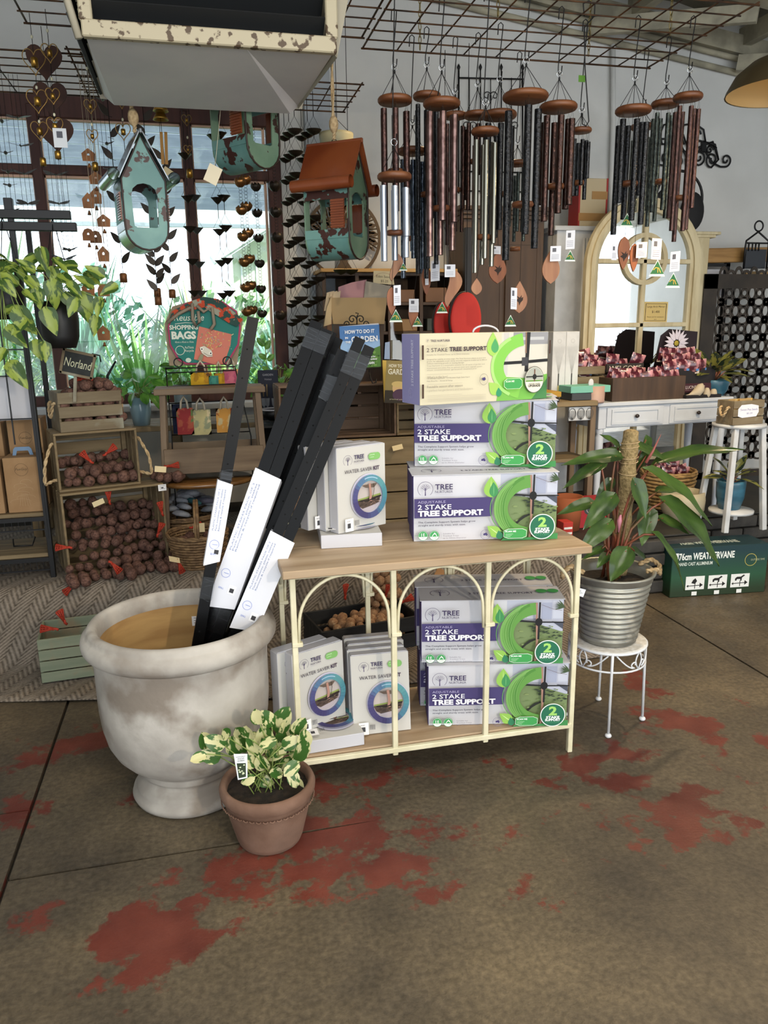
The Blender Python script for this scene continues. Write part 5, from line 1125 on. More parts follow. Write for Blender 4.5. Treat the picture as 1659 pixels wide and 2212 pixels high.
basket('dark wicker basket behind, heaped with grey knitted gloves', Vector((P(405, 1190, 4.28).x, 4.28, PZ + .014)), .15, .19, .18, m_wick, False, 9)
net(P(415, 1140, 3.84), 'red net bag end inside the handled wicker basket', .05, (.6, 0, .2), False)
potatoes([b1.location + Vector((x, y, .135)) for x, y in ((-.07, -.04), (0, -.06), (.06, -.05), (-.04, .04), (.05, .05))], 'd', LBP + 'in the handled wicker basket', 'potatoes in the wicker basket')
cd = MB(); cd.box(P(430, 1140, 3.80), (.055, .0015, .045), rot=(-.15, .05, .2)); solo(cd, 'price_card', m_paper3, 'small blank cream card standing in the handled wicker basket', 'card', P(430, 1147, 3.80))
# grey gloves rolled up
gm = [mat('grey_knit', '#7d7f86', .9, c2='#a0a2a8', scale=20, bump=.3), mat('dark_knit', '#4a4a55', .9, c2='#6c6a78', scale=20), mat('teal_knit', '#2f5f62', .9)]
gl = []
mb = MB(); mb.tube([(-.05, 0, 0), (-.03, .005, .004), (0, 0, .006), (.03, -.004, .004), (.05, 0, 0)], [.004, .016, .018, .015, .006], 8)
for k in range(3): gl.append(mb.mesh(gm[k]))
q0 = Vector((P(405, 1190, 4.28).x, 4.28, PZ + .014 + .18))
for i in range(30):
    a = R.uniform(0, 6.28); rr = .15 * R.random() ** .5; o = bpy.data.objects.new('garden_glove', gl[0 if i % 5 else (1 + i % 2)]); COL.objects.link(o)
    o.location = q0 + Vector((rr * math.cos(a), rr * math.sin(a) - .02, .01 + .09 * (1 - rr / .16) + .02 * (i % 3))); o.rotation_euler = (0, R.uniform(-.3, .3), R.uniform(-.7, .7)); props(o, 'rolled knitted garden glove heaped in the dark wicker basket', 'glove', 'knitted gloves in the basket')
# black flat rack with boxes at the far left
rk = thing('display_rack', 'tall black metal rack with timber shelves at the far left', 'rack', (-1.1, 3.95, PZ + .012))
xr = P(100, 1100, 3.85).x; rz0 = PZ + .014
ztop = P(75, 465, 3.85).z
for x, y in ((xr, 3.84), (xr, 4.2), (xr - .72, 3.84), (xr - .72, 4.2)): MB(rk).box((x, y, (rz0 + ztop) / 2), (.024, .024, ztop - rz0), .002).build('post', m_blk, rk)
MB(rk).box((xr - .005, 3.835, rz0 + .8), (.012, .02, 1.2)).build('post_strip', m_blk, rk)
for z in (ztop, ztop - .05): MB(rk).box((xr - .24 + (.02 if z < ztop else 0), 3.83, z), (.98, .035, .036), .002).build('crossbar', m_blk, rk)
MB(rk).box((xr + .0, 3.83, ztop + .04), (.035, .035, .05), .002).build('post_cap', m_blk, rk)
for py, th in ((1112, .018), (1200, .02)):
    z = P(60, py, 3.86).z
    for k in range(3): MB(rk).box((xr - .36, 3.9 + k * .11, z), (.70, .105, th), .002).build('shelf_slat', m_crate, rk)
    MB(rk).box((xr - .36, 3.835, z - .018), (.72, .012, .02)).build('shelf_rail', m_blk, rk)
    for k in range(24): MB(rk).bar((xr - .70 + k * .03, 3.84, z - .02), (xr - .70 + k * .03, 3.84, z - .07), .002).build('basket_wire', m_blk, rk)
    MB(rk).bar((xr - .72, 3.84, z - .072), (xr, 3.84, z - .072), .006).build('basket_rail', m_blk, rk)
for py in (755, 812, 905): MB(rk).bar((xr - .72, 3.85, P(40, py, 3.85).z), (xr, 3.85, P(40, py, 3.85).z), .006).build('grid_wire', m_blk, rk)
for px in (12,): MB(rk).bar((P(px, 800, 3.85).x, 3.85, 1.0), (P(px, 800, 3.85).x, 3.85, 1.9), .006).build('grid_wire', m_blk, rk)
MB(rk).tube([P(28, 1165, 3.86), P(30, 1180, 3.8), P(70, 1178, 3.8), P(76, 1160, 3.86)], .004, 5).build('basket_handle', m_blk, rk)
m_kraft = mat('kraft_cardboard', '#8f6f4c', .85, c2='#9a7a56', scale=8); m_kblue = mat('blue_card_handle', '#6f8aa8', .8)
def growbox(pl, xr_, Y, h, label, w_=.155, d=.15):
    t = thing('cardboard_box', label, 'box', group='cardboard grow kit boxes on the rack'); MB().box((w_ / 2, d / 2, h / 2), (w_, d, h), .002).build('carton', m_kraft, t)
    MB().prism([(w_ * .2, 0), (w_ * .24, .03), (w_ * .3, .04), (w_ * .7, .04), (w_ * .76, .03), (w_ * .8, 0), (w_ * .7, 0), (w_ * .66, .022), (w_ * .34, .022), (w_ * .3, 0)], .004, (0, d / 2, h)).build('handle', m_kblue, t)
    p = Print((0, 0, 0)); c = '#40301f'; p.ring(w_ / 2, h * .78, .03, .03, .0012, c); p.text('FunGuy', w_ / 2, h * .77, .012, c, width=.052, center=True, shear=.25)
    for k in range(6): p.ring(w_ / 2 + R.uniform(-.02, .02), h * (.2 + .07 * k), .045 - .004 * k, .014, .0008, '#b59a78', -10, 200, 16)
    for k in range(5): p.line([(w_ * .5 + (k - 2) * .012, h * .12), (w_ * .5 + (k - 2) * .006, h * .35)], .0008, '#b59a78')
    p.build('printed_front', None, t); return place3(t, pl, Y, xr_, w_)
zs = P(60, 1112, 3.86).z + .011
for (px, xr_, Y, h, lb, z) in ((19, 91, 3.87, .265, 'nearest upright kraft box with a blue handle on the rack, by the post', zs), (-66, 16, 3.87, .255, 'kraft box cut by the left edge of the picture, lower rack shelf', zs), (38, 106, 4.04, .43, 'taller kraft box behind the one with the blue handle', zs), (-48, 22, 4.04, .42, 'taller kraft box in the back row at the far left', zs)):
    o = growbox((px, 1105), xr_, Y, h, lb); o.location.z = z; o.rotation_euler.z = 0
# pale boxes on the upper rack level
sb = thing('shop_carton', 'white and kraft printed carton hanging on the upper left rack', 'box', P(20, 890, 3.92)); MB().box((.0, .03, .06), (.2, .05, .2), .002).build('carton', m_card, sb)
# ---- wooden A-frame stand with trough
m_std = wood('grey_brown_stand_wood', '#5c4a38', '#7a6750', 0, 12, .65, .3); m_stdv = wood('stand_leg_wood', '#5c4a38', '#7a6750', 2, 12, .65, .3)
YS = 4.12
a_, b_ = P(332, 850, YS - .1), P(572, 838, YS - .1); zt_ = (a_.z + b_.z) / 2
ws = thing('timber_stand', 'tall timber stand with splayed legs, a trough and a polished oval shelf', 'stand', ((a_.x + b_.x) / 2, YS, PZ + .014))
for k in range(2): MB(ws).box(((a_.x + b_.x) / 2, YS - .06 + k * .13, zt_), (b_.x - a_.x, .125, .03), .003).build('top_plank', m_std, ws)
for x, sg in ((P(356, 900, YS).x, -1), (P(556, 900, YS).x, 1)):
    for y, sy_ in ((YS - .09, -1), (YS + .1, 1)): MB(ws).bar((x, y, zt_ - .015), (x + sg * .035, y + sy_ * .05, PZ + .016), .03, .035, .002).build('leg', m_stdv, ws)
zl = P(460, 985, YS).z
for y in (YS - .13, YS + .12): MB(ws).box(((a_.x + b_.x) / 2, y, zl), (.50, .014, .13), .002).build('trough_board', m_std, ws)
MB(ws).box(((a_.x + b_.x) / 2, YS, zl - .06), (.50, .24, .012), .002).build('trough_base', m_std, ws)
MB(ws).lathe([(0, -.012), (.24, -.012), (.25, -.002), (.248, .008), (.24, .012), (0, .012)], 40, (P(445, 1040, YS).x, YS - .02, P(445, 1042, YS - .1).z), sy=.8).build('oval_shelf', mat('polished_honey_wood', '#6d4a26', .25, c2='#8a6236', scale=3, stretch=(1, 8, 8), coat=.5), ws)
# wire rack with printed tote bags on and behind the stand
wr = thing('wire_bag_rack', 'black wire rack holding small printed tote bags on the timber stand', 'rack', (P(430, 830, 4.25).x, 4.22, PZ + .015))
def wire(pts, r_=.0035, nm='wire', rt=wr, mt=None, cl=False): return MB(rt).tube(pts, r_, 5, cl).build(nm, mt or m_blk, rt)
for y_, (p0, p1) in ((4.2, ((358, 796), (508, 792))), (4.2, ((358, 806), (508, 800))), (4.2, ((362, 836), (508, 829))), (4.2, ((366, 872), (520, 864))), (4.2, ((368, 902), (520, 895))), (4.2, ((370, 940), (540, 932)))): wire([P(*p0, y_), P(*p1, y_)])
for px, q in ((358, 374), (508, 545)): wire([P(px, 794, 4.2), P(q - 3, 942, 4.2), P(q, 1012, 4.2), Vector((P(q, 1012, 4.2).x, 4.2, PZ + .015))])
for px, py in ((385, 783), (491, 780)): c_ = P(px, py, 4.19); wire([c_ + Vector((.022 * math.cos(a), 0, .022 * math.sin(a))) for a in [2 * PI * k / 14 for k in range(14)]], cl=True)
def tote(px, py, w_, h_, Y, cols, label, handles=True, px1=None):
    c = P(px, py, Y); t = thing('printed_tote_bag', label, 'bag', c - Vector((0, 0, h_ / 2)), group='small printed tote bags on the wire rack'); W2 = w_ / 2
    mb = MB(); mb.grid(lambda u, v: (lerp(-W2, W2, u), -.012 * math.sin(PI * u) * math.sin(PI * v) , h_ * v), 6, 6); mb.grid(lambda u, v: (lerp(-W2, W2, u), .012 * math.sin(PI * u) * math.sin(PI * v), h_ * v), 6, 6); mb.build('bag_body', mat('tote_' + cols[0][1:], cols[0], .9, c2=cols[1], scale=14, lo=.48, hi=.52, c3=cols[2], scale3=9, lo3=.55, hi3=.57), t)
    if handles:
        for y in (-.006, .006): MB().tube([(-W2 * .45, y, h_ * .97), (-W2 * .35, y, h_ + .035), (0, y, h_ + .06), (W2 * .35, y, h_ + .035), (W2 * .45, y, h_ * .97)], .006, 5).build('handle', mat('cotton_handle', '#bdb19a', .9), t)
    return t
tote(435, 822, .11, .085, 4.24, ('#c79a1e', '#a87a18', '#5c3a1e'), 'yellow tote bag with brown fruit print on the upper wire shelf, left')
tote(462, 826, .05, .07, 4.228, ('#3c8072', '#2c6a60', '#e0dcb8'), 'narrow teal tote bag with a small cream label, upper wire shelf', False)
tote(474, 822, .055, .08, 4.26, ('#c79a1e', '#a87a18', '#3c2a1a'), 'yellow tote bag with a dark round motif, upper wire shelf')
tote(500, 818, .09, .10, 4.27, ('#c8697a', '#b0506a', '#e0b050'), 'pink tote bag with orange flower print on the upper wire shelf')
tote(400, 910, .085, .14, 4.17, ('#8a2c2c', '#a0503a', '#5c7040'), 'red and green tulip print tote bag on the lower wire shelf')
tote(435, 912, .10, .135, 4.18, ('#b3a878', '#8a8f70', '#c9b890'), 'cream and grey tote bag on the lower wire shelf, middle', True)
tote(486, 908, .09, .13, 4.18, ('#c98f40', '#c4b080', '#8a2c2c'), 'orange and cream tote bag on the lower wire shelf, right')
tote(383, 905, .05, .16, 4.3, ('#1c2440', '#2a3048', '#6c6c70'), 'navy folded bag hanging at the left of the wire rack', False)
# reusable bags sign with cloth bags draped over it
YR = 4.30
sg_ = thing('bag_sign', 'teal hexagonal sign reading Reusable Shopping Bags with a pink rim and a bird tote picture', 'sign', P(440, 790, YR))
hexp = [(357, 700), (378, 668), (440, 640), (470, 640), (520, 690), (524, 700), (500, 785), (398, 790), (366, 740)]
rimp = [(362, 705), (376, 672), (400, 655), (445, 645), (480, 650), (512, 672), (520, 705), (516, 745), (498, 775), (488, 787), (402, 787), (385, 778), (366, 745)]
def pg(pts, Y, nm, m_, root, th=.006, par=None): 
    q = [P(x, y, Y) for x, y in pts]; o_ = Vector((0, Y, 0)); mb = MB(root); mb.prism([(v.x, v.z) for v in q], th, (0, Y, 0)); return mb.build(nm, m_, par or root)
pg([(355, 700), (372, 662), (440, 642), (525, 690), (512, 788), (366, 790)], YR + .03, 'canvas_backing_bag', mat('natural_canvas', '#a8977e', .9, c2='#94836c', scale=12), sg_, .02)
pg(rimp, YR + .004, 'sign_rim', ink('#b03a60'), sg_, .006)
q = [((x - 441) * .955 + 441, (y - 716) * .955 + 716) for x, y in rimp]; pg(q, YR - .001, 'sign_panel', ink('#22786e'), sg_, .005)
p = Print((0, YR - .002, 0), (1, 0, 0), (0, 0, 1), sg_)
def U(x, y): v = P(x, y, YR); return v.x, v.z
px_ = S(440, YR, 1)
for tx, x, y, h, wd, b_ in (('Reusable', 376, 693, 14, 60, .0), ('SHOPPING', 366, 712, 9, 58, .03), ('BAGS', 371, 732, 15, 50, .05), ('45cm x 45cm x 10cm', 378, 741, 4, 38, 0), ('ReThink', 400, 753, 5, 18, 0), ('Recycle', 400, 760, 5, 18, 0)):
    u_, v_ = U(x, y); p.text(tx, u_, v_, h * px_, '#dfe2d2', width=wd * px_, bold=b_, shear=.25 if tx == 'Reusable' else 0)
u_, v_ = U(389, 757); p.ring(u_, v_, 9.5 * px_, 9.5 * px_, 1 * px_, '#dfe2d2'); u_, v_ = U(407, 778); p.ell(u_, v_, 6 * px_, 5 * px_, '#cfdacb', 8)
u_, v_ = U(378, 698); p.line([U(378, 700), U(400, 697), U(420, 698)], px_, '#dfe2d2')
p.poly([U(430, 705), U(500, 722), U(498, 745), U(484, 786), U(466, 788), U(419, 776)], '#d07a66')
for k in range(70): x, y = R.gauss(462, 14), R.gauss(735, 11); p.line([U(x, y), U(x + R.uniform(-5, 5), y + R.uniform(-5, 5))], 1.3 * px_, R.choice(['#d8c060', '#c98f80', '#98a078', '#e0d8a0', '#b0a898']))
p.poly([U(431, 750), U(441, 747), U(457, 757), U(459, 770), U(448, 771), U(436, 763)], '#d8d2c0'); p.poly([U(434, 764), U(440, 766), U(436, 780), U(427, 777)], '#8f8a6c')
for x, y in ((436, 754), (455, 763)): u_, v_ = U(x, y); p.ell(u_, v_, 3.6 * px_, 3.6 * px_, '#eeeade', 12); p.ell(u_, v_, 1.6 * px_, 1.6 * px_, '#151515', 10)
p.line([U(440, 762), U(450, 768), U(458, 768)], .8 * px_, '#3a3428')
p.stick('lettering', sg_)
cb_ = thing('draped_bag', 'fruit-print cloth bag with beige straps draped over the top of the teal sign', 'bag', P(470, 660, YR - .03))
m_print = mat('fruit_print_cloth', '#2c4a44', .9, c2='#c0492c', scale=26, lo=.5, hi=.53, c3='#9a9a88', scale3=22, lo3=.58, hi3=.6)
pg([(372, 672), (415, 650), (440, 641), (472, 646), (525, 690), (512, 706), (498, 700), (470, 682), (440, 664), (410, 672), (366, 690)], YR - .02, 'cloth', m_print, cb_, .012)
for q in (((415, 655), (416, 690), (424, 705), (431, 695), (428, 672)), ((425, 660), (440, 674), (458, 664), (463, 700), (455, 712)), ((362, 697), (385, 678), (412, 664))): MB(cb_).tube([P(x, y, YR - .028) for x, y in q], .009, 6).build('strap', mat('beige_strap', '#8f8270', .9), cb_)
# bench below the window with plants
zb_ = P(430, 908, 4.75).z
bn = thing('window_bench', 'low timber bench beneath the window carrying pot plants', 'bench', (-.2, 4.75, PZ + .014))
for k in range(3): MB(bn).box((-.15, 4.6 + k * .15, zb_ - .015), (1.75, .145, .03), .003).build('top_plank', m_crate, bn)
for x in (-.95, -.15, .66):
    for y in (4.58, 4.9): MB(bn).box((x, y, (PZ + .014 + zb_ - .03) / 2), (.05, .05, zb_ - .03 - PZ - .014), .003).build('leg', m_crate, bn)
gmesh = [leafmesh(1, .7, 'heart', .3, .15, m_green), leafmesh(1, .6, 'oval', .1, .2, m_green)]
def potplant(label, px, pz, Y, r_, h, mt, leaves, lm, plabel, spread, n, name='potted_plant', seed=1, size=.07, up=.1, potname='glass_pot'):
    c = Vector((P(px, 900, Y).x, Y, pz)); t = thing(name, label, 'plant', c); MB().lathe([(0, 0), (r_ * .75, 0), (r_ * .98, h * .5), (r_, h), (r_ * .93, h), (r_ * .9, h * .8), (0, h * .78)], 24).build('pot', mt, t, plabel)
    R2 = random.Random(seed)
    for i in range(n):
        a = R2.uniform(0, 6.28); el = R2.uniform(-.3, 1.2); d = Vector((math.cos(a) * math.cos(el), math.sin(a) * math.cos(el), math.sin(el))); L_ = spread * R2.uniform(.5, 1)
        A = c + Vector((0, 0, h + up * .3)) + d * L_; B = A + (d * .6 + Vector((0, 0, -.5))).normalized() * size * R2.uniform(.8, 1.25)
        leaf(lm[i % len(lm)], A, B, t, (R2.uniform(-.5, .5), -.7, .6), R2.uniform(-.5, .5)); r0 = c + Vector((0, 0, h * .85)); MB(t).tube([r0, (r0 + A) / 2 + Vector((0, 0, .03)), A], .002, 4).build('stem', m_stem, t)
    return t
m_bglass = mat('blue_glass', '#7d9aa8', .15, spec=.6); m_blue = mat('blue_glazed_pot', '#2c5568', .3, c2='#3a6a80', scale=5, stretch=(1, 1, 4))
potplant('bright pothos in a blue glass pot on the window bench, left of the timber stand', 305, zb_, 4.62, .06, .16, m_bglass, 0, gmesh, 'pale blue glass pot', .13, 22, seed=4, size=.08)
potplant('green pothos in a grey pot behind the upper wire shelf', 398, zb_ + .0, 4.68, .05, .22, mat('grey_pot', '#7d8a90', .6), 0, gmesh, None, .11, 14, seed=9, size=.07)
potplant('bright green pothos trailing right of the leaning stakes, under the window corner', 607, zb_, 4.62, .06, .15, m_bglass, 0, gmesh, None, .16, 34, seed=5, size=.075)
ff = thing('slender_plant', 'slender upright plant with a few oval leaves against the window, right of the stakes', 'plant', P(585, 880, 4.75)); ff.location.z = zb_
MB(ff).tube([Vector((P(585, 850, 4.75).x, 4.75, zb_ + .1)), P(578, 800, 4.75), P(572, 745, 4.75)], .003, 5).build('stem', m_stem, ff); MB(ff).lathe([(0, 0), (.04, 0), (.05, .1), (.046, .1), (0, .09)], 16, Vector((P(585, 850, 4.75).x, 4.75, zb_))).build('pot', m_bglass, ff)
for a, b in (((572, 748), (555, 730)), ((574, 755), (583, 735)), ((576, 775), (558, 765)), ((578, 780), (592, 765)), ((580, 800), (566, 792))): leaf(gmesh[1], P(*a, 4.75), P(*b, 4.74), ff, (0, -1, .2))
cn = thing('watering_can', 'small dark metal watering can with a long spout against the window', 'watering can', P(214, 835, 4.6)); cc = P(214, 815, 4.6)
cn.location.z = zb_
MB(cn).lathe([(0, 0), (.05, 0), (.044, .13), (.04, .135), (0, .13)], 20, (cc.x, 4.6, zb_ + .12)).build('can_body', m_blk, cn); MB(cn).lathe([(.055, 0), (.055, .12), (0, .12)], 16, (cc.x, 4.6, zb_)).build('stand_block', m_crate, cn)
MB(cn).tube([(cc.x + .03, 4.6, zb_ + .14), P(232, 812, 4.6), P(250, 780, 4.6)], [.012, .008, .005], 8).build('spout', m_blk, cn); MB(cn).tube([P(190, 790, 4.6), P(200, 764, 4.6), P(215, 768, 4.6), P(218, 782, 4.6)], .004, 6).build('handle', m_blk, cn)
nv = thing('tool_display', 'navy display card of garden trowels and forks right of the timber stand', 'display', P(583, 900, 4.5)); nv.location.z = zb_
p0, p1 = P(556, 800, 4.5), P(603, 880, 4.5); MB(nv).box(((p0.x + p1.x) / 2, 4.5, (p0.z + zb_) / 2), (p1.x - p0.x, .02, p0.z - zb_), .002).build('card', ink('#161b2c'), nv)
pr_ = Print((0, 4.49, 0), root=nv); v = P(567, 812, 4.49); pr_.text('GARDEN', v.x, v.z, .012, '#9a9aa0', width=.06); pr_.text('TOOLS', v.x + .01, v.z - .025, .009, '#9a9aa0', width=.04); pr_.stick('lettering', nv)
for x in (568, 576, 590): v = P(x, 830, 4.48); MB(nv).tube([v, v - Vector((0, 0, .07))], .004, 5).build('tool_handle', m_crate, nv); MB(nv).prism([(-.013, -.02), (-.01, -.06), (0, -.075), (.01, -.06), (.013, -.02)], .003, v - Vector((0, 0, .06))).build('tool_blade', mat('steel', '#8a8c90', .3, metal=.9), nv)
bw = thing('black_bowl', 'black openwork bowl with a pale rim on the dark crate right of the timber stand', 'bowl', P(592, 912, 4.3)); c_ = P(592, 908, 4.3)
MB(bw).lathe([(.03, 0), (.06, .02), (.07, .06), (.066, .06), (.055, .022), (0, .008)], 24, c_).build('bowl', m_blk, bw); MB(bw).tube([c_ + Vector((.069 * math.cos(a), .069 * math.sin(a), .062)) for a in [2 * PI * k / 24 for k in range(24)]], .005, 5, True).build('rim', m_card, bw)
dk = crate('dark_crate', 'dark upright crate between the timber stand and the leaning stakes', .3, .3, 0.10 + c_.z - PZ - .13, m_blkwood, 3, 'front'); dk.location = Vector((P(566, 930, 4.15).x, 4.15, PZ + .016))
# ---- centre: crates with potatoes, boxes, books
YC = 3.95
zc0 = P(760, 946, YC).z; zc1 = P(760, 830, YC).z
cX = crate('wooden_crate', 'brown board crate on its side carrying the garden book, behind the stakes', .62, .3, zc1 - zc0, wood('brown_board', '#54402f', '#6f5844', 0, 14, .7, .25), 3, 'front')
cX.location = Vector((P(604, 900, YC).x, YC, zc0)); 
cX2 = crate('wooden_crate', 'tall brown crate of potatoes on the platform behind the console', .68, .34, zc0 - PZ - .02, m_crate, 4, 'top', False, .05); cX2.location = Vector((P(640, 1000, YC).x - .02, YC - .04, PZ + .018))
potatoes(heap(cX2, .04, .66, .04, .04, .0 + zc0 - PZ - .06, lambda u, v: zc0 - PZ + .01, sp=.052, keep=.95), 't', 'tan seed potato in the tall crate behind the console top', 'potatoes in the tall crate')
for px, py, Y, lb in ((865, 962, 3.93, 'right of the upright water saver kits'),): net(P(px, py, Y), 'red net bag end in the tall crate, ' + lb, .06, (1, 0, .2))
potatoes([P(px, py, 3.85 + .02 * (i % 3)) for i, (px, py) in enumerate(((660, 1062), (668, 1080), (655, 1098), (672, 1100), (662, 1118), (676, 1122), (650, 1078), (645, 1062), (684, 1112), (640, 1092)))], 't', 'tan seed potato in the net hanging behind the chalk sign', 'potatoes behind the chalk sign')
ns = thing('net_sack', 'red net sack of tan potatoes at the left of the tall crate behind the stakes', 'net bag', P(664, 1090, 3.87)); c_ = P(664, 1093, 3.87)
for k_ in range(12): a = PI * k_ / 12; MB(ns).tube([c_ + Vector((.07 * math.cos(a) * math.sin(t), .04 * math.sin(a) * math.sin(t), .095 * math.cos(t))) for t in [2 * PI * q / 24 for q in range(24)]], .001, 3, True).build('net_cord', m_net, ns)
MB(ns).tube([c_ + Vector((0, 0, .09)), c_ + Vector((0, .04, .16)), c_ + Vector((0, .06, .15))], .004, 5).build('net_tie', m_net, ns)
# black crate on the rug seen under the console
cK = crate('black_crate', 'black-stained crate of tan potatoes behind the console, seen through its arches', .50, .28, .155, m_blkwood, 2, 'top', False, .15); a, b = G(692, 1400, .012), G(895, 1372, .012)
cK.location = Vector((P(690, 1385, 3.30).x, 3.22, .012)); cK.rotation_euler = (0, 0, m2(10)); cK.scale = (1, 1, 1)
potatoes(heap(cK, .05, .45, .05, .23, .05, lambda u, v: .12 + .05 * math.sin(u * 3) , sp=.052, keep=.9), 't', 'tan seed potato in the black crate under the console', 'potatoes in the black crate')
M_ = root_mat(cK)
potatoes([M_ @ Vector((.34 + .047 * (i % 3) + .02 * (j % 2), .17 + .045 * (i // 3), .18 + .04 * j)) for j in range(5) for i in range(6 if j < 3 else 3)], 't', 'tan seed potato in the tall net standing in the black crate', 'potatoes in the tall net')
net(P(832, 1290, 3.3), 'red net bag end on the tall net in the black crate', .06, (.3, 0, 1), False); net(P(745, 1290, 3.3), 'red net bag end at the left in the black crate', .06, (.1, 0, 1), False); net(P(868, 1302, 3.35), 'red net bag end at the right in the black crate', .06, (.9, 0, .4), False)
tg = MB(); tg.box(P(952, 1240, 3.45), (.06, .002, .05), rot=(0, .5, 0)); solo(tg, 'card_tag', mat('kraft_tag', '#b8895a', .8), 'tilted kraft card tag with a dark drawing behind the lower boxes', 'tag', P(952, 1250, 3.45))
# book on a scroll easel
m_scr = mat('wrought_iron', '#17130f', .5, metal=.4)
def spiral(c, r_, a0, turns, n=26, flip=1, grow=0): return [Vector(c) + Vector((flip * r_ * (1 - .82 * i / n) * math.cos(a0 + turns * 2 * PI * i / n), 0, r_ * (1 - .82 * i / n) * math.sin(a0 + turns * 2 * PI * i / n))) for i in range(n + 1)]
YB = 3.9
es = thing('book_easel', 'wrought iron scroll easel holding the blue garden book', 'easel', P(782, 830, YB))
for f_ in (-1, 1):
    c_ = P(770 + f_ * 9, 690, YB + .02); MB(es).tube(spiral(c_, .022, PI if f_ > 0 else PI, -1.2, flip=f_), .003, 5).build('scroll', m_scr, es); MB(es).tube(spiral(P(770 + f_ * 20, 700, YB + .02), .016, 0, 1.1, flip=f_), .003, 5).build('scroll', m_scr, es)
    MB(es).tube([P(775 + f_ * 22, 800, YB - .03), P(775 + f_ * 25, 815, YB - .06), P(775 + f_ * 30, 828, YB - .07), P(775 + f_ * 37, 826, YB - .07), P(775 + f_ * 38, 818, YB - .07)], .004, 5).build('foot', m_scr, es)
MB(es).tube([P(771, 704, YB + .02), P(771, 684, YB + .02), P(774, 677, YB + .02), P(768, 676, YB + .02)], .003, 5).build('scroll', m_scr, es); MB(es).tube([P(771, 700, YB + .02), P(775, 800, YB + .02), P(775, 829, YB + .06)], .004, 5).build('upright', m_scr, es); MB(es).tube([P(745, 798, YB - .03), P(820, 795, YB - .03)], .004, 5).build('ledge', m_scr, es)
def card(name, label, cat, quad, Y, mt, th=.006, fn=None, root=None):
    t = thing(name, label, cat, P(*quad[3], Y)); q = [P(x, y, Y) for x, y in quad]; mb = MB(t)
    mb.add(q + [v + Vector((0, th, 0)) for v in q], [(0, 3, 2, 1), (4, 5, 6, 7), (0, 1, 5, 4), (1, 2, 6, 5), (2, 3, 7, 6), (3, 0, 4, 7)]); mb.build('card', mt, t)
    if fn:
        o = q[3]; ax = (q[2] - q[3]); az = (q[0] - q[3]); pr2 = Print(o, ax, az, t); pr2.az = (az - pr2.ax * az.dot(pr2.ax)).normalized(); fn(pr2, ax.length, az.length); pr2.stick('printing', t)
    return t
def f1(p, w, h):
    p.rect(0, 0, w, h, '#4a78b0'); p.rect(0, h * .35, w, h * .3, '#8fb2d8'); p.poly([(0, 0), (w, 0), (w, h * .5), (w * .7, h * .4), (0, h * .38)], '#4f7a34')
    for k in range(60): p.ell(R.uniform(0, w * .97), R.uniform(0, h * .36), R.uniform(.004, .01), R.uniform(.004, .008), R.choice(['#3f6a28', '#5c8a3c', '#2f5520', '#6f9a48']), 7)
    for tx, x, y, hh, wd in (('HOW TO DO IT', .12, .82, .085, .74), ('IN', .12, .70, .05, .07), ('THE', .12, .60, .05, .13), ('GARDEN', .27, .62, .13, .66), ('notes for', .66, .24, .04, .2), ('every gardener', .6, .18, .04, .3), ('BRAHN', .6, .08, .06, .22)): p.text(tx, w * x, h * y, h * hh, '#e8ecf0', width=w * wd, bold=.03)
card('garden_book', 'blue and green book titled How To Do It In The Garden on the scroll easel', 'book', ((735, 705), (818, 698), (823, 792), (738, 797)), YB - .02, m_card, .014, f1)
def f2(p, w, h):
    p.rect(0, 0, w, h, '#8a7a4a'); p.rect(0, 0, w, h * .3, '#2a2418'); p.ell(w * .5, h * .36, w * .22, h * .16, '#c9a878'); p.ell(w * .5, h * .45, w * .26, h * .07, '#c8b070'); p.ell(w * .6, h * .2, w * .3, h * .14, '#4a3048')
    p.text('HOW TO DO IT', w * .1, h * .84, h * .08, '#e0dcc8', width=w * .85, bold=.02); p.text('GARDEN', w * .08, h * .68, h * .13, '#e0dcc8', width=w * .88, bold=.02); p.text('practical advice', w * .2, h * .08, h * .03, '#c0b898', width=w * .6)
card('garden_book', 'gold-toned garden book with a figure in a sun hat, partly behind the cream box', 'book', ((826, 778), (884, 780), (886, 872), (830, 870)), YB - .03, mat('brass_card', '#9a7c30', .25, metal=.6), .012, f2)
bp = crate('small_side_table', 'small brown timber side table behind the gold garden book', .2, .2, P(870, 872, YB).z - zc0 - .002, m_crate, 2, 'front', cat='table'); bp.location = Vector((P(850, 900, YB + .05).x + .02, YB + .05, zc0 + .001))
# seed envelopes bin
sbn = thing('seed_envelope_bin', 'cream cardboard bin of seed envelopes with pink and clear sheets behind the book', 'bin', P(770, 830, 4.05))
for q, Y, mt_ in ((((712, 643), (836, 643), (830, 700), (720, 700)), 4.12, '#a98f66'), (((706, 665), (716, 640), (716, 700), (700, 705)), 4.11, '#c4aa80')): pg(q, Y, 'bin_panel', mat('bin_' + mt_[1:], mt_, .85), sbn, .02)
pg([(720, 700), (830, 700), (826, 830), (726, 830)], 4.14, 'bin_stand', m_dkwood, sbn, .05)
pg([(731, 620), (760, 610), (792, 604), (788, 643), (731, 645)], 4.17, 'pink_envelope', mat('pink_sheet', '#b08084', .6), sbn, .004); pg([(790, 607), (844, 618), (834, 643), (786, 643)], 4.16, 'grey_envelope', mat('grey_sheet', '#9a9282', .6), sbn, .004)
for k in range(3): pg([(706 + k * 7, 632 + k), (722 + k * 7, 628), (718 + k * 7, 668), (700 + k * 7, 672)], 4.145 - k * .008, 'cream_envelope', ink('#c8b290'), sbn, .003)
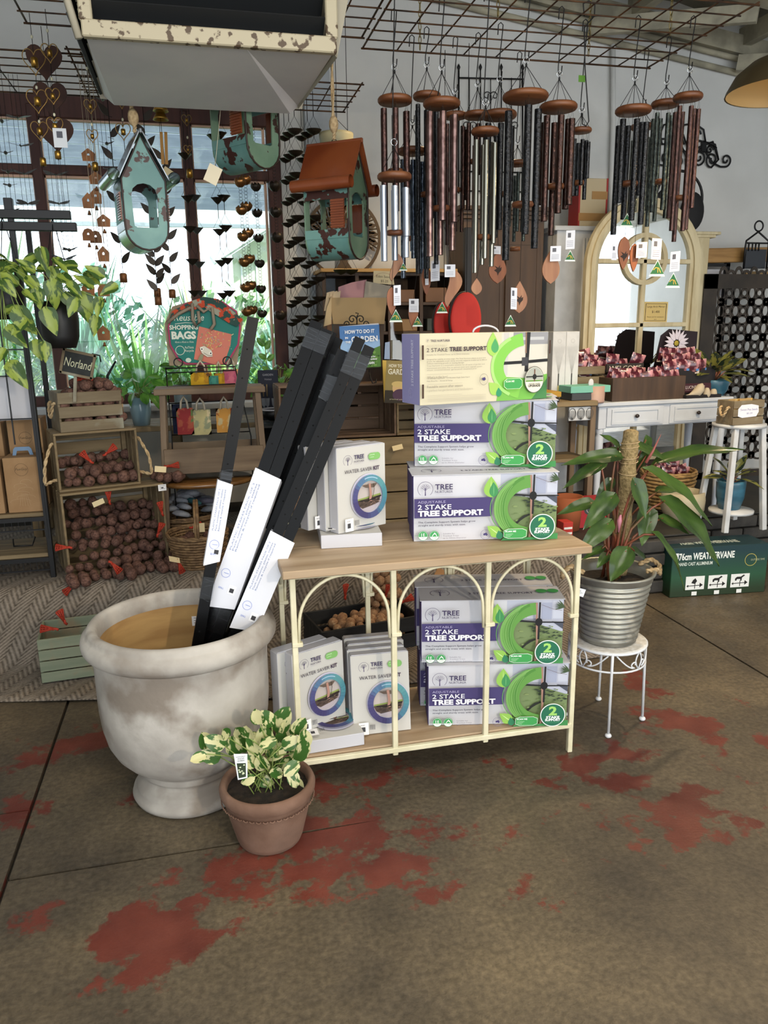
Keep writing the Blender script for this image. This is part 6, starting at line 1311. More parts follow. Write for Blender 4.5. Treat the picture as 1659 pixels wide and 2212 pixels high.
def f3(p, w, h): p.text('Eden Seeds', w * .14, h * .5, h * .2, '#4a4030', width=w * .7); p.text('$5.25', w * .35, h * .14, h * .2, '#4a4030', width=w * .35); p.ring(w * .5, h * .3, w * .48, h * .6, .001, '#8a4038', 20, 160)
card('price_card', 'cream seed price card marked $5.25 above the envelope bin', 'card', ((807, 585), (848, 586), (852, 615), (806, 612)), 4.2, m_paper3, .002, f3)
ac = thing('leaflet_holder', 'clear acrylic leaflet holder on a tall stem beside the blue book', 'holder', P(862, 860, 4.0)); 
pg([(843, 690), (868, 690), (878, 778), (845, 778)], 4.0, 'back_plate', glassy('acrylic', '#cfc9ba', .12, .05), ac, .006); pg([(848, 735), (874, 735), (876, 775), (848, 776)], 3.97, 'pocket', MATS['acrylic'], ac, .004); pg([(832, 740), (842, 738), (842, 776), (830, 776)], 3.98, 'blue_plate', glassy('blue_acrylic', '#a0c0e0', .1, .1), ac, .004); pg([(846, 778), (876, 778), (876, 870), (846, 870)], 4.02, 'stem', m_dkwood, ac, .02)
# dark pigeonhole shelf and pale board behind
pgn = thing('pigeonhole_shelf', 'dark brown wooden pigeonhole shelf against the end wall, behind the seed bin', 'shelf', (P(850, 700, 5.2).x, 5.2, PZ + .014))
xa, xb, za, zz_ = P(700, 700, 5.1).x, P(972, 700, 5.1).x, PZ + .014, P(850, 590, 5.1).z
m_pale = mat('pale_board', '#a79b78', .7)
for x in [lerp(xa, xb, k / 4) for k in range(5)]: MB(pgn).box((x, 5.2, (za + zz_) / 2), (.025, .3, zz_ - za), .002).build('upright', m_dkwood, pgn)
for k in range(9): MB(pgn).box(((xa + xb) / 2, 5.2, lerp(za + .01, zz_ - .01, k / 8)), (xb - xa - .03, .29, .02), .002).build('shelf_board', m_dkwood, pgn)
MB(pgn).box(((xa + xb) / 2, 5.36, (za + zz_) / 2), (xb - xa, .02, zz_ - za), .002).build('back_panel', wood('mid_brown', '#4a3826', '#5c4630', 2), pgn); MB(pgn).box(((xa + xb) / 2, 5.19, zz_ + .012), (xb - xa + .05, .34, .022), .002).build('pine_top', mat('pine_edge', '#b08a50', .6), pgn)
for i in range(16):
    x = lerp(xa, xb, (i % 4 + .5) / 4); z = lerp(za + .01, zz_ - .01, (4 + i // 4) / 8) + .01; w_ = R.uniform(.12, .2); h = R.uniform(.06, .1)
    sc = R.choice(['#6a4a30', '#4f4436', '#8a6a40', '#39403a']); o = MB(); o.box((x, 5.13, z + h / 2), (w_, .12, h), .003); solo(o, 'seed_tin', mat('tin_' + sc[1:], sc, .6), 'small dim storage box standing in the dark pigeonhole shelf', 'box', (x, 5.13, z), group='boxes in the pigeonhole shelf')
# ================================================================ right side
YD = 4.15; zP = PZ + .006
m_desk = mat('grey_white_desk_paint', '#b0b6bf', .5, c2='#bec4cb', scale=4)
zd = P(1400, 866, YD).z
dk_ = thing('console_desk', 'pale grey-white console desk with two panelled drawers and turned legs', 'desk'); DW, DD = .95, .36
dk_.location = Vector((P(1294, 880, YD).x, YD, zP)); place3(dk_, (1294, 880), YD, 1556, DW, zP); ht = zd - zP
MB().box((DW / 2, DD / 2, ht - .012), (DW + .03, DD + .03, .024), .004).build('desk_top', m_desk, dk_); MB().box((DW / 2, DD / 2, ht - .09), (DW - .01, DD - .01, .13), .002).build('apron', m_desk, dk_)
for i in range(2):
    x = DW * (.27 + .47 * i); d_ = MB().box((x, .004, ht - .09), (.40, .016, .115), .002).build('drawer', m_desk, dk_)
    MB().holed([(x - .17, ht - .135), (x + .17, ht - .135), (x + .17, ht - .045), (x - .17, ht - .045)], [(x - .155, ht - .122), (x + .155, ht - .122), (x + .155, ht - .058), (x - .155, ht - .058)], .006, (0, -.010, 0)).build('moulding', m_desk, d_)
    MB().ball((x, -.02, ht - .088), (.014, .012, .012)).build('knob', mat('dark_knob', '#241a16', .3), d_)
for x in (.03, DW - .03):
    for y in (.03, DD - .03): MB().box((x, y, ht - .09), (.055, .055, .14), .003).build('leg_block', m_desk, dk_); MB().lathe([(.024, ht - .16), (.027, ht - .175), (.019, ht - .19), (.027, ht - .21), (.024, ht - .3), (.015, .02), (.02, .0)], 14, (x, y, 0)).build('leg', m_desk, dk_)
def D(u, v, z=0): return root_mat(dk_) @ Vector((u, v, ht + z))
RZD = dk_.rotation_euler.z
# carved low table to the left
ct = thing('carved_table', 'brown timber side table with a white carved panel, left of the pale desk', 'table', P(1262, 1100, 4.1)); ct.location.z = zP
x0, x1 = P(1150, 880, 4.1).x, P(1290, 880, 4.1).x; zc = P(1262, 866, 4.1).z
MB(ct).box(((x0 + x1) / 2, 4.24, zc - .015), (x1 - x0, .3, .03), .003).build('table_top', m_crate, ct)
for x in (x0 + .03, x1 - .02):
    for y in (4.12, 4.36): MB(ct).box((x, y, (zc + zP - .03) / 2), (.035, .035, zc - zP - .03), .003).build('leg', m_stdv, ct)
MB(ct).box((x1 - .1, 4.115, zc - .075), (.15, .015, .08), .002).build('carved_panel', m_whitew, ct); MB(ct).box(((x0 + x1) / 2, 4.24, P(1240, 995, 4.1).z), (x1 - x0 - .05, .26, .02), .002).build('lower_shelf', m_crate, ct)
p = Print((0, 4.106, 0), root=ct)
for k in range(3):
    for j_ in range(5): p.line([(x1 - .155 + k * .055, zc - .11), (x1 - .155 + k * .055 + (j_ - 2) * .008, zc - .085), (x1 - .155 + k * .055 + (j_ - 2) * .009, zc - .055)], .0025, '#3a3c3e')
    p.ring(x1 - .155 + k * .055, zc - .075, .024, .034, .003, '#3a3c3e')
p.stick('carving', ct)
# packs of bulbs
m_pack = mat('printed_bulb_pack', '#4a1c28', .22, c2='#c58a90', scale=16, lo=.47, hi=.56, c3='#e8c8b0', scale3=30, lo3=.62, hi3=.66, coat=.6, detail=2)
def packmesh(k):
    mb = MB(); R2 = random.Random(k)
    def fn(s):
        return lambda u, v: (lerp(-.05, .05, u), s * (.016 * (math.sin(PI * u) * math.sin(PI * v)) ** .6 + .002 * math.sin(9 * u + k)), lerp(0, .085, v))
    mb.grid(fn(-1), 6, 5); mb.grid(fn(1), 6, 5); mb.use(mb.mats[0] if mb.mats else m_pack); mb.mi = [0] * len(mb.f)
    mb.use(mat('pack_header', '#c8b8a8', .5)); mb.box((0, 0, .004), (.1, .004, .016)); mb.use(ink('#4a78b0')); mb.box((.032, -.016, .022), (.018, .002, .014)); return mb.mesh()
PKM = [packmesh(k) for k in range(3)]
def packs(pts, label, group, s=1.0):
    for i, p_ in enumerate(pts):
        o = bpy.data.objects.new('bulb_pack', PKM[i % 3]); COL.objects.link(o); o.location = p_; o.rotation_euler = (R.uniform(-.35, .25), R.uniform(-.25, .25), RZD + R.uniform(-.3, .3)); o.scale = (s, s, s); props(o, label, 'packet', group)
c1_ = crate('wooden_crate', 'brown slatted crate of glossy bulb packs at the left end of the pale desk', .27, .22, .17, m_crate2, 3, 'top', False, .3); c1_.location = D(-.13, .17, .035); c1_.rotation_euler = (0, 0, RZD); MB(c1_).box(D(0, .28, .017), (.2, .18, .034), rot=(0, 0, RZD)).build('riser', m_dkwood, c1_)
packs([D(-.08 + .055 * i, .22 + .05 * j, .14 + .03 * j + .02 * (i % 2)) for i in range(4) for j in range(3)], 'pink-brown glossy bulb pack heaped in the left slatted crate', 'bulb packs in the slatted crate')
tr = thing('trough_box', 'long dark brown timber trough of bulb packs on the pale desk', 'trough', D(.10, .02), RZD); TW = .52
MB().box((TW / 2, .008, .07), (TW, .014, .14), .002).build('front_board', m_dkwood, tr); MB().box((TW / 2, .17, .07), (TW, .014, .14), .002).build('back_board', m_dkwood, tr); MB().box((TW / 2, .09, .008), (TW - .02, .15, .012)).build('base', m_dkwood, tr)
for x in (.007, TW - .007): MB().box((x, .09, .07), (.014, .15, .14), .002).build('end_board', m_dkwood, tr)
packs([D(.15 + .07 * i, .055 + .06 * j, .09 + .02 * j) for i in range(7) for j in range(2)], 'pink-brown glossy bulb pack standing in the long dark trough', 'bulb packs in the long trough')
packs([D(.16 + .085 * i, .26, .16 + .03 * (i % 2)) for i in range(4)], 'pink-brown glossy bulb pack in the row behind the welcome sign', 'bulb packs behind the welcome sign')
rs = thing('dark_riser', 'low dark display riser behind the trough', 'riser', D(.3, .27)); MB(rs).box(D(.3, .27, .07), (.42, .1, .14), rot=(0, 0, RZD)).build('riser_block', m_dkwood, rs)
wl = thing('welcome_sign', 'narrow dark plank lettered WELCOME between two rows of bulb packs', 'sign', D(.30, .20, .19), RZD); MB().box((0, 0, .0), (.27, .012, .05), .001).build('plank', ink('#25201d'), wl); p = Print((0, -.006, 0)); p.text('WELCOME', -.115, -.014, .028, '#c9c2b0', width=.23); p.build('lettering', None, wl); MB().box((0, .01, -.11), (.2, .008, .17)).build('back_stay', m_dkwood, wl)
dy = thing('daisy_display', 'black display tray of bulb packs with a large cut-out daisy header', 'display', D(.62, .06), RZD)
MB().box((.12, .12, .1), (.30, .2, .16), .002).build('tray', ink('#120d10'), dy); MB().box((.12, .02, .01), (.26, .18, .02)).build('foot', ink('#120d10'), dy); MB().prism([(-.04, .18), (.0, .38), (.06, .42), (.28, .40), (.28, .18)], .006, (0, .23, 0)).build('header_card', ink('#1c0e18'), dy)
p = Print((0, .019, 0)); p.rect(-.03, .03, .30, .055, '#3a1420'); p.text('LUCINDA', .05, .052, .02, '#d8d0d0', width=.10); p.text('EVERLASTING', .05, .04, .007, '#9a8088', width=.08)
for k in range(14): a = 2 * PI * k / 14; p.poly(leafpoly(.015 + .014 * math.cos(a), .058 + .014 * math.sin(a), .006, .018, a - PI / 2), '#e4e0dc')
p.ell(.015, .058, .006, .006, '#2a1a10', 10); p.build('lettering', None, dy)
fl = MB(); cF = Vector((.09, .19, .33)); m_pet = ink('#c9c2cc')
for k in range(19):
    a = 2 * PI * k / 19; fl2 = [(x, z) for x, z in leafpoly(.058 * math.cos(a), .058 * math.sin(a), .021, .072, a - PI / 2)]; MB().prism(fl2, .003, cF + Vector((0, -.004 * (k % 2), 0))).build('petal', m_pet, dy)
MB().ball(cF, (.018, .008, .018)).build('flower_centre', ink('#9a8a2c'), dy)
packs([D(.57 + .07 * (i % 4), .09 + .05 * (i // 4), .15 + .035 * (i // 4)) for i in range(12)], 'pink-brown glossy bulb pack in the black daisy display tray', 'bulb packs in the daisy tray')
# small things on the desk
def lsolo(nm, prof, c, mt, lab, cat, n=24, **k): mb = MB(); mb.lathe(prof, n, c, **k); return solo(mb, nm, mt, lab, cat, c)
pk = thing('pink_canister', 'pale pink ceramic canister with a scoop handle at the left end of the desk', 'canister', D(-.02, .03)); MB(pk).lathe([(0, 0), (.06, 0), (.064, .012), (.062, .016), (.066, .1), (.06, .1), (.056, .02)], 28, D(-.02, .03)).build('jar', mat('pale_pink_ceramic', '#a88c80', .5), pk); MB(pk).ball(D(-.05, .02, .115), (.018, .006, .028)).build('scoop', m_card, pk)
def bx(name, lab, c, s_, mt, rz=0, cat='box', par='carton'): t = thing(name, lab, cat, Vector(c), rz); MB().box((0, 0, s_[2] / 2), s_, .002).build(par, mt, t); return t
zc_ = zc + .001
bx('grey_box', 'dark slate-grey flat box at the right end of the carved table', (P(1265, 860, 4.14).x, 4.2, zc_), (.2, .14, .042), ink('#3a3f44'), .05)
bx('mint_box', 'mint green flat box lying on the dark grey box', (P(1272, 860, 4.14).x, 4.21, zc_ + .043), (.26, .17, .04), ink('#6fae9c'), .03)
bx('mustard_folder', 'mustard yellow soft folder lying left of the mint green box', (P(1192, 850, 4.05).x, 4.17, zc_ + .03), (.14, .2, .03), ink('#a8822c'), .0); bx('plain_box', 'flat dark box under the mustard folder', (P(1185, 850, 4.05).x, 4.18, zc_), (.16, .22, .028), ink('#2a2420'), 0)
for i, (px, lb) in enumerate(((1199, 'left'), (1227, 'right'))):
    t = bx('diffuser_box', 'tall white reed diffuser box, %s one of the pair behind the mint box' % lb, (P(px, 860, 4.3).x, 4.31, zc_), (.085, .085, .0 + P(1215, 716, 4.3).z - zc_), m_whitew)
    p = Print((0, -.043, 0)); hh = P(1215, 716, 4.3).z - zc_; p.ring(0, hh * .86, .012, .012, .001, '#8a8c8c')
    for k in range(7): p.line([(0, hh * .36), ((k - 3) * .011, hh * .78)], .001, '#9a9c9c')
    p.rect(-.003, hh * .2, .006, hh * .18, '#26282a'); p.poly([(-.008, hh * .02), (.008, hh * .02), (.004, hh * .2), (-.004, hh * .2)], '#a8a060'); p.build('print', None, t)
bd = thing('ceramic_bird', 'pale unglazed ceramic bird with a pointed tail on the desk right of the trough', 'ornament', D(.70, .01)); c_ = D(.70, .01)
MB(bd).tube([c_ + Vector((-.075, 0, .018)), c_ + Vector((-.05, 0, .022)), c_ + Vector((-.025, 0, .028)), c_ + Vector((0, 0, .034)), c_ + Vector((.02, 0, .055)), c_ + Vector((.028, 0, .075)), c_ + Vector((.036, 0, .088))], [.003, .006, .018, .03, .03, .022, .005], 12).build('body', mat('bisque_clay', '#b0a48e', .8), bd); MB(bd).tube([c_ + Vector((.04, 0, .075)), c_ + Vector((.055, 0, .073))], [.006, .001], 8).build('beak', MATS['bisque_clay'], bd)
lsolo('bud_vase', [(0, 0), (.02, .002), (.024, .02), (.018, .045), (.01, .06), (0, .062)], D(.775, .01), MATS['bisque_clay'], 'tiny pale ceramic bird-shaped pot right of the ceramic bird', 'ornament')
lsolo('bud_vase', [(0, 0), (.018, .002), (.022, .02), (.018, .04), (.012, .05), (0, .052)], D(.835, .02), MATS['bisque_clay'], 'small pale clay pot touching the blue pot on the desk', 'ornament')
lvs = [leafmesh(1, .34, 'long', .25, .2, m_dkleaf, 8), leafmesh(1, .4, 'oval', .15, .25, m_dkleaf, 8)]
def bigplant(label, c, r_, h, mt, L_, n, seed, plab=None, spread=.1):
    t = thing('leafy_potted_plant', label, 'plant', c); MB().lathe([(0, 0), (r_ * .72, 0), (r_ * .95, h * .4), (r_, h * .9), (r_ * .98, h), (r_ * .9, h), (r_ * .88, h * .85), (0, h * .84)], 28).build('pot', mt, t, plab)
    R2 = random.Random(seed)
    for i in range(n):
        a = i * 2.4; el = lerp(1.2, .15, i / n); d = Vector((math.cos(a) * math.cos(el), math.sin(a) * math.cos(el), math.sin(el))); r0 = Vector(c) + Vector((0, 0, h * .85)); A = r0 + d * spread * R2.uniform(.6, 1.1) + Vector((0, 0, .02)); B = A + (d + Vector((0, 0, -.35))).normalized() * L_ * R2.uniform(.8, 1.15)
        leaf(lvs[i % 2], A, B, t, (0, -.3, .9), R2.uniform(-.4, .4)); MB(t).tube([r0, A], .003, 4).build('stem', m_rstem, t)
    return t
bigplant('dark yellow-veined leafy plant in a wide blue pot on the right end of the desk', D(.93, .14), .095, .10, m_blue, .16, 17, 3, 'wide blue pot', .09)
# mirror
YM = 4.75
mi = thing('arched_mirror', 'tall cream arched window-style mirror with glazing bars and a circle, behind the desk', 'mirror', (P(1388, 800, YM).x, YM, zP))
cx = P(1388, 600, YM).x; rO = (P(1512, 560, YM).x - P(1264, 560, YM).x) / 2; zA = P(1388, 426, YM).z - rO; zB = zP + .25
m_mfr = mat('cream_distressed_frame', '#b8aa86', .6, c2='#c9bd9a', scale=5, stretch=(4, 4, 1))
def archout(r, zb, n=28): return [(-r, zb)] + [(r * math.cos(t), zA + r * math.sin(t)) for t in [PI - PI * k / n for k in range(n + 1)]] + [(r, zb)]
for i, (ro, ri, y, th) in enumerate(((rO, rO - .035, YM - .02, .04), (rO - .03, rO - .06, YM - .035, .05), (rO - .055, rO - .085, YM - .02, .03))):
    MB(mi).holed([(a + cx, b) for a, b in archout(ro, zB)], [(a + cx, b) for a, b in archout(ri, zB + (ro - ri))], th, (0, y, 0)).build('frame_moulding', m_mfr, mi)
mg = MB(mi); rI = rO - .08; ao = archout(rI, zB + .08); mg.prism([(a + cx, b) for a, b in ao], .004, (0, YM + .0, 0)); mg.build('mirror_glass', mat('mirror_silver', '#e8ecec', .015, metal=1.0), mi)
MB(mi).box((cx, YM - .012, (zB + zA + rI) / 2), (.03, .022, zA + rI - zB), .004).build('glazing_bar', m_mfr, mi)
for py in (565, 702): MB(mi).box((cx, YM - .012, P(1388, py, YM).z), (rI * 2, .022, .03), .004).build('glazing_bar', m_mfr, mi)
cz_ = P(1390, 560, YM).z; MB(mi).holed([(cx + a, cz_ + b) for a, b in circ(.165, 32)], [(cx + a, cz_ + b) for a, b in circ(.135, 32)], .022, (0, YM - .024, 0)).build('circle_bar', m_mfr, mi)
MB(mi).box((cx, YM + .03, (zP + zB) / 2 + .02), (rO * 1.6, .03, zB - zP), .002).build('stand_leg', m_dkwood, mi)
def f4(p, w, h):
    p.rect(0, 0, w, h, '#c9b070'); p.ring(w / 2, h / 2, w * .46, h * .44, .003, '#3a2c1c', 0, 360, 4) if False else None
    for a_, b_, c2_, d2 in ((.06, .06, .88, .02), (.06, .90, .88, .02), (.06, .06, .02, .86), (.92, .06, .02, .86)): p.rect(w * a_, h * b_, w * c2_, h * d2, '#3a2c1c')
    p.text('Large Arch Mirror', w * .13, h * .72, h * .1, '#4a3c28', width=w * .74); p.text('$1,400', w * .5, h * .46, h * .12, '#4a3c28', center=True); p.text('Please ask for assistance', w * .15, h * .24, h * .05, '#4a3c28', width=w * .7); p.text('as is', w * .5, h * .12, h * .06, '#4a3c28', center=True)
card('mirror_price_sign', 'gold framed card reading Large Arch Mirror $1,400 on the mirror glass', 'sign', ((1390, 652), (1441, 652), (1440, 696), (1389, 696)), YM - .016, m_paper3, .002, f4)
# cream cabinet posts either side, carton with red tape
cbx = thing('cream_cabinet', 'pale cream painted cabinet with fluted pilasters behind the diffuser boxes', 'cabinet', (P(1235, 800, 5.0).x, 5.0, zP)); xa, xb, zt2 = P(1200, 600, 4.95).x, P(1292, 600, 4.95).x, P(1240, 497, 4.95).z
MB(cbx).box(((xa + xb) / 2, 5.1, (zP + zt2) / 2), (xb - xa, .3, zt2 - zP), .003).build('carcass', m_whitew, cbx); MB(cbx).box(((xa + xb) / 2, 5.1, zt2 + .01), (xb - xa + .05, .34, .03), .003).build('cabinet_top', m_whitew, cbx)
for k in range(5): MB(cbx).tube([(xb - .03 - k * .022, 4.945, zt2 - .05), (xb - .03 - k * .022, 4.945, zP + .1)], .008, 6).build('flute', m_whitew, cbx)
pc = thing('taped_carton', 'cream carton with red edge and brown tape standing on the cream cabinet', 'box', (P(1275, 497, 5.05).x, 5.08, zt2 + .026)); c_ = pc.location; w_ = S(1275, 5.05, 60, 440); h_ = P(1275, 386, 5.05).z - zt2 - .026
MB(pc).box((c_.x, 5.1, c_.z + h_ / 2), (w_, .14, h_), .003).build('carton', mat('buff_card', '#b8a888', .7), pc)
for z, a_ in ((.22, 1), (.66, .55)): MB(pc).box((c_.x + w_ * (1 - a_) / 2, 5.028, c_.z + h_ * z), (w_ * a_, .002, .05)).build('tape', ink('#a07a48'), pc)
for s_ in (-1, 1): MB(pc).box((c_.x + s_ * w_ * .49, 5.1, c_.z + h_ / 2), (.012, .144, h_ + .002)).build('red_edge', ink('#9a2c28'), pc)
fp_ = thing('cream_post', 'cream painted square post with a small capital right of the mirror', 'post', (P(1508, 700, 5.0).x, 5.0, zP)); x_ = P(1505, 600, 5.0).x; z_ = P(1505, 505, 5.0).z
MB(fp_).box((x_, 5.0, (zP + z_) / 2), (.11, .08, z_ - zP), .004).build('shaft', m_mfr, fp_); MB(fp_).box((x_ + .03, 5.0, z_), (.2, .11, .02), .003).build('capital', m_mfr, fp_); MB(fp_).box((x_ + .02, 5.0, z_ - .02), (.15, .1, .02), .003).build('capital', m_mfr, fp_)
# dark cupboard, dark post, shelf with tubs
cu = thing('dark_cupboard', 'tall dark brown timber cupboard with a cornice behind the wind chimes', 'cupboard', (P(1085, 800, 5.15).x, 5.15, zP)); xa, xb, zt3 = P(1000, 600, 5.0).x, P(1172, 600, 5.0).x, P(1085, 470, 5.0).z
mdv = wood('cupboard_oak', '#3c2a1a', '#4f3822', 2, 10, .55, .25); MB(cu).box(((xa + xb) / 2, 5.15, (zP + zt3) / 2), (xb - xa, .3, zt3 - zP), .003).build('carcass', mdv, cu)
for k, (w2, z2) in enumerate(((.03, .0), (.06, .025), (.1, .05))): MB(cu).box(((xa + xb) / 2, 5.14, zt3 + z2), (xb - xa + w2, .3 + w2, .026), .003).build('cornice', mdv, cu)
for i in range(2):
    xd = lerp(xa, xb, .27 + .46 * i); d_ = MB(cu).box((xd, 4.993, (zP + zt3) / 2 + .1), ((xb - xa) * .42, .014, (zt3 - zP) * .8), .002).build('door', mdv, cu); MB(cu).holed([(xd - .12, 1.1), (xd + .12, 1.1), (xd + .12, zt3 - .15), (xd - .12, zt3 - .15)], [(xd - .1, 1.12), (xd + .1, 1.12), (xd + .1, zt3 - .17), (xd - .1, zt3 - .17)], .008, (0, 4.982, 0)).build('door_moulding', mdv, d_)
bx('black_post', 'narrow black upright stand in front of the dark cupboard', (P(1008, 700, 4.7).x, 4.7, zP), (.045, .04, P(1008, 492, 4.7).z - zP), m_blk, 0, 'post', 'post')
tsf = thing('tub_shelf', 'pale wall shelf of small jars and tubs between the dark cupboard and the cream cabinet', 'shelf', (P(1186, 700, 5.3).x, 5.3, 1.2))
for py in (540, 612, 664, 712): MB(tsf).box((P(1184, py, 5.25).x, 5.29, P(1184, py, 5.25).z), (.15, .2, .014)).build('shelf_board', m_pale, tsf)
MB(tsf).box((P(1184, 600, 5.25).x, 5.385, P(1184, 625, 5.25).z), (.15, .01, .62)).build('back_panel', m_pale, tsf)
for i, (px, py, w_, h, c, lb) in enumerate(((1178, 702, .035, .09, '#b8a828', 'taller yellow-labelled bottle on the lower wall shelf'), (1192, 704, .05, .07, '#c0a030', 'yellow screw-top tub on the lower wall shelf'), (1182, 660, .04, .06, '#8a5a48', 'small red-brown jar on the middle wall shelf'), (1193, 660, .03, .08, '#b0b4b0', 'small clear jar on the middle wall shelf'))):
    c_ = P(px, py, 5.22); zz2 = [P(1184, 712, 5.25).z, P(1184, 664, 5.25).z][i // 2] + .008; mb = MB(); mb.lathe([(0, 0), (w_ * .48, .0), (w_ * .5, h * .7), (w_ * .4, h * .8), (w_ * .42, h), (0, h)], 14, (c_.x, 5.24, zz2)); solo(mb, 'jar', mat('jar' + c[1:], c, .4), lb, 'jar', (c_.x, 5.24, zz2))
# red oval pads hanging behind the top box
m_red = mat('red_felt', '#b01c10', .7); m_bk = mat('black_rim', '#15130f', .5)
for px, py, rx, rz, Y, lb in ((959, 700, 21, 44, 3.6, 'smaller red oval hanging pad behind the cream box, left'), (1007, 690, 33, 54, 3.5, 'larger red oval hanging pad behind the cream box, right')):
    c_ = P(px, py, Y); t = thing('red_pad', lb, 'ornament', c_, group=None); k = S(px, Y, 1, py); a_, b_ = rx * k, rz * k
    for nm, mt_, y0, sc2 in (('rim', m_bk, .012, 1.04), ('face', m_red, -.004, 1)): o = MB().lathe([(0, 0), (.8, .0), (.97, .06), (1, .2), (1, .8), (0, 1)], 36).build(nm, mt_, t); o.rotation_euler = (-PI / 2, 0, 0); o.scale = (a_ * sc2, b_ * sc2, .03); o.location = (0, y0, 0)
    MB().tube([(0, 0, b_ * .9), (0, 0, 2.7 - c_.z)], .0015, 4).build('cord', m_blk, t)
# laser cut screen
YK = 4.95
scn = thing('fretwork_screen', 'dark bronze metal screen with a petal fretwork pattern at the right edge', 'screen', (P(1600, 900, YK).x, YK, zP)); xa, xb = P(1514, 700, YK).x, P(1700, 700, YK).x; za, zz2 = zP + .03, P(1580, 592, YK).z
m_brz = mat('dark_bronze', '#2a2520', .55, metal=.3, c2='#3a322a', scale=6)
for a_, b_, c2_, d2 in ((xa, zz2 - .1, xb, zz2), (xa, za, xb, za + .05), (xa, za, xa + .11, zz2), (xb - .05, za, xb, zz2)): MB(scn).box(((a_ + c2_) / 2, YK, (b_ + d2) / 2), (c2_ - a_, .008, d2 - b_)).build('border', m_brz, scn)
sp_ = .125; ny = int((zz2 - .1 - za) / sp_); nx = int((xb - xa - .15) / sp_) + 1
for i in range(nx):
    for j_ in range(ny):
        cx_, cz2 = xa + .15 + sp_ * i, za + .1 + sp_ * (j_ + .5)
        if cx_ > xb - .05: continue
        for dx_, dz_, a2, b2_, q_ in ((0, sp_ / 2, .036, .06, .6), (sp_ / 2, 0, .06, .036, .6), (0, 0, .03, .03, .25), (sp_ / 2, sp_ / 2, .036, .036, .5)):
            if cx_ + dx_ < xb - .03: MB(scn).holed([(cx_ + dx_ + a, cz2 + dz_ + b) for a, b in circ(a2, 16, b=b2_)], [(cx_ + dx_ + a, cz2 + dz_ + b) for a, b in circ(a2 * q_, 16, b=b2_ * q_)], .006, (0, YK - .003, 0)).build('fret_petal', m_brz, scn)
# things beyond the screen: beam shelf, lantern, dark frame, white goods
bm = thing('beam_shelf', 'honey timber beam shelf on a dark frame above the screen', 'shelf', (P(1600, 560, 5.1).x, 5.1, 1.9)); a_, b_ = P(1516, 553, 5.1), P(1720, 532, 5.1)
MB(bm).bar(a_, (b_.x, 5.1, a_.z + .02), .10, .06, .004, up=(0, 1, 0)).build('beam', mat('honey_beam', '#8a6534', .5, c2='#a07a44', scale=6, stretch=(.5, 6, 6)), bm); MB(bm).box((P(1572, 600, 5.1).x, 5.12, (a_.z + zP) / 2), (.03, .03, a_.z - zP - .05)).build('frame_post', m_blk, bm); MB(bm).box((P(1545, 590, 5.1).x, 5.12, P(1545, 572, 5.1).z), (.25, .03, .02)).build('frame_rail', m_blk, bm)
MB(bm).box((P(1545, 620, 5.1).x, 5.14, P(1545, 612, 5.1).z), (.16, .01, .2)).build('white_panel', m_card, bm); MB(bm).box((P(1638, 600, 5.1).x, 5.13, P(1638, 592, 5.1).z), (.2, .04, .04)).build('cream_cushion', mat('cream_cushion', '#c0a070', .8), bm)
ln = thing('wire_lantern', 'black wire lantern with a ring handle on the beam shelf', 'lantern', P(1635, 540, 5.0)); c_ = P(1635, 535, 5.0)
k = S(1635, 5, 1, 530)
MB(ln).tube([c_ + Vector((9 * k * math.cos(a), 0, 38 * k + 9 * k * math.sin(a))) for a in [2 * PI * i / 18 for i in range(18)]], .006, 6, True).build('ring', m_blk, ln)
for s_ in (-1, 1): MB(ln).tube([c_ + Vector((0, 0, 28 * k)), c_ + Vector((s_ * 24 * k, 0, 12 * k)), c_ + Vector((s_ * 25 * k, 0, 0)), c_ + Vector((s_ * 25 * k, 0, -38 * k))], .007, 6).build('frame_bar', m_blk, ln)
for x in (-18, -10, -3, 4): MB(ln).tube([c_ + Vector((x * k, 0, 8 * k)), c_ + Vector((x * k, 0, -6 * k))], .006, 6).build('frame_bar', m_blk, ln)
MB(ln).box(c_ + Vector((0, .01, -20 * k)), (44 * k, .02, 34 * k)).build('back_plate', ink('#30343a'), ln); MB(ln).tube([c_ + Vector((-22 * k, 0, 8 * k)), c_ + Vector((22 * k, 0, 8 * k))], .006, 6).build('frame_bar', m_blk, ln)
# stools with blue pots, seed crate
def stool(label, c, zs_, top=.17, spread=.03, shelf=.42):
    t = thing('white_stool', label, 'stool', c); MB().lathe([(0, zs_ - .02), (top, zs_ - .02), (top, zs_), (0, zs_)], 24).build('seat', m_whitew, t)
    for a in (225, 315, 45, 135): a = m2(a); MB().bar((top * .85 * math.cos(a), top * .85 * math.sin(a), zs_ - .02), ((top + spread) * math.cos(a), (top + spread) * math.sin(a), .001), .03, .03, .003).build('leg', m_whitew, t)
    MB().lathe([(0, zs_ * shelf - .016), (top * .86, zs_ * shelf - .016), (top * .86, zs_ * shelf), (0, zs_ * shelf)], 20).build('lower_shelf', m_whitew, t); return t
g1, g2 = G(1553, 1151, zP), G(1643, 1147, zP); sc2 = (g1 + g2) / 2 + Vector((.03, .13, 0)); zs_ = P(1580, 920, sc2.y - .1).z - zP
stool('tall white timber stool carrying the seed crate, with a blue pot on its lower shelf', Vector((sc2.x, sc2.y, zP)), zs_, .145, .035, .17)
bigplant('dark leafy plant in a tall blue pot on the lower shelf of the white stool', Vector((sc2.x - .0, sc2.y + .02, zP + zs_ * .17 + .001)), .082, .17, m_blue, .13, 12, 5, 'tall blue glazed pot', .05)
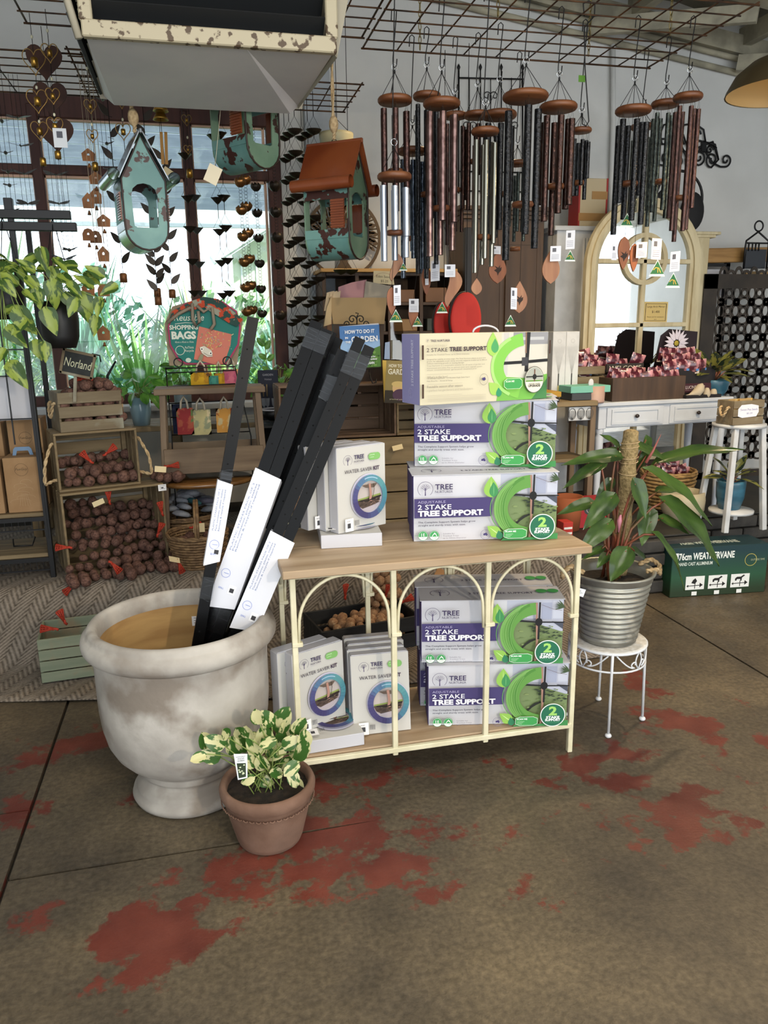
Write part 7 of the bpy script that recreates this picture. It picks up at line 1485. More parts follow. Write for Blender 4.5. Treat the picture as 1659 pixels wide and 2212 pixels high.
scr = crate('seed_crate', 'small slatted crate with rope handles labelled Sweet Pea Seeds on the white stool', .215, .13, .135, m_crate2, 3, 'top', True, .12); scr.location = Vector((sc2.x - .12, sc2.y - .10, zP + zs_ + .001)); scr.rotation_euler = (0, 0, .1)
p = Print((0, -.001, 0)); p.poly([(.03, .05), (.06, .04), (.16, .045), (.175, .07), (.17, .105), (.12, .115), (.05, .112), (.028, .09)], '#d8dae2'); p.text('Sweet Pea Seeds', .045, .08, .012, '#6a6a9a', width=.12); p.text('$5.29', .09, .06, .009, '#6a6a9a', width=.04); p.build('label_card', None, scr)
for i in range(6): q = MB(); q.box((.03 + .03 * i, .06 + .01 * (i % 3), .10), (.045, .002, .08), rot=(R.uniform(-.2, .2), 0, R.uniform(-.3, .3))); q.build('seed_packet', ink(['#a88a58', '#b09868', '#c8a050'][i % 3]), scr)
# lower right things on the plinth
bk2 = basket('pale wicker basket heaped with bulb packs right of the philodendron', Vector((P(1440, 1075, 4.35).x, 4.35, zP)), .13, .17, .24, m_wick2, False, 10); M_ = root_mat(bk2)
packs([M_ @ Vector((.1 * math.cos(a) * f_, .08 * math.sin(a) * f_, .20 + .05 * (1 - f_))) for f_ in (.3, 1) for a in [k * 1.05 for k in range(6)]], 'pink-brown glossy bulb pack heaped in the pale wicker basket', 'bulb packs in the wicker basket', .9)
lsolo('cream_pot', [(0, 0), (.05, 0), (.10, .03), (.125, .08), (.128, .14), (.122, .19), (.112, .19), (.116, .14), (.1, .06), (0, .03)], Vector((P(1478, 1155, 3.93).x, 3.97, zP)), mat('cream_glazed_pot', '#a49a80', .5, c2='#b5ab90', scale=3), 'empty rounded cream ceramic pot on the plinth left of the white stool', 'pot', 36)
lsolo('clay_pot', [(0, 0), (.07, 0), (.085, .2), (.078, .2), (.065, .02)], Vector((P(1226, 1120, 4.0).x, 4.0, zP)), mat('orange_clay', '#8a4a28', .8), 'orange clay pot on the plinth below the carved table', 'pot')
rb_ = bx('red_tape_case', 'red and grey round-cornered box on the plinth behind the philodendron', (P(1272, 1120, 4.02).x, 4.05, zP), (.2, .12, .17), ink('#9a2028'), 0); p = Print((0, -.06, 0)); p.ell(.0, .11, .05, .035, '#3a3c40'); p.ring(.0, .11, .035, .024, .004, '#9a9ca0'); p.build('emblem', None, rb_)
bk3 = bx('striped_box', 'small red and white striped box by the console corner on the plinth', (P(1222, 1140, 3.85).x, 3.86, zP), (.06, .08, .09), ink('#b03028'), 0); p = Print((0, -.04, 0)); p.rect(-.025, .02, .05, .012, '#e0e0dc'); p.rect(-.025, .05, .05, .012, '#e0e0dc'); p.build('stripe', None, bk3)
# weathervane box
wv = thing('weathervane_box', 'dark green printed carton lettered 76cm WEATHERVANE on the floor at right', 'box'); g = G(1446, 1294, 0); WVW = .58; wv.location = (g.x, 3.60, 0); place3(wv, (1446, 1290), 3.60, 1651, WVW, .001); wh = P(1448, 1186, 3.60).z
m_wv = bpy.data.materials.new('green_carton'); m_wv.use_nodes = True; nt = m_wv.node_tree; tc = nt.nodes.new('ShaderNodeTexCoord'); sx = nt.nodes.new('ShaderNodeSeparateXYZ'); rp = nt.nodes.new('ShaderNodeValToRGB'); nt.links.new(tc.outputs['Generated'], sx.inputs[0]); nt.links.new(sx.outputs[2], rp.inputs[0]); nt.links.new(rp.outputs[0], nt.nodes['Principled BSDF'].inputs[0]); nt.nodes['Principled BSDF'].inputs['Roughness'].default_value = .5
e = rp.color_ramp.elements; e[0].position = .1; e[0].color = (*hx('#1c3016'), 1); e[1].position = .9; e[1].color = (*hx('#0d3036'), 1); e2 = rp.color_ramp.elements.new(.4); e2.color = (*hx('#1f4c32'), 1)
MB().box((WVW / 2, .1, wh / 2), (WVW, .2, wh), .003).build('carton', m_wv, wv); p = Print((0, 0, 0)); u = WVW / 205
p.text('76cm WEATHERVANE', 14 * u, wh - 25 * u, 14 * u, '#dfe4e0', width=118 * u, bold=.03); p.text('HAND CAST ALUMINIUM', 14 * u, wh - 37 * u, 7 * u, '#cfd8d0', width=72 * u, bold=.02); p.ring(168 * u, wh - 32 * u, 13 * u, 13 * u, 1.2 * u, '#a8a050'); p.text('OUTSIDE TIME', 168 * u, wh - 34 * u, 4 * u, '#a8b090', width=30 * u)
for i in range(3):
    x, y = (32 + 48 * i) * u, wh - 88 * u; p.rect(x, y, 40 * u, 28 * u, '#dfe2e0'); p.line([(x + 4 * u, y + 8 * u), (x + 36 * u, y + 9 * u)], 1.6 * u, '#101010'); p.poly([(x + 30 * u, y + 4 * u), (x + 37 * u, y + 9 * u), (x + 30 * u, y + 14 * u)], '#101010'); p.poly([(x + 2 * u, y + 8 * u), (x + 6 * u, y + 11 * u), (x + 6 * u, y + 5 * u)], '#101010'); p.line([(x + 20 * u, y + 2 * u), (x + 20 * u, y + 14 * u)], 1.5 * u, '#101010')
    p.poly([(x + a * u, y + b * u) for a, b in ([(9, 14), (12, 14), (13, 17), (20, 17), (21, 13), (23, 13), (24, 20), (30, 24), (27, 26), (21, 22), (13, 22), (9, 19)] if i else [(12, 14), (20, 12), (24, 18), (20, 24), (15, 20)])], '#141414'); p.rect(x + 14 * u, y - 12 * u, 11 * u, 8 * u, '#dfe2e0')
p.rect(5 * u, wh - 22 * u, 7 * u, 12 * u, '#d8dcdc'); p.build('printed_front', None, wv); p = Print((0, 0, wh), (1, 0, 0), (0, 1, 0)); p.text('76cm WEATHERVANE', .08, .06, .05, '#b8c4bc', width=.36, bold=.03); p.build('printed_lid', None, wv)
# pendant lamp
pl_ = thing('pendant_lamp', 'bronze dome pendant lamp with a cream inside at the upper right edge', 'lamp', (2.46, 3.0, 2.435)); m_lb = mat('dull_bronze', '#5c5038', .45, metal=.6, c2='#6f6146', scale=6)
MB().lathe([(.245, 0), (.24, .015), (.21, .07), (.155, .115), (.09, .14), (.06, .15), (.055, .2), (.05, .32), (0, .33)], 40).build('shade', m_lb, pl_); MB().lathe([(.24, .002), (.234, .017), (.205, .068), (.15, .108), (.08, .132), (0, .135)], 40).build('shade_lining', mat('cream_enamel', '#b89a66', .5), pl_); MB().ball((0, 0, .07), (.035, .035, .045), 14, 10).build('bulb', mat('lit_bulb', '#ffd9a0', .3, emit=6), pl_); MB().tube([(0, 0, .33), (0, 0, roofz(2.46) - 2.435 + .3)], .006, 6).build('cable', m_blk, pl_)
# ================================================================ on the wall
m_iron = mat('black_wrought_iron', '#0e0e10', .5, metal=.3)
YW = WY - .02
# gothic trellis
tl = thing('iron_trellis', 'black iron trellis with finials and heart scrolls on the wall behind the chimes', 'trellis', P(1060, 420, YW))
for x in (991, 1038, 1083, 1129): MB(tl).tube([P(x, 418, YW), P(x, 152, YW)], .006 if x in (991, 1129) else .004, 6).build('upright', m_iron, tl); MB(tl).tube([P(x, 152, YW), P(x, 145, YW), P(x, 137, YW)], [.004, .012, .001], 6).build('finial', m_iron, tl)
for x in (1014, 1060, 1105): MB(tl).tube([P(x, 418, YW), P(x, 168, YW)], .003, 5).build('upright', m_iron, tl)
for y in (168, 370, 412): MB(tl).tube([P(990, y, YW), P(1131 + (12 if y > 300 else 0), y + 3, YW)], .005, 6).build('crossbar', m_iron, tl)
k = S(1060, YW, 1, 250)
for (x, y) in ((1060, 215), (1015, 280), (1105, 280), (1060, 300)):
    for f_ in (-1, 1): c_ = P(x + f_ * 8, y - 8, YW); MB(tl).tube(spiral(c_, 9 * k, -PI / 2 if 0 else PI, -1.1, 20, f_) [::-1] + [P(x, y + 12, YW)], .003, 5).build('scroll', m_iron, tl)
# scroll wall art
wa = thing('scroll_wall_art', 'black wrought iron scroll wall hanging on the right of the end wall', 'wall art', P(1490, 365, YW)); k = S(1490, YW, 1, 330)
def sc_(x, y, r, a0, tr, f_=1, tail=None, w_=.007): c_ = P(x, y, YW); pts = spiral(c_, r * k, a0, tr, 30, f_); MB(wa).tube(([P(*t, YW) for t in tail] if tail else []) + pts, w_, 6).build('scroll', m_iron, wa)
for x, y, r, a0, tr, f_, tl_ in ((1568, 346, 12, -PI / 2, 1.3, 1, [(1520, 322), (1540, 352), (1556, 360)]), (1538, 345, 14, -PI / 2, 1.4, -1, [(1495, 300), (1545, 312), (1552, 345)]), (1510, 340, 14, -PI / 2, 1.4, 1, [(1470, 310), (1485, 345), (1500, 352)]), (1438, 342, 13, -PI / 2, 1.4, 1, [(1405, 320), (1412, 348), (1425, 356)]), (1490, 348, 13, 0, 1.4, 1, None), (1412, 345, 10, 0, 1.3, -1, None), (1533, 324, 8, 0, 1.3, 1, None), (1410, 330, 9, PI, 1.3, 1, None), (1465, 350, 12, 0, 1.3, -1, None), (1505, 290, 9, 0, 1.2, 1, None), (1450, 290, 9, PI, 1.2, -1, None)): sc_(x, y, r, a0, tr, f_, tl_)
for ps in (((1478, 312), (1470, 290), (1478, 270), (1500, 266), (1520, 280), (1524, 306)), ((1430, 312), (1426, 290), (1434, 270), (1450, 266), (1472, 280), (1485, 318)), ((1400, 330), (1408, 300), (1440, 300), (1480, 330), (1540, 306), (1552, 345)), ((1402, 345), (1420, 312), (1460, 310), (1500, 345), (1520, 305), (1548, 320))): MB(wa).tube([P(a, b, YW) for a, b in ps], .007, 6).build('scroll', m_iron, wa)
MB(wa).box(P(1520, 318, YW), (.04, .02, .07), .004).build('candle_clip', m_iron, wa)
pf = thing('ring_hanger', 'black round wire hanger holding a dark feathered disc left of the mirror top', 'wall art', P(1467, 440, 5.2)); c_ = P(1467, 430, 5.2); k = S(1467, 5.2, 1, 430)
MB(pf).tube([c_ + Vector((50 * k * math.cos(a), 0, 50 * k * math.sin(a))) for a in [2 * PI * i / 40 for i in range(40)]], .01, 6, True).build('hoop', m_iron, pf); MB(pf).ball(c_ + Vector((30 * k, 0, -22 * k)), (26 * k, .03, 36 * k), 20, 12).build('dark_disc', ink('#121214'), pf); MB(pf).ball(c_ + Vector((-30 * k, 0, -8 * k)), (22 * k, .03, 26 * k), 20, 12).build('dark_disc', ink('#121214'), pf); MB(pf).tube([c_ + Vector((0, 0, 50 * k)), c_ + Vector((0, .2, 54 * k))], .004, 5).build('nail', m_iron, pf)
# tree of life
to = thing('tree_wall_disc', 'round brown metal tree-of-life wall disc with leafy branches', 'wall art', P(755, 515, 5.3)); cT_ = P(742, 514, 5.32); k = S(742, 5.32, 1, 514); rr = 82 * k; m_tb = mat('brown_cut_metal', '#4a3820', .5, metal=.4)
MB(to).holed([(cT_.x + a, cT_.z + b) for a, b in circ(rr, 48)], [(cT_.x + a, cT_.z + b) for a, b in circ(rr * .92, 48)], .008, (0, 5.32, 0)).build('ring', m_tb, to)
q0 = (cT_.x, cT_.z); MB(to).prism([(q0[0] - rr * .32, q0[1] - rr * .92), (q0[0] - rr * .1, q0[1] - rr * .6), (q0[0] - rr * .1, q0[1] - rr * .1), (q0[0] + rr * .1, q0[1] - rr * .1), (q0[0] + rr * .1, q0[1] - rr * .6), (q0[0] + rr * .32, q0[1] - rr * .92)], .008, (0, 5.32, 0)).build('trunk', m_tb, to)
for i in range(15):
    a = PI * (i + .5) / 15 * 1.25 - .4; e_ = (q0[0] + rr * .93 * math.cos(a), q0[1] + rr * .93 * math.sin(a)); s0 = (q0[0] + rr * .05 * math.cos(a), q0[1] - rr * .15); md = (q0[0] + rr * .5 * math.cos(a + .25), q0[1] + rr * .42 * math.sin(a + .25))
    MB(to).tube([(s0[0], 5.324, s0[1]), (md[0], 5.324, md[1]), (e_[0], 5.324, e_[1])], [.009, .006, .004], 5).build('branch', m_tb, to)
    lf = MB(to)
    for j_ in range(8):
        f_ = .35 + .08 * j_; pt = (lerp(md[0], e_[0], (f_ - .3) / .7), lerp(md[1], e_[1], (f_ - .3) / .7)); lf.prism(leafpoly(pt[0] + .022 * math.cos(a + (1.6 if j_ % 2 else -1.6)), pt[1] + .022 * math.sin(a + (1.6 if j_ % 2 else -1.6)), .02, .045, a + (.4 if j_ % 2 else -.4) - PI / 2), .004, (0, 5.322, 0))
    o = lf.build('leaf_cluster', m_tb, to); o['kind'] = 'stuff'
# ================================================================ overhead
m_rust = mat('rusty_mesh', '#33241a', .6, metal=.4, c2='#5a3c22', scale=12)
ZG = 2.7
def gridp(label, x0, x1, y0, y1, dx=.15, dy=.11, hang=()):
    t = thing('mesh_rack', label, 'rack', ((x0 + x1) / 2, (y0 + y1) / 2, ZG)); n = max(1, round((y1 - y0) / dy)); m_ = max(1, round((x1 - x0) / dx))
    for i in range(n + 1): y = lerp(y0, y1, i / n); MB(t).tube([(x0 - .01, y, ZG), (x1 + .01, y, ZG)], .0042 if i in (0, n) else .0032, 5).build('wire', m_rust, t)
    for i in range(m_ + 1): x = lerp(x0, x1, i / m_); MB(t).tube([(x, y0 - .01, ZG + .006), (x, y1 + .01, ZG + .006)], .0042 if i in (0, m_) else .0032, 5).build('wire', m_rust, t)
    for (x, y) in hang:
        mb = MB(t); z = ZG; i = 0
        while z < roofz(x) + .3:
            ax = (1, 0, 0) if i % 2 else (0, 1, 0); mb.tube([Vector((x, y, z + .014)) + Vector(ax) * .006 * math.cos(a) + Vector((0, 0, .016 * math.sin(a))) for a in [2 * PI * q / 8 for q in range(8)]], .002, 4, True); z += .026; i += 1
        mb.build('chain', mat('gold_chain', '#8a7a4a', .35, metal=.8), t)
gridp('rusty mesh rack over the right, carrying most of the wind chimes', .80, 2.20, 2.90, 3.65, .155, .107, ((1.05, 3.62), (1.25, 3.2), (1.83, 3.55), (2.05, 3.25)))
gridp('rusty mesh rack between the vent box and the wind chimes', .42, .77, 2.9, 3.53, .12, .11, ((.6, 3.5),)); gridp('short rusty mesh rack behind the vent box above the pillar', .45, .90, 4.15, 4.66, .15, .1, ((.5, 4.6),)); gridp('rusty mesh rack at the upper left above the window', -1.6, -.41, 3.96, 4.6, .4, .107, ((-1.2, 4.3),))
gridp('rusty mesh rack nearest the vent box louvres, upper left', -.57, -.30, 2.9, 3.63, .27, .12, ((-.5, 3.2),)); gridp('small rusty mesh rack overlapping the one above the window', -.46, .05, 3.9, 4.62, .2, .09, ((-.2, 4.5),))
# vent box
vb = thing('vent_box', 'large cream metal cooler vent box with dark louvres and chipped paint, overhead left', 'vent', (.12, 3.1, 2.4)); m_vent = mat('aged_cream_vent_paint', '#a29c8a', .6, c2='#918b7a', scale=3); m_chip = mat('chipped_vent_paint', '#a59c84', .6, c2='#4a3a28', scale=34, lo=.56, hi=.6, detail=8)
m_under = mat('vent_underside', '#c6c7c9', .5, c2='#cfd0d0', scale=3)
A, B, C, D_ = Vector((-.27, 2.80, 2.4)), Vector((.51, 2.80, 2.4)), Vector((.475, 3.44, 2.4)), Vector((-.285, 3.44, 2.4)); E1, F1, C1, D1 = Vector((-.08, 2.80, 2.4)), Vector((.22, 2.80, 2.4)), Vector((.44, 3.44, 2.37)), Vector((-.25, 3.44, 2.37))
MB(vb).add([A, B, C, D_, E1, F1, C1, D1, (-.27, 2.8, 2.43), (.51, 2.8, 2.43), (.475, 3.44, 2.43), (-.285, 3.44, 2.43)], [(4, 7, 6, 5), (0, 3, 7, 4), (5, 6, 2, 1), (3, 2, 6, 7), (8, 9, 10, 11), (0, 8, 11, 3), (1, 2, 10, 9), (3, 11, 10, 2), (0, 4, 5, 1, 9, 8)]).build('underside_pan', m_under, vb)
MB(vb).box((.12, 2.795, 2.42), (.80, .03, .05), .004).build('front_frame', m_chip, vb); 
for x in (-.265, .505): MB(vb).box((x, 2.795, 2.7), (.04, .03, .52), .004).build('front_frame', m_chip, vb)
MB(vb).add([(.525, 2.81, 2.39), (.66, 2.81, 2.95), (.64, 3.44, 2.95), (.475, 3.44, 2.39), (.50, 2.83, 2.42), (.5, 2.83, 2.95), (.46, 3.42, 2.95), (.46, 3.42, 2.42)], [(0, 3, 2, 1), (4, 5, 6, 7), (0, 1, 5, 4), (3, 7, 6, 2), (1, 2, 6, 5), (0, 4, 7, 3)]).build('side_panel', m_vent, vb)
MB(vb).add([(-.30, 3.44, 2.39), (.49, 3.44, 2.39), (.64, 3.46, 2.95), (-.42, 3.46, 2.95)], [(0, 1, 2, 3)]).build('back_panel', m_vent, vb); MB(vb).box((.1, 3.12, 2.96), (1.0, .68, .02)).build('lid_panel', m_vent, vb); MB(vb).box((.1, 3.1, 3.5), (.5, .4, 1.1)).build('duct', m_vent, vb)
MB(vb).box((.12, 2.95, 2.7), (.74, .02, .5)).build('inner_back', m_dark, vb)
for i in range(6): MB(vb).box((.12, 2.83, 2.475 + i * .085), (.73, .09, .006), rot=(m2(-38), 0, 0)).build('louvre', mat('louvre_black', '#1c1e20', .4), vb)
for i in range(9): MB(vb).box((-.305 - .012 * i, 3.1, 2.43 + i * .058), (.012, .62, .07), .002, rot=(0, m2(-20), 0)).build('louvre', ink('#24282c'), vb)
MB(vb).tube([(-.29, 2.79, 2.39), (-.42, 2.79, 2.95)], .012, 6).build('corner_trim', m_vent, vb)
# ---- wind chimes
m_disc = mat('stained_chime_wood', '#5c341c', .5, c2='#754728', scale=5, stretch=(1, 6, 6)); m_cord = mat('chime_cord', '#0c0c0c', .8)
TM = {'cop': mat('copper_vein_tube', '#33221f', .25, metal=.7, c2='#4a322d', scale=60, bump=.2), 'rose': mat('rose_tube', '#7a625e', .22, metal=.8, c2='#5c4642', scale=40), 'sil': mat('silver_tube', '#9fa6b2', .3, metal=.85), 'blk': mat('black_hammered_tube', '#0b0c0f', .22, metal=.5, c2='#1a1c20', scale=90, bump=.4), 'grn': mat('green_black_tube', '#2c3230', .25, metal=.7, c2='#4a524c', scale=70, bump=.3), 'pol': mat('polished_tube', '#77756a', .14, metal=.95), 'blu': mat('blue_grey_tube', '#303844', .25, metal=.8, c2='#555f6c', scale=60, bump=.3), 'brn': mat('brown_tube', '#2e1f1b', .25, metal=.7, c2='#432c25', scale=60, bump=.3)}
m_ring = mat('chrome_ring', '#c8ccd0', .15, metal=1.0); m_sail = mat('pale_sail_wood', '#8a5c40', .55, c2='#a0704e', scale=4, stretch=(6, 6, 1)); m_sail2 = mat('orange_sail_wood', '#7a4018', .5, c2='#8c4e22', scale=4, stretch=(6, 6, 1))
def tritag(p, u, v, s_, tag=True):
    p.poly([(u, v), (u + s_ * .55, v - s_), (u - s_ * .55, v - s_)], '#d8e0d8'); p.k += 1; p.poly([(u, v - s_ * .1), (u + s_ * .47, v - s_ * .86), (u - s_ * .47, v - s_ * .86)], '#1f6238'); p.line([(u - s_ * .26, v - s_ * .62), (u - s_ * .1, v - s_ * .48), (u + s_ * .1, v - s_ * .52), (u + s_ * .24, v - s_ * .78)], s_ * .06, '#c0a040'); p.line([(u + s_ * .02, v - s_ * .52), (u + s_ * .05, v - s_ * .78)], s_ * .05, '#c0a040')
def chime(cx_, cy_, w_, Y, ring, tm, bots, label, sail=None, striker=None, tri=None, tag=None, xs=None):
    c = P(cx_, cy_, Y); k = S(cx_, Y, 1, cy_); r_ = w_ * k / 2; rg = P(ring[0], ring[1], Y); rg.x = c.x; t = thing('wind_chime', label, 'wind chime', (c.x, Y, rg.z), group='wind chimes under the mesh rack')
    th = min(.022, r_ * .35); MB(t).lathe([(0, -th / 2), (r_ * .93, -th / 2), (r_, -th * .2), (r_, th * .2), (r_ * .93, th / 2), (0, th / 2)], 32, c).build('top_disc', m_disc, t)
    MB(t).tube([rg + Vector((.012 * math.cos(a), 0, .012 * math.sin(a))) for a in [2 * PI * i / 14 for i in range(14)]], .0016, 5, True).build('hanging_ring', m_ring, t)
    mb = MB(t); b0 = rg - Vector((0, 0, .018))
    for i in range(5): a = 2 * PI * i / 5 + .4; mb.tube([b0, c + Vector((r_ * .8 * math.cos(a), r_ * .8 * math.sin(a), th / 2))], .0012, 4)
    mb.tube([rg - Vector((0, 0, .010)), rg - Vector((0, 0, .022))], .004, 6); mb.build('suspension_cord', m_cord, t)
    while 3 < len(bots) < 6: bots = tuple(bots) + (bots[len(bots) % 3] - 18,)
    n = len(bots); tr = (.30 if n < 5 else .24) * w_ * k / 2 * 1.0; tr = max(.0085, min(.0125 * (w_ / 70), tr)) if w_ < 85 else .0145; zb_ = []
    for i, by in enumerate(bots):
        a = 2 * PI * i / n + .3; x, y = r_ * .76 * math.cos(a), r_ * .76 * math.sin(a); zt_ = c.z - th / 2 - S(cx_, Y, 13 + 3 * (i % 3), cy_); zb = P(cx_, by, Y).z
        mb = MB(t); mb.cur = 0; m_ = TM[tm]; zb = min(zb, zt_ - .08)
        mb.tube([(c.x + x, Y + y, zt_), (c.x + x, Y + y, zb)], tr, 12, caps=False); mb.tube([(c.x + x, Y + y, zt_ - .001), (c.x + x, Y + y, zb + .001)], tr * .85, 12, caps=False); mb.use(m_); mb.mi = [0] * len(mb.f); mb.build('chime_tube', None, t)
        MB(t).tube([(c.x + x - tr * .6, Y + y, zt_ - .01), (c.x + x, Y + y, c.z - th / 2), (c.x + x + tr * .6, Y + y, zt_ - .01)], .0008, 3).build('tube_cord', m_cord, t)
    end = P(cx_, striker or (min(bots) + (cy_ - min(bots)) * .25), Y).z; MB(t).lathe([(0, -.009), (r_ * .45, -.009), (r_ * .5, 0), (r_ * .45, .009), (0, .009)], 20, (c.x, Y, end)).build('striker', m_disc, t)
    if sail:
        kind, sx_, sy_, sh_ = sail; s0 = P(sx_, sy_ - sh_ / 2, Y); hh = sh_ * k; wd = hh * {'drop': .56, 'wave': .36, 'leaf': .36, 'block': .7, 'dropb': .56, 'leafb': .4, 'orange': .6}[kind]
        out = []
        for i in range(13): f_ = i / 12; a_ = math.sin(PI * f_ ** (.75 if kind in ('leaf', 'leafb', 'wave') else 1.35)) ** .75 if 0 < f_ < 1 else 0; out.append((wd / 2 * a_ + (.12 * hh * math.sin(f_ * 5) if kind == 'wave' else 0), -hh * f_))
        out2 = [(-wd / 2 * (math.sin(PI * (i / 12) ** (.75 if kind in ('leaf', 'leafb', 'wave') else 1.35)) ** .75 if 0 < i < 12 else 0) + (.12 * hh * math.sin(i / 12 * 5) if kind == 'wave' else 0), -hh * i / 12) for i in range(11, 0, -1)]
        sl_ = MB(t).prism(out + out2, .008, s0).build('sail', m_sail2 if kind in ('orange', 'leaf', 'leafb') else m_sail, t)
        MB(t).tube([Vector((c.x, Y, c.z)), Vector((c.x, Y, end)), s0], .001, 3).build('sail_cord', m_cord, t)
        if kind in ('dropb', 'leafb', 'orange'):
            p = Print(s0 + Vector((0, -.0005, -hh * .62)), root=t); q = hh * .13; p.poly([(-q, q * .2), (-q * .3, q * .6), (-q * .9, q * 1.3), (q * .1, q * .8), (q * .6, q * 1.5), (q * .5, q * .7), (q, q), (q * .9, q * .2), (q * .3, -q * .4), (0, -q * 1.1), (-q * .2, -q * .3)], '#2a1a12'); p.stick('burnt_bird_print', sl_)
    if tag: tx, ty, tw_, th_ = tag; q = P(tx, ty, Y - .012); p = Print(q, (1, .0, R.uniform(-.12, .12)), (0, 0, 1), t); p.rect(-tw_ * k / 2, -th_ * k / 2, tw_ * k, th_ * k, '#cfd2da'); p.rect(-tw_ * k * .3, th_ * k * .12, tw_ * k * .35, th_ * k * .25, '#55565e'); [p.rect(-tw_ * k * .38, -th_ * k * (.08 + .09 * i), tw_ * k * .7, th_ * k * .025, '#8a8c98') for i in range(4)]; p.stick('swing_tag', t)
    if tri: p = Print(P(tri[0], tri[1], Y - .014), root=t); tritag(p, 0, 0, tri[2] * k); p.stick('triangle_tag', t, 'green and gold triangular tag')
    # S hook up to the rack
    h0 = Vector((c.x, Y, ZG)); gy = Y; top = ZG
    hk = MB(); zr = rg.z
    pts = [Vector((c.x - .012, gy, top - .03)), Vector((c.x - .010, gy, top + .008)), Vector((c.x, gy, top + .016)), Vector((c.x + .010, gy, top + .008)), Vector((c.x + .008, gy, top - .02)), Vector((c.x, gy, lerp(top, zr, .5))), Vector((c.x - .006, gy, zr + .03)), Vector((c.x - .006, gy, zr + .006)), Vector((c.x + .0, gy, zr - .002)), Vector((c.x + .008, gy, zr + .006)), Vector((c.x + .01, gy, zr + .03))]
    hk.tube(pts, .0022, 5); solo(hk, 's_hook', m_iron, 'long black wire S hook between the mesh rack and a wind chime', 'hook', (c.x, Y, zr), group='S hooks for the wind chimes')
    return t
W = 'wind chime with '
chime(853, 217, 72, 3.25, (852, 145), 'cop', (480, 500, 440, 490, 460), W + 'dark copper tubes, leftmost of the upper row', ('wave', 853, 575, 62), None, (871, 567, 17))
chime(852, 382, 72, 3.02, (850, 307), 'sil', (555, 560, 530, 565, 500), W + 'bright silver tubes, leftmost and lowest-hung disc', ('leaf', 846, 650, 60), 503, (855, 668, 27), (858, 638, 16, 42))
chime(922, 208, 58, 3.40, (928, 140), 'blk', (470, 600, 590, 455), W + 'thick black tubes behind the rose-coloured one', ('leaf', 893, 680, 62), 420, (902, 683, 22), (894, 660, 22, 28))
chime(954, 224, 77, 3.12, (952, 146), 'rose', (540, 548, 500, 555, 480), W + 'rose-coloured tubes and a wide disc, left of centre', ('wave', 976, 620, 82), 450, None, (972, 585, 24, 26))
chime(983, 250, 50, 3.48, (976, 198), 'brn', (500, 520, 470, 530), W + 'slim brown tubes, right behind the rose-coloured one', None, 410, None, (940, 585, 20, 42))
chime(891, 327, 62, 3.5, (891, 265), 'blu', (590, 540, 600, 520, 560), W + 'blue-grey tubes from a low disc behind the silver one', ('leaf', 921, 605, 60), 515, (955, 652, 24), (922, 600, 8, 30))
chime(1031, 249, 55, 3.42, (1036, 183), 'brn', (445, 400, 430, 455), W + 'dark brown slanted-cut tubes left of the centre pair', None, None)
chime(1078, 249, 72, 3.3, (1079, 171), 'blk', (480, 510, 455, 520, 500), W + 'long black tubes, right one of the two centre discs', ('orange', 1076, 575, 66), 420, None, (1070, 540, 24, 16))
chime(1048, 284, 57, 3.0, (1047, 221), 'pol', (575, 570, 545, 590, 560), W + 'polished grey-gold tubes in the very centre', ('block', 1030, 618, 34), 512)
chime(1135, 209, 92, 2.98, (1139, 130), 'blk', (535, 560, 510), W + 'the widest disc and three thick black tubes', ('dropb', 1123, 640, 66), 442, (1103, 680, 24), (1110, 645, 14, 44))
chime(1206, 232, 75, 3.1, (1208, 160), 'brn', (450, 505, 440, 480, 465, 445), W + 'brown speckled tubes, right end of the main cluster', ('drop', 1192, 572, 70), 403, None, (1200, 548, 24, 30))
chime(1117, 353, 45, 3.6, (1114, 308), 'grn', (500, 520, 540, 490), W + 'grey-green tubes hanging low behind the widest one', None, 538)
chime(1255, 282, 42, 3.2, (1250, 238), 'blk', (430, 420, 405, 425), W + 'short black tubes by the long S hook, right of the main cluster', None, 395, (1232, 540, 22), (1232, 518, 20, 36))
chime(1368, 239, 69, 3.12, (1372, 169), 'blk', (420, 470, 505, 440, 480), W + 'black tubes, leftmost of the right-hand group', ('leafb', 1350, 543, 64), 397, (1355, 460, 27), (1327, 545, 12, 30))
chime(1388, 274, 45, 3.45, (1388, 230), 'grn', (460, 455, 475, 450, 465), W + 'grey-green tubes, small disc behind in the right-hand group', ('leaf', 1372, 553, 54), 395, None, (1386, 540, 24, 30))
chime(1437, 225, 53, 3.3, (1441, 178), 'grn', (470, 475, 488, 460), W + 'dark grey tubes and a thin reddish disc, second from right', None, 393, (1421, 560, 33), (1418, 538, 22, 40))
chime(1486, 210, 55, 3.08, (1490, 151), 'cop', (495, 520, 470, 500), W + 'long dark copper tubes at the far right', None, 428, (1455, 588, 30), (1458, 565, 22, 38))
lh = MB(); lh.tube([P(x, y, 3.15) for x, y in ((1262, 35), (1260, 8), (1272, 2), (1285, 10), (1284, 34), (1262, 60), (1264, 150), (1272, 262), (1266, 272), (1258, 268), (1258, 245))], .0028, 6); solo(lh, 's_hook', m_iron, 'extra-long empty black S hook right of the main chime cluster', 'hook', P(1266, 272, 3.15))
gt = MB(); gt.box(P(1257, 170, 3.17), (.03, .001, .025)); solo(gt, 'green_tag', ink('#4a7a1c'), 'small green sticker tag on the hooks right of the main chime cluster', 'tag', P(1257, 170, 3.17))
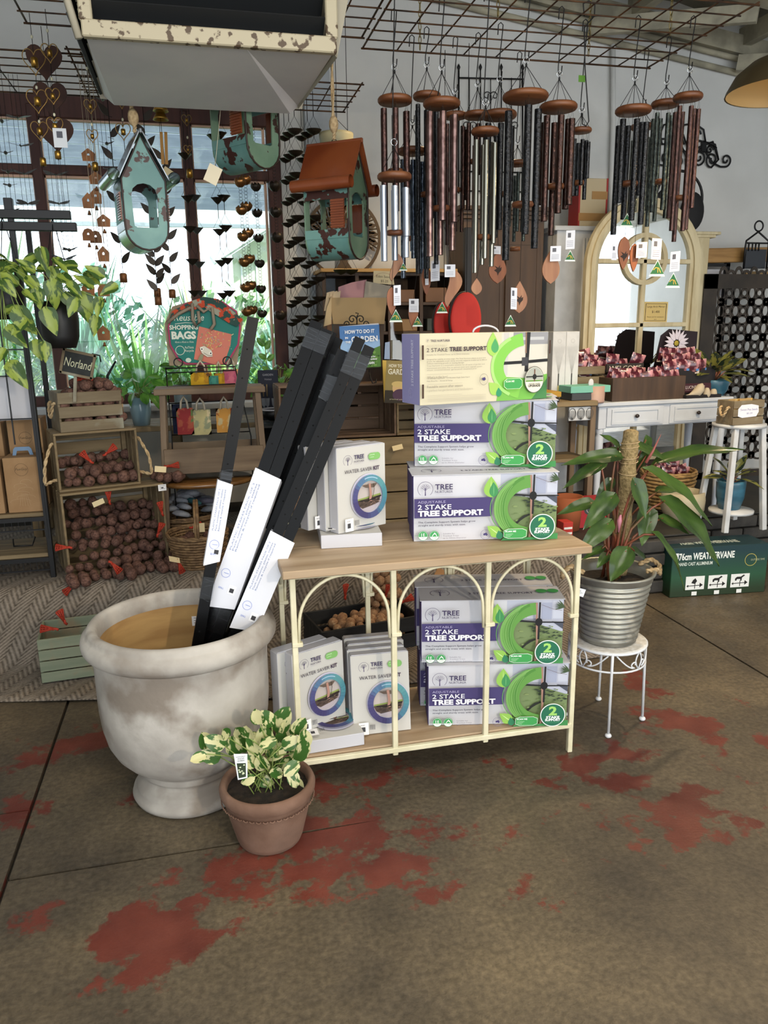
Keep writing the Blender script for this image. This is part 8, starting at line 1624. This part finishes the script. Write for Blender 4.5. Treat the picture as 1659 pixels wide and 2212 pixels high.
# ================================================================ hanging in front of the window
def chainpart(t, pts, r_=.0013, nm='chain', m_=None): return MB(t).tube(pts, r_, 4).build(nm, m_ or m_iron, t)
m_cup = mat('dark_patina_cup', '#2a2520', .4, metal=.7, c2='#4a4238', scale=20); m_copper = mat('antique_copper', '#7a5430', .3, metal=.85, c2='#a87a48', scale=14); m_zinc = mat('grey_zinc', '#5c5e5c', .4, metal=.7)
def cupmesh(kind, mt):
    mb = MB(); n = 24
    if kind == 'flower': f = lambda r, z, a: r * (1 + .16 * (z > .02) * abs(math.cos(3 * a)) * (z / .5)); pr = [(.22, -.0), (.30, .1), (.5, .3), (.78, .62), (1.0, .80)]; pr2 = [(.95, .8), (.7, .6), (.2, .08), (0, .05)]; fn = lambda r, z, a: r * (.86 + .18 * abs(math.cos(3 * a)) if z > .5 else 1)
    elif kind == 'lotus': pr = [(.12, -.2), (.6, 0), (.95, .45), (1, .8), (.8, 1.35)]; pr2 = [(.76, 1.3), (.92, .8), (.5, .05), (0, 0)]; fn = None
    else: pr = [(.1, -.1), (.5, .05), (.8, .25), (1, .52)]; pr2 = [(.96, .5), (.7, .25), (0, .02)]; fn = None
    if kind == 'lotus':      # eight pointed petals
        for k in range(8):
            a0 = 2 * PI * k / 8
            def g(u, v, a0=a0): w_ = .46 * math.sin(PI * min(.97, .15 + .85 * u)) ** .6 * (1 - .0 * u); a = a0 + (v - .5) * 2 * w_; r = .2 + .82 * math.sin(PI * (.08 + .68 * u)); return (r * math.cos(a), r * math.sin(a), -.1 + 1.45 * u)
            mb.grid(g, 5, 2)
    else: mb.lathe(pr, n, fn=fn); mb.lathe(pr2, n, fn=fn)
    mb.lathe([(0, -.1), (.1, -.12), (.12, .0)], 8); return mb.mesh(mt)
CUPS = {}
def rainchain(px0, px1, ys, Y, kind, mt, wpx, label, top=None, links=False):
    key = (kind, mt.name); CUPS.setdefault(key, cupmesh(kind, mt)); c0 = P(px0, ys[0], Y); t = thing('rain_chain', label, 'rain chain', (c0.x, Y, ZG if top is None else (top if top < 9 else 2.93)), group=None); r_ = wpx / 2 * S(px0, Y, 1, ys[1])
    last = t.location.copy(); last.x = c0.x; n = len(ys)
    for i, y in enumerate(ys):
        x = lerp(px0, px1, i / max(1, n - 1)); c = P(x, y, Y); c.x = c0.x + (c.x - c0.x) * .0
        o = bpy.data.objects.new('cup', CUPS[key]); COL.objects.link(o); o.parent = t; o.location = c - t.location; o.scale = (r_, r_, r_); o.rotation_euler = (0, 0, R.uniform(0, 1))
        hgt = {'flower': .8, 'lotus': 1.3, 'bowl': .5}[kind] * r_; ap = c + Vector((0, 0, hgt + r_ * 1.6)); mb = MB(t)
        if links:
            z = last.z; j_ = 0
            while z > c.z + .01: mb.tube([Vector((c.x + .009 * math.cos(a), Y, z - .009 + .009 * math.sin(a))) for a in [2 * PI * q / 8 for q in range(8)]], .0011, 3, True); z -= .018
        else:
            mb.tube([last, ap], .0018, 4)
            for s_ in (-1, 1): mb.tube([ap, c + Vector((s_ * r_ * .9, 0, hgt))], .001, 3)
        mb.build('chain', m_iron, t); last = c
    return t
FL = [437, 502, 572, 640]
for i, (a, b, ys, lb) in enumerate(((400, 408, [345] + FL, 'grey flower-cup rain chain just left of the middle mullion'), (421, 430, [435, 505, 578, 640], 'blue-grey flower-cup rain chain just right of the middle mullion'), (462, 470, [305, 440, 508, 575, 645], 'dark flower-cup rain chain, left one of the central window pair'), (476, 484, [300, 435, 500, 570, 640], 'dark flower-cup rain chain, right one of the central window pair'))): rainchain(a, b, ys, 4.70 + .03 * i, 'flower', m_cup if i != 1 else m_zinc, 30, lb, 200)
hr = thing('hanging_rail', 'narrow dark rail above the window from which the flower and lotus chains hang', 'rail', (.2, 4.65, 2.93)); MB().box((0, 0, .01), (.95, .34, .02), .002).build('rail_board', m_frame, hr)
for x in (-.4, .4): MB().box((x, .45, .01), (.03, .62, .03)).build('bracket', m_frame, hr)
rainchain(519, 530, [403, 463, 520, 575, 630, 682], 4.5, 'lotus', m_copper, 26, 'copper lotus-cup rain chain, left one of the copper pair', 200, True); rainchain(530, 540, [398, 455, 512, 568, 625, 678], 4.56, 'lotus', m_copper, 26, 'copper lotus-cup rain chain, right one of the copper pair', 200, True)
rainchain(553, 562, [412, 468, 522, 577, 632, 685], 4.6, 'lotus', m_cup, 23, 'dark bronze lotus-cup rain chain right of the copper pair', 200, True); rainchain(589, 600, [300, 355, 412, 468, 522, 580, 636, 690], 4.7, 'lotus', m_cup, 28, 'dark lotus-cup rain chain against the right window post', 200, True)
BY = [290, 337, 384, 430, 476, 522, 566, 608, 650, 690, 735, 775]
for i, (px, Y, lb) in enumerate(((637, 4.22, 'nearest bowl-cup rain chain in the row before the pillar'), (625, 4.32, 'second bowl-cup rain chain in the row before the pillar'), (615, 4.42, 'hindmost bowl-cup rain chain in the row before the pillar'), (678, 4.3, 'near bowl-cup rain chain behind the brown-roofed birdhouse'), (665, 4.4, 'middle bowl-cup rain chain behind the brown-roofed birdhouse'), (652, 4.5, 'hindmost bowl-cup rain chain behind the brown-roofed birdhouse'))): rainchain(px, px + 22, [y - i % 3 * -7 for y in BY[:(12 if i < 3 else 10)]], Y, 'bowl', m_cup, 34 - 3 * (i % 3), lb)
for px, lb in ((735, 'left'), (757, 'right')): rainchain(px, px + 5, [545, 592], 4.6, 'bowl', mat('olive_patina', '#3a3820', .4, metal=.6), 32, 'short bowl-cup rain chain under the tree-of-life disc, %s one' % lb, 3.85)
# vine, house, heart, butterfly and bird strings
m_lt = mat('dark_tin_leaf', '#3c3630', .5, metal=.6); m_cu = mat('brown_tin', '#6f4626', .5, metal=.5, c2='#8a5a34', scale=10); m_gold = mat('gold_bell', '#a8823c', .3, metal=.9); m_rheart = mat('rusted_heart', '#2e1710', .8, c2='#3f2216', scale=8)
leafm = MB().prism(leafpoly(0, .5, .42, 1), .03).mesh(m_lt)
def bell(t, c, r_, h, m_=None): MB(t).lathe([(.0, 0), (r_ * .7, 0), (r_, -h * .12), (r_, -h), (r_ * .9, -h), (r_ * .85, -h * .15), (0, -h * .1)], 14, c).build('bell', m_ or m_gold, t); MB(t).tube([c, c - Vector((0, 0, h * 1.2))], .0015, 4).build('clapper', m_iron, t)
def vine(px, px1, y0, y1, Y, n, label, bl=True, st=1.0):
    a, b = P(px, y0, Y), P(px1, y1, Y); b.x = a.x; t = thing('leaf_string', label, 'hanging ornament', (a.x, Y, ZG)); chainpart(t, [Vector((a.x, Y, ZG)), b], .0012, 'wire')
    for i in range(n):
        z = lerp(a.z, b.z, (i + .5) / n); o = bpy.data.objects.new('tin_leaf', leafm); COL.objects.link(o); o.parent = t; o.location = (0, 0, z - ZG); o.scale = (.075, .06, .075); s_ = 1 if i % 2 else -1; o.rotation_euler = (0, s_ * .75, R.uniform(-.5, .5)); chainpart(t, [Vector((a.x - .014, Y, z)), Vector((a.x + .014, Y, z - .008))], .001, 'twig')
    if bl: bell(t, b, .018, .045, m_cu)
    return t
vine(307, 330, 215, 640, 4.3, 15, 'long silvery leaf string right of the front-facing birdhouse roof', True); vine(349, 372, 330, 625, 4.4, 12, 'dark leaf string between the front birdhouse and the middle mullion'); vine(333, 336, 545, 622, 4.35, 4, 'short leaf string low behind the front birdhouse'); vine(233, 262, 225, 590, 4.2, 8, 'thin dragonfly and leaf string left of the front birdhouse')
housep = [(-.5, 0), (-.56, .62), (0, 1.05), (.56, .62), (.5, 0)]
def houses(px, px1, ys, Y, label, w_=26):
    k = S(px, Y, 1, ys[1]); a = P(px, ys[0], Y); t = thing('tin_house_string', label, 'hanging ornament', (a.x, Y, ZG)); e_ = P(px1, ys[-1], Y); chainpart(t, [Vector((a.x - .008, Y, ZG)), Vector((a.x - .008, Y, e_.z))], .0012, 'cord', mat('pale_cord', '#b0a088', .8)); chainpart(t, [Vector((a.x + .008, Y, ZG)), Vector((a.x + .008, Y, e_.z))], .0012, 'cord', MATS['pale_cord'])
    for i, y in enumerate(ys):
        c = P(px, y, Y); h = w_ * k * (1.0 + .25 * (i % 2)); ou = [(u * w_ * k * (.9 if i % 3 == 1 else 1), v * h) for u, v in (housep if i % 3 != 2 else [(-.5, 0), (-.5, .6), (-.3, .95), (0, 1.05), (.3, .95), (.5, .6), (.5, 0)])]
        m_i = [(u * .18, v * .18 + h * .45) for u, v in ou] if len(ou) < 7 else [(u * .16, v * .16 + h * .5) for u, v in ou]
        MB(t).holed([(u + c.x, v + c.z) for u, v in ou], [(u + c.x, v + c.z) for u, v in m_i], .0015, (0, Y, 0)).build('tin_house', m_cu, t); MB(t).lathe([(0, 0), (.004, -.004), (.009, -.022), (0, -.02)], 8, (c.x, Y, c.z - .008)).build('small_bell', m_cu, t)
houses(192, 195, [348, 450, 520, 640], 4.1, 'left string of small brown tin birdhouses near the window'); houses(208, 215, [398, 440, 525], 4.2, 'middle string of small brown tin birdhouses near the window'); houses(225, 262, [490, 565, 640, 735], 4.15, 'right string of small brown tin birdhouses, reaching lowest'); 
def heartpts(w_, n=36): return [(w_ * .5 * math.sin(a) ** 3 * 1.0, w_ * .5 * (.8125 * math.cos(a) - .3125 * math.cos(2 * a) - .125 * math.cos(3 * a) - .0625 * math.cos(4 * a))) for a in [2 * PI * i / n for i in range(n)]]
def hearts(px, ys, ws, Y, label, top, bellend=None, ln=1.25):
    a = P(px, ys[0], Y); t = thing('heart_bell_string', label, 'hanging ornament', (a.x, Y, ZG)); last = Vector((a.x, Y, ZG + .01)); k = S(px, Y, 1, ys[0])
    for y, w_ in zip(ys, ws):
        c = P(px, y, Y); c.x = a.x + (c.x - a.x) * .3; w2 = w_ * k; MB(t).tube([c + Vector((u, 0, v * ln)) for u, v in heartpts(w2)], .002, 5, True).build('wire_heart', mat('gold_wire', '#8a6c3c', .35, metal=.85), t)
        chainpart(t, [last, c + Vector((0, 0, w2 * .24))], .0012); MB(t).ball(last.lerp(c, .5), (.005, .005, .007), 8, 6).build('bead', mat('pearl_bead', '#c8c4a8', .2), t); bell(t, c + Vector((0, 0, w2 * .12)), w2 * .16, w2 * .4); last = c - Vector((0, 0, w2 * .62))
    if bellend: c = P(px, bellend, Y); c.x = last.x; chainpart(t, [last, c], .0012); bell(t, c, 7 * k, 18 * k)
    return t
hearts(74, [130, 215, 280], [50, 46, 38], 3.55, 'gold wire heart and bell string, left one over the rusty hearts', 0, 340); hearts(107, [112, 205, 270], [36, 31, 36], 3.5, 'gold wire heart and bell string, right one over the rusty hearts', 0, 325)
hearts(195, [228, 292], [27, 25], 3.7, 'gold wire heart and bell string left of the rope knot', 0, 350); hearts(262, [215, 282], [30, 32], 3.75, 'gold wire heart and bell string just left of the birdhouse rope', 0, 340); hearts(403, [258, 322], [21, 17], 4.1, 'small gold wire heart string near the middle mullion', 0, 365)
rh = thing('rusty_heart_hanger', 'string of three solid rusty metal hearts at the upper left', 'hanging ornament', (P(95, 120, 3.65).x, 3.65, ZG)); k = S(95, 3.65, 1, 200); last = Vector((rh.location.x, 3.65, ZG))
for y, w_ in ((130, 78), (208, 74), (287, 78)): c = P(95, y, 3.65); c.x = rh.location.x + (y - 130) * .0001; MB(rh).prism([(c.x + u, c.z + v * 1.1) for u, v in heartpts(w_ * k)], .004, (0, 3.65, 0)).build('heart', m_rheart, rh); chainpart(rh, [last, c + Vector((0, 0, w_ * k * .2))]); last = c - Vector((0, 0, w_ * k * .5))
p = Print(P(130, 298, 3.46), root=rh); p.rect(-.025, -.035, .05, .07, '#c8ccd0'); p.rect(-.012, .0, .022, .024, '#50525a'); p.stick('price_tag', rh)
wing = [(0, 0), (.2, .5), (.7, .75), (1.0, .6), (.85, .1), (.55, -.05), (.8, -.35), (.6, -.7), (.3, -.6)]
def flyers(px, px1, ys, Y, w_, label, bird=False):
    k = S(px, Y, 1, ys[0]); a = P(px, ys[0], Y); e_ = P(px1, ys[-1], Y); t = thing('bird_string' if bird else 'butterfly_string', label, 'hanging ornament', (a.x, Y, ZG))
    for d in (-.02, 0, .02): chainpart(t, [Vector((a.x + d, Y, ZG)), Vector((a.x + d, Y, e_.z))], .0009)
    for i, y in enumerate(ys):
        c = P(px, y, Y); c.x = a.x; w2 = w_ * k * .5
        for s_ in (-1, 1):
            mb = MB(); ou = [(s_ * u * w2, v * w2 * .6) for u, v in wing]; ou = ou if s_ < 0 else ou[::-1]; mb.prism(ou, .0015, (0, 0, 0), (1, 0, 0), (0, 1, 0)); o = mb.build('wing', m_zinc, t); o.location = c - t.location; o.rotation_euler = (R.uniform(.15, .5), s_ * -.25, R.uniform(-.4, .4))
        MB(t).tube([c + Vector((0, -.03, 0)), c, c + Vector((0, .03, .004))], [.002, .005 + .004 * bird, .001], 6).build('body', m_zinc, t)
flyers(38, 60, [255, 315, 375, 440, 495], 4.3, 62, 'grey tin butterfly string left of the window mullion, under the rack'); flyers(120, 140, [378, 440, 500, 560], 4.2, 58, 'grey tin butterfly string right of the left mullion'); flyers(4, 20, [262, 330, 370, 400, 455], 4.1, 34, 'small brown tin bird string at the left edge of the picture', True); flyers(145, 146, [495, 540], 4.0, 40, 'small dark tin bird string above the hanging pothos', True); flyers(222, 224, [215, 310, 365], 4.35, 34, 'tin dragonfly string beside the left wire heart', True)
bb = thing('brass_bell_string', 'two stacked brass bells hanging with a folded card tag', 'hanging ornament', (P(346, 230, 4.0).x, 4.0, ZG + .01)); chainpart(bb, [bb.location.copy(), P(346, 222, 4.0)]); [MB(bb).lathe([(0, 0), (.02, -.002), (.03, -.02), (.036, -.032), (.03, -.03), (0, -.01)], 20, P(346, y, 4.0)).build('bell', m_gold, bb) for y in (224, 243)]; chainpart(bb, [P(346, 250, 4.0), P(357, 360, 4.0)])
for s_ in (-1, 1): MB(bb).bar(P(353 + s_ * 5, 285, 4.0), P(356 + s_ * 4, 355, 4.0), .014, .003).build('wooden_strip', mat('gold_wood', '#a8782c', .5), bb)
MB(bb).box(P(360, 378, 3.99), (.05, .002, .06), rot=(0, .6, 0)).build('card_tag', m_paper3, bb)
ct2 = MB(); ct2.box(P(460, 377, 3.42), (.055, .002, .07), rot=(0, .45, 0)); ct2.tube([P(460, 370, 3.42), P(466, 345, 3.45), P(480, 200, 3.5), P(480, 90, 3.5)], .001, 4); solo(ct2, 'card_tag', ink('#d8ccb0'), 'cream folded card tag with a dark temple picture below the teal birdhouse', 'tag', P(460, 377, 3.42))
# birdhouses
m_tp = mat('chipped_teal_paint', '#55807c', .45, c2='#6a938c', scale=6, c3='#3a1c16', scale3=15, lo3=.56, hi3=.575); m_gp = mat('chipped_green_paint', '#5c7862', .45, c2='#6c8670', scale=6, c3='#34201a', scale3=15, lo3=.56, hi3=.575); m_rbr = mat('red_brown_enamel', '#6a3018', .3, c2='#7c3f20', scale=4, coat=.4); m_gal = mat('galvanised_sheet', '#8f9498', .2, metal=.9)
def birdhouse(apex, Y, hpx, rz, roofm, facem, sidem, label, ropetop=True, roofw=1.0):
    c = P(*apex, Y); k = S(apex[0], Y, 1, apex[1] + 100); H_ = hpx * k * .98; t = thing('birdhouse', label, 'birdhouse', c, rz); w_ = H_ * .40; d = H_ * .46; ga = H_ * .38
    ou = [(0, 0), (w_ * .17, -ga * .34), (w_ * .34, -ga * .68)] + [(w_ * .5, -ga), (w_ * .5, -H_ * .78)] + [(w_ * .5 * math.cos(a), -H_ * .80 + H_ * .2 * -math.sin(a)) for a in [PI * i / 10 for i in range(1, 10)]] + [(-w_ * .5, -H_ * .78), (-w_ * .5, -ga), (-w_ * .34, -ga * .68), (-w_ * .17, -ga * .34)]; n = len(ou)
    cz = -H_ * .62; inn = []
    ar = lambda q: (.54 * math.cos(m2(q)), .14 + .17 * math.sin(m2(q)))
    arch = [ar(90), ar(62), ar(32), ar(0), (.50, -.30)] + [(lerp(.50, -.50, i / 10), -.32) for i in range(1, 10)] + [(-.50, -.30), ar(180), ar(148), ar(118)]
    for u, v in arch: inn.append((u * w_ * .56, cz + .02 * H_ + v * H_ * .62))
    for nm, y in (('front_panel', -d / 2), ('back_panel', d / 2 - .006)): MB().holed(ou, inn, .006, (0, y, 0)).build(nm, facem, t)
    mb = MB(); mb.tube([(p_[0], -d / 2 - .003, p_[1]) for p_ in ou], .004, 5, True); mb.build('edge_trim', mat('dark_rim', '#2a1a14', .5), t)
    mb = MB(); low = [(w_ * .5 * math.cos(a), -H_ * .80 - H_ * .2 * math.sin(a)) for a in [PI * i / 12 for i in range(13)]]; mb.grid(lambda u, v: (low[min(12, int(round(v * 12)))][0] * .98, lerp(-d / 2, d / 2, u), low[min(12, int(round(v * 12)))][1]), 1, 12); mb.build('rounded_bottom', sidem, t)
    for s_ in (-1, 1):
        x = s_ * w_ * .49; MB().box((x, 0, -ga - H_ * .05), (.004, d * .98, H_ * .1)).build('side_panel', sidem, t); MB().box((x, 0, -H_ * .78), (.004, d * .98, H_ * .08)).build('side_panel', sidem, t)
        mb = MB(); [mb.box((x + s_ * .012, -d * .28 + .0, -ga - H_ * .12 - i * H_ * .022), (.006, d * .3, H_ * .013)) for i in range(11)]; mb.box((x + s_ * .008, -d * .28, -ga - H_ * .23), (.004, d * .3, H_ * .25)); mb.build('shutter', m_rbr, t)
        # roof sheet and rolled eave
        sl = Vector((s_ * w_ * .5, 0, -ga)).normalized(); L_ = (ga ** 2 + (w_ * .5) ** 2) ** .5 * 1.08 * roofw; o0 = Vector((s_ * .004, 0, .012)); mb = MB(); nrm = Vector((sl.z * -s_, 0, sl.x * s_)); e1 = o0 + sl * L_
        mb.add([o0 + Vector((0, -d * .62, 0)), o0 + Vector((0, d * .62, 0)), e1 + Vector((0, d * .62, 0)), e1 + Vector((0, -d * .62, 0))] + [q + nrm * .004 for q in (o0 + Vector((0, -d * .62, 0)), o0 + Vector((0, d * .62, 0)), e1 + Vector((0, d * .62, 0)), e1 + Vector((0, -d * .62, 0)))], [(0, 1, 2, 3), (7, 6, 5, 4), (0, 3, 7, 4), (1, 5, 6, 2), (2, 6, 7, 3), (0, 4, 5, 1)]); mb.build('roof_sheet', roofm, t)
        rr_ = H_ * .055; cc_ = e1 + nrm * rr_ ; mb = MB(); mb.tube([cc_ + Vector((0, -d * .66, 0)), cc_ + Vector((0, d * .66, 0))], rr_, 16, caps=False); mb.tube([cc_ + Vector((0, -d * .66, 0)), cc_ + Vector((0, d * .66, 0))], rr_ * .92, 16, caps=False); mb.build('rolled_eave', roofm, t)
    MB().box((0, 0, .014), (.012, d * 1.28, .02), .003).build('ridge', roofm, t)
    zr = ZG - c.z; rope([(0, 0, .03), (.004, 0, .06), (-.004, 0, .1), (0, 0, zr)], .008, t, name='rope', mt=m_rope); MB().ball((0, 0, .09), (.022, .02, .035), 10, 8).build('rope_knot', m_rope, t); MB().tube([(0, .012 * math.cos(a), .02 + .012 * math.sin(a)) for a in [2 * PI * i / 12 for i in range(12)]], .002, 5, True).build('ring', m_iron, t)
    return t
birdhouse((292, 305), 3.55, 240, m2(14), m_gal, m_tp, m_gal, 'teal chipped metal birdhouse with a silver curled roof, facing front, left of the mullion'); birdhouse((520, 110), 3.62, 248, m2(38), m_rbr, m_gp, m_tp, 'green and teal metal birdhouse half hidden behind the vent box'); birdhouse((722, 318), 3.50, 232, m2(52), m_rbr, m_gp, m_tp, 'teal metal birdhouse with a red-brown roof and rolled eaves, before the tree disc')
gridp('mesh rack hidden behind the vent box, carrying the birdhouses', -.24, .42, 3.5, 3.72, .2, .11)
hp = thing('hanging_white_pot', 'cream hanging pot on wires behind the brown-roofed birdhouse', 'hanging pot', P(728, 340, 4.3)); c = P(728, 362, 4.3)
MB(hp).lathe([(0, 0), (.055, 0), (.075, .06), (.09, .15), (.09, .165), (.084, .165), (.07, .05), (0, .02)], 28, c).build('pot', mat('cream_plastic', '#bdb48e', .5), hp)
for a in (0, 2.1, 4.2): MB(hp).tube([c + Vector((.088 * math.cos(a), .088 * math.sin(a), .16)), c + Vector((0, 0, .24)), Vector((c.x, c.y, ZG))], .0015, 4).build('wire', m_iron, hp)
# hanging pothos in black pots
m_bpot = mat('black_plastic_pot', '#0e0e10', .5)
lm = [leafmesh(1, .68, 'heart', .22, .16, m_pothos, 9), leafmesh(1, .6, 'heart', .1, .3, m_pothos, 9), leafmesh(1, .74, 'heart', .35, .08, m_pothos, 9)]
LL = ((300, 540, 160, 600), (350, 480, 400, 660), (640, 600, 530, 590), (870, 690, 760, 620), (980, 780, 880, 840), (700, 870, 760, 1090), (820, 1060, 790, 1205), (850, 900, 830, 1020), (450, 760, 460, 970), (400, 1000, 480, 1200), (600, 770, 700, 880), (520, 690, 600, 740), (740, 670, 810, 720), (560, 620, 680, 660), (440, 640, 500, 760), (640, 900, 600, 1000), (330, 640, 420, 640), (560, 860, 640, 960), (780, 780, 700, 720), (470, 560, 560, 640),
      (250, 720, 350, 860), (100, 660, 20, 700), (150, 1000, 290, 1190), (80, 1150, 215, 1310), (100, 1460, 240, 1660), (300, 1260, 330, 1370), (380, 1280, 395, 1415), (30, 1330, -20, 1410), (0, 570, 70, 630), (60, 560, 20, 530), (180, 640, 230, 750), (20, 740, 100, 820), (140, 760, 60, 700), (220, 830, 300, 900), (-20, 640, 50, 600), (200, 1080, 100, 1180), (60, 1000, 160, 960), (320, 820, 330, 960), (120, 600, 60, 650), (280, 650, 210, 600))
for (px, py, r_, h, Y, sl_, lb) in ((135, 752, 42, .20, 3.72, slice(0, 20), 'lime-splashed pothos in a black pot hanging from the right end of the black rack'), (22, 690, 40, .17, 3.74, slice(20, 40), 'green and lime pothos in a black hanging pot at the left edge')):
    c = P(px, py, Y); k = S(px, Y, 1, py); r_ *= k; t = thing('hanging_pothos', lb, 'plant', c); MB(t).lathe([(0, 0), (r_ * .72, 0), (r_ * .95, h * .25), (r_, h * .6), (r_ * .97, h), (r_ * .9, h), (r_ * .88, h * .85), (0, h * .84)], 28, c).build('pot', m_bpot, t, 'black plastic pot')
    tp = Vector((c.x, 3.83, ztop - .01))
    for a in (.5, 2.6, 4.7): MB(t).tube([c + Vector((r_ * math.cos(a), r_ * math.sin(a), h)), tp], .0018, 4).build('hanger_wire', m_iron, t)
    root = c + Vector((0, 0, h * .9))
    for i, (a, b, e_, f) in enumerate(LL[sl_]):
        yy = Y - .02 - .02 * (i % 4) - (.09 if b > 700 else 0); A = P(a / 3.95, 420 + b / 3.95, yy); B = P(e_ / 3.95, 420 + f / 3.95, yy - .02); dd = B - A; A = A - dd * .12; B = A + dd.normalized() * max(dd.length * 1.12, .085)
        leaf(lm[i % 3], A, B, t, (R.uniform(-.3, .3), -.8, .6), R.uniform(-.4, .4)); md = (root + A) / 2 + Vector((0, -.05, .05)); MB(t).tube([root, root.lerp(md, .6) + Vector((0, 0, .03)), md, A], .002, 4).build('stem', m_stem, t)
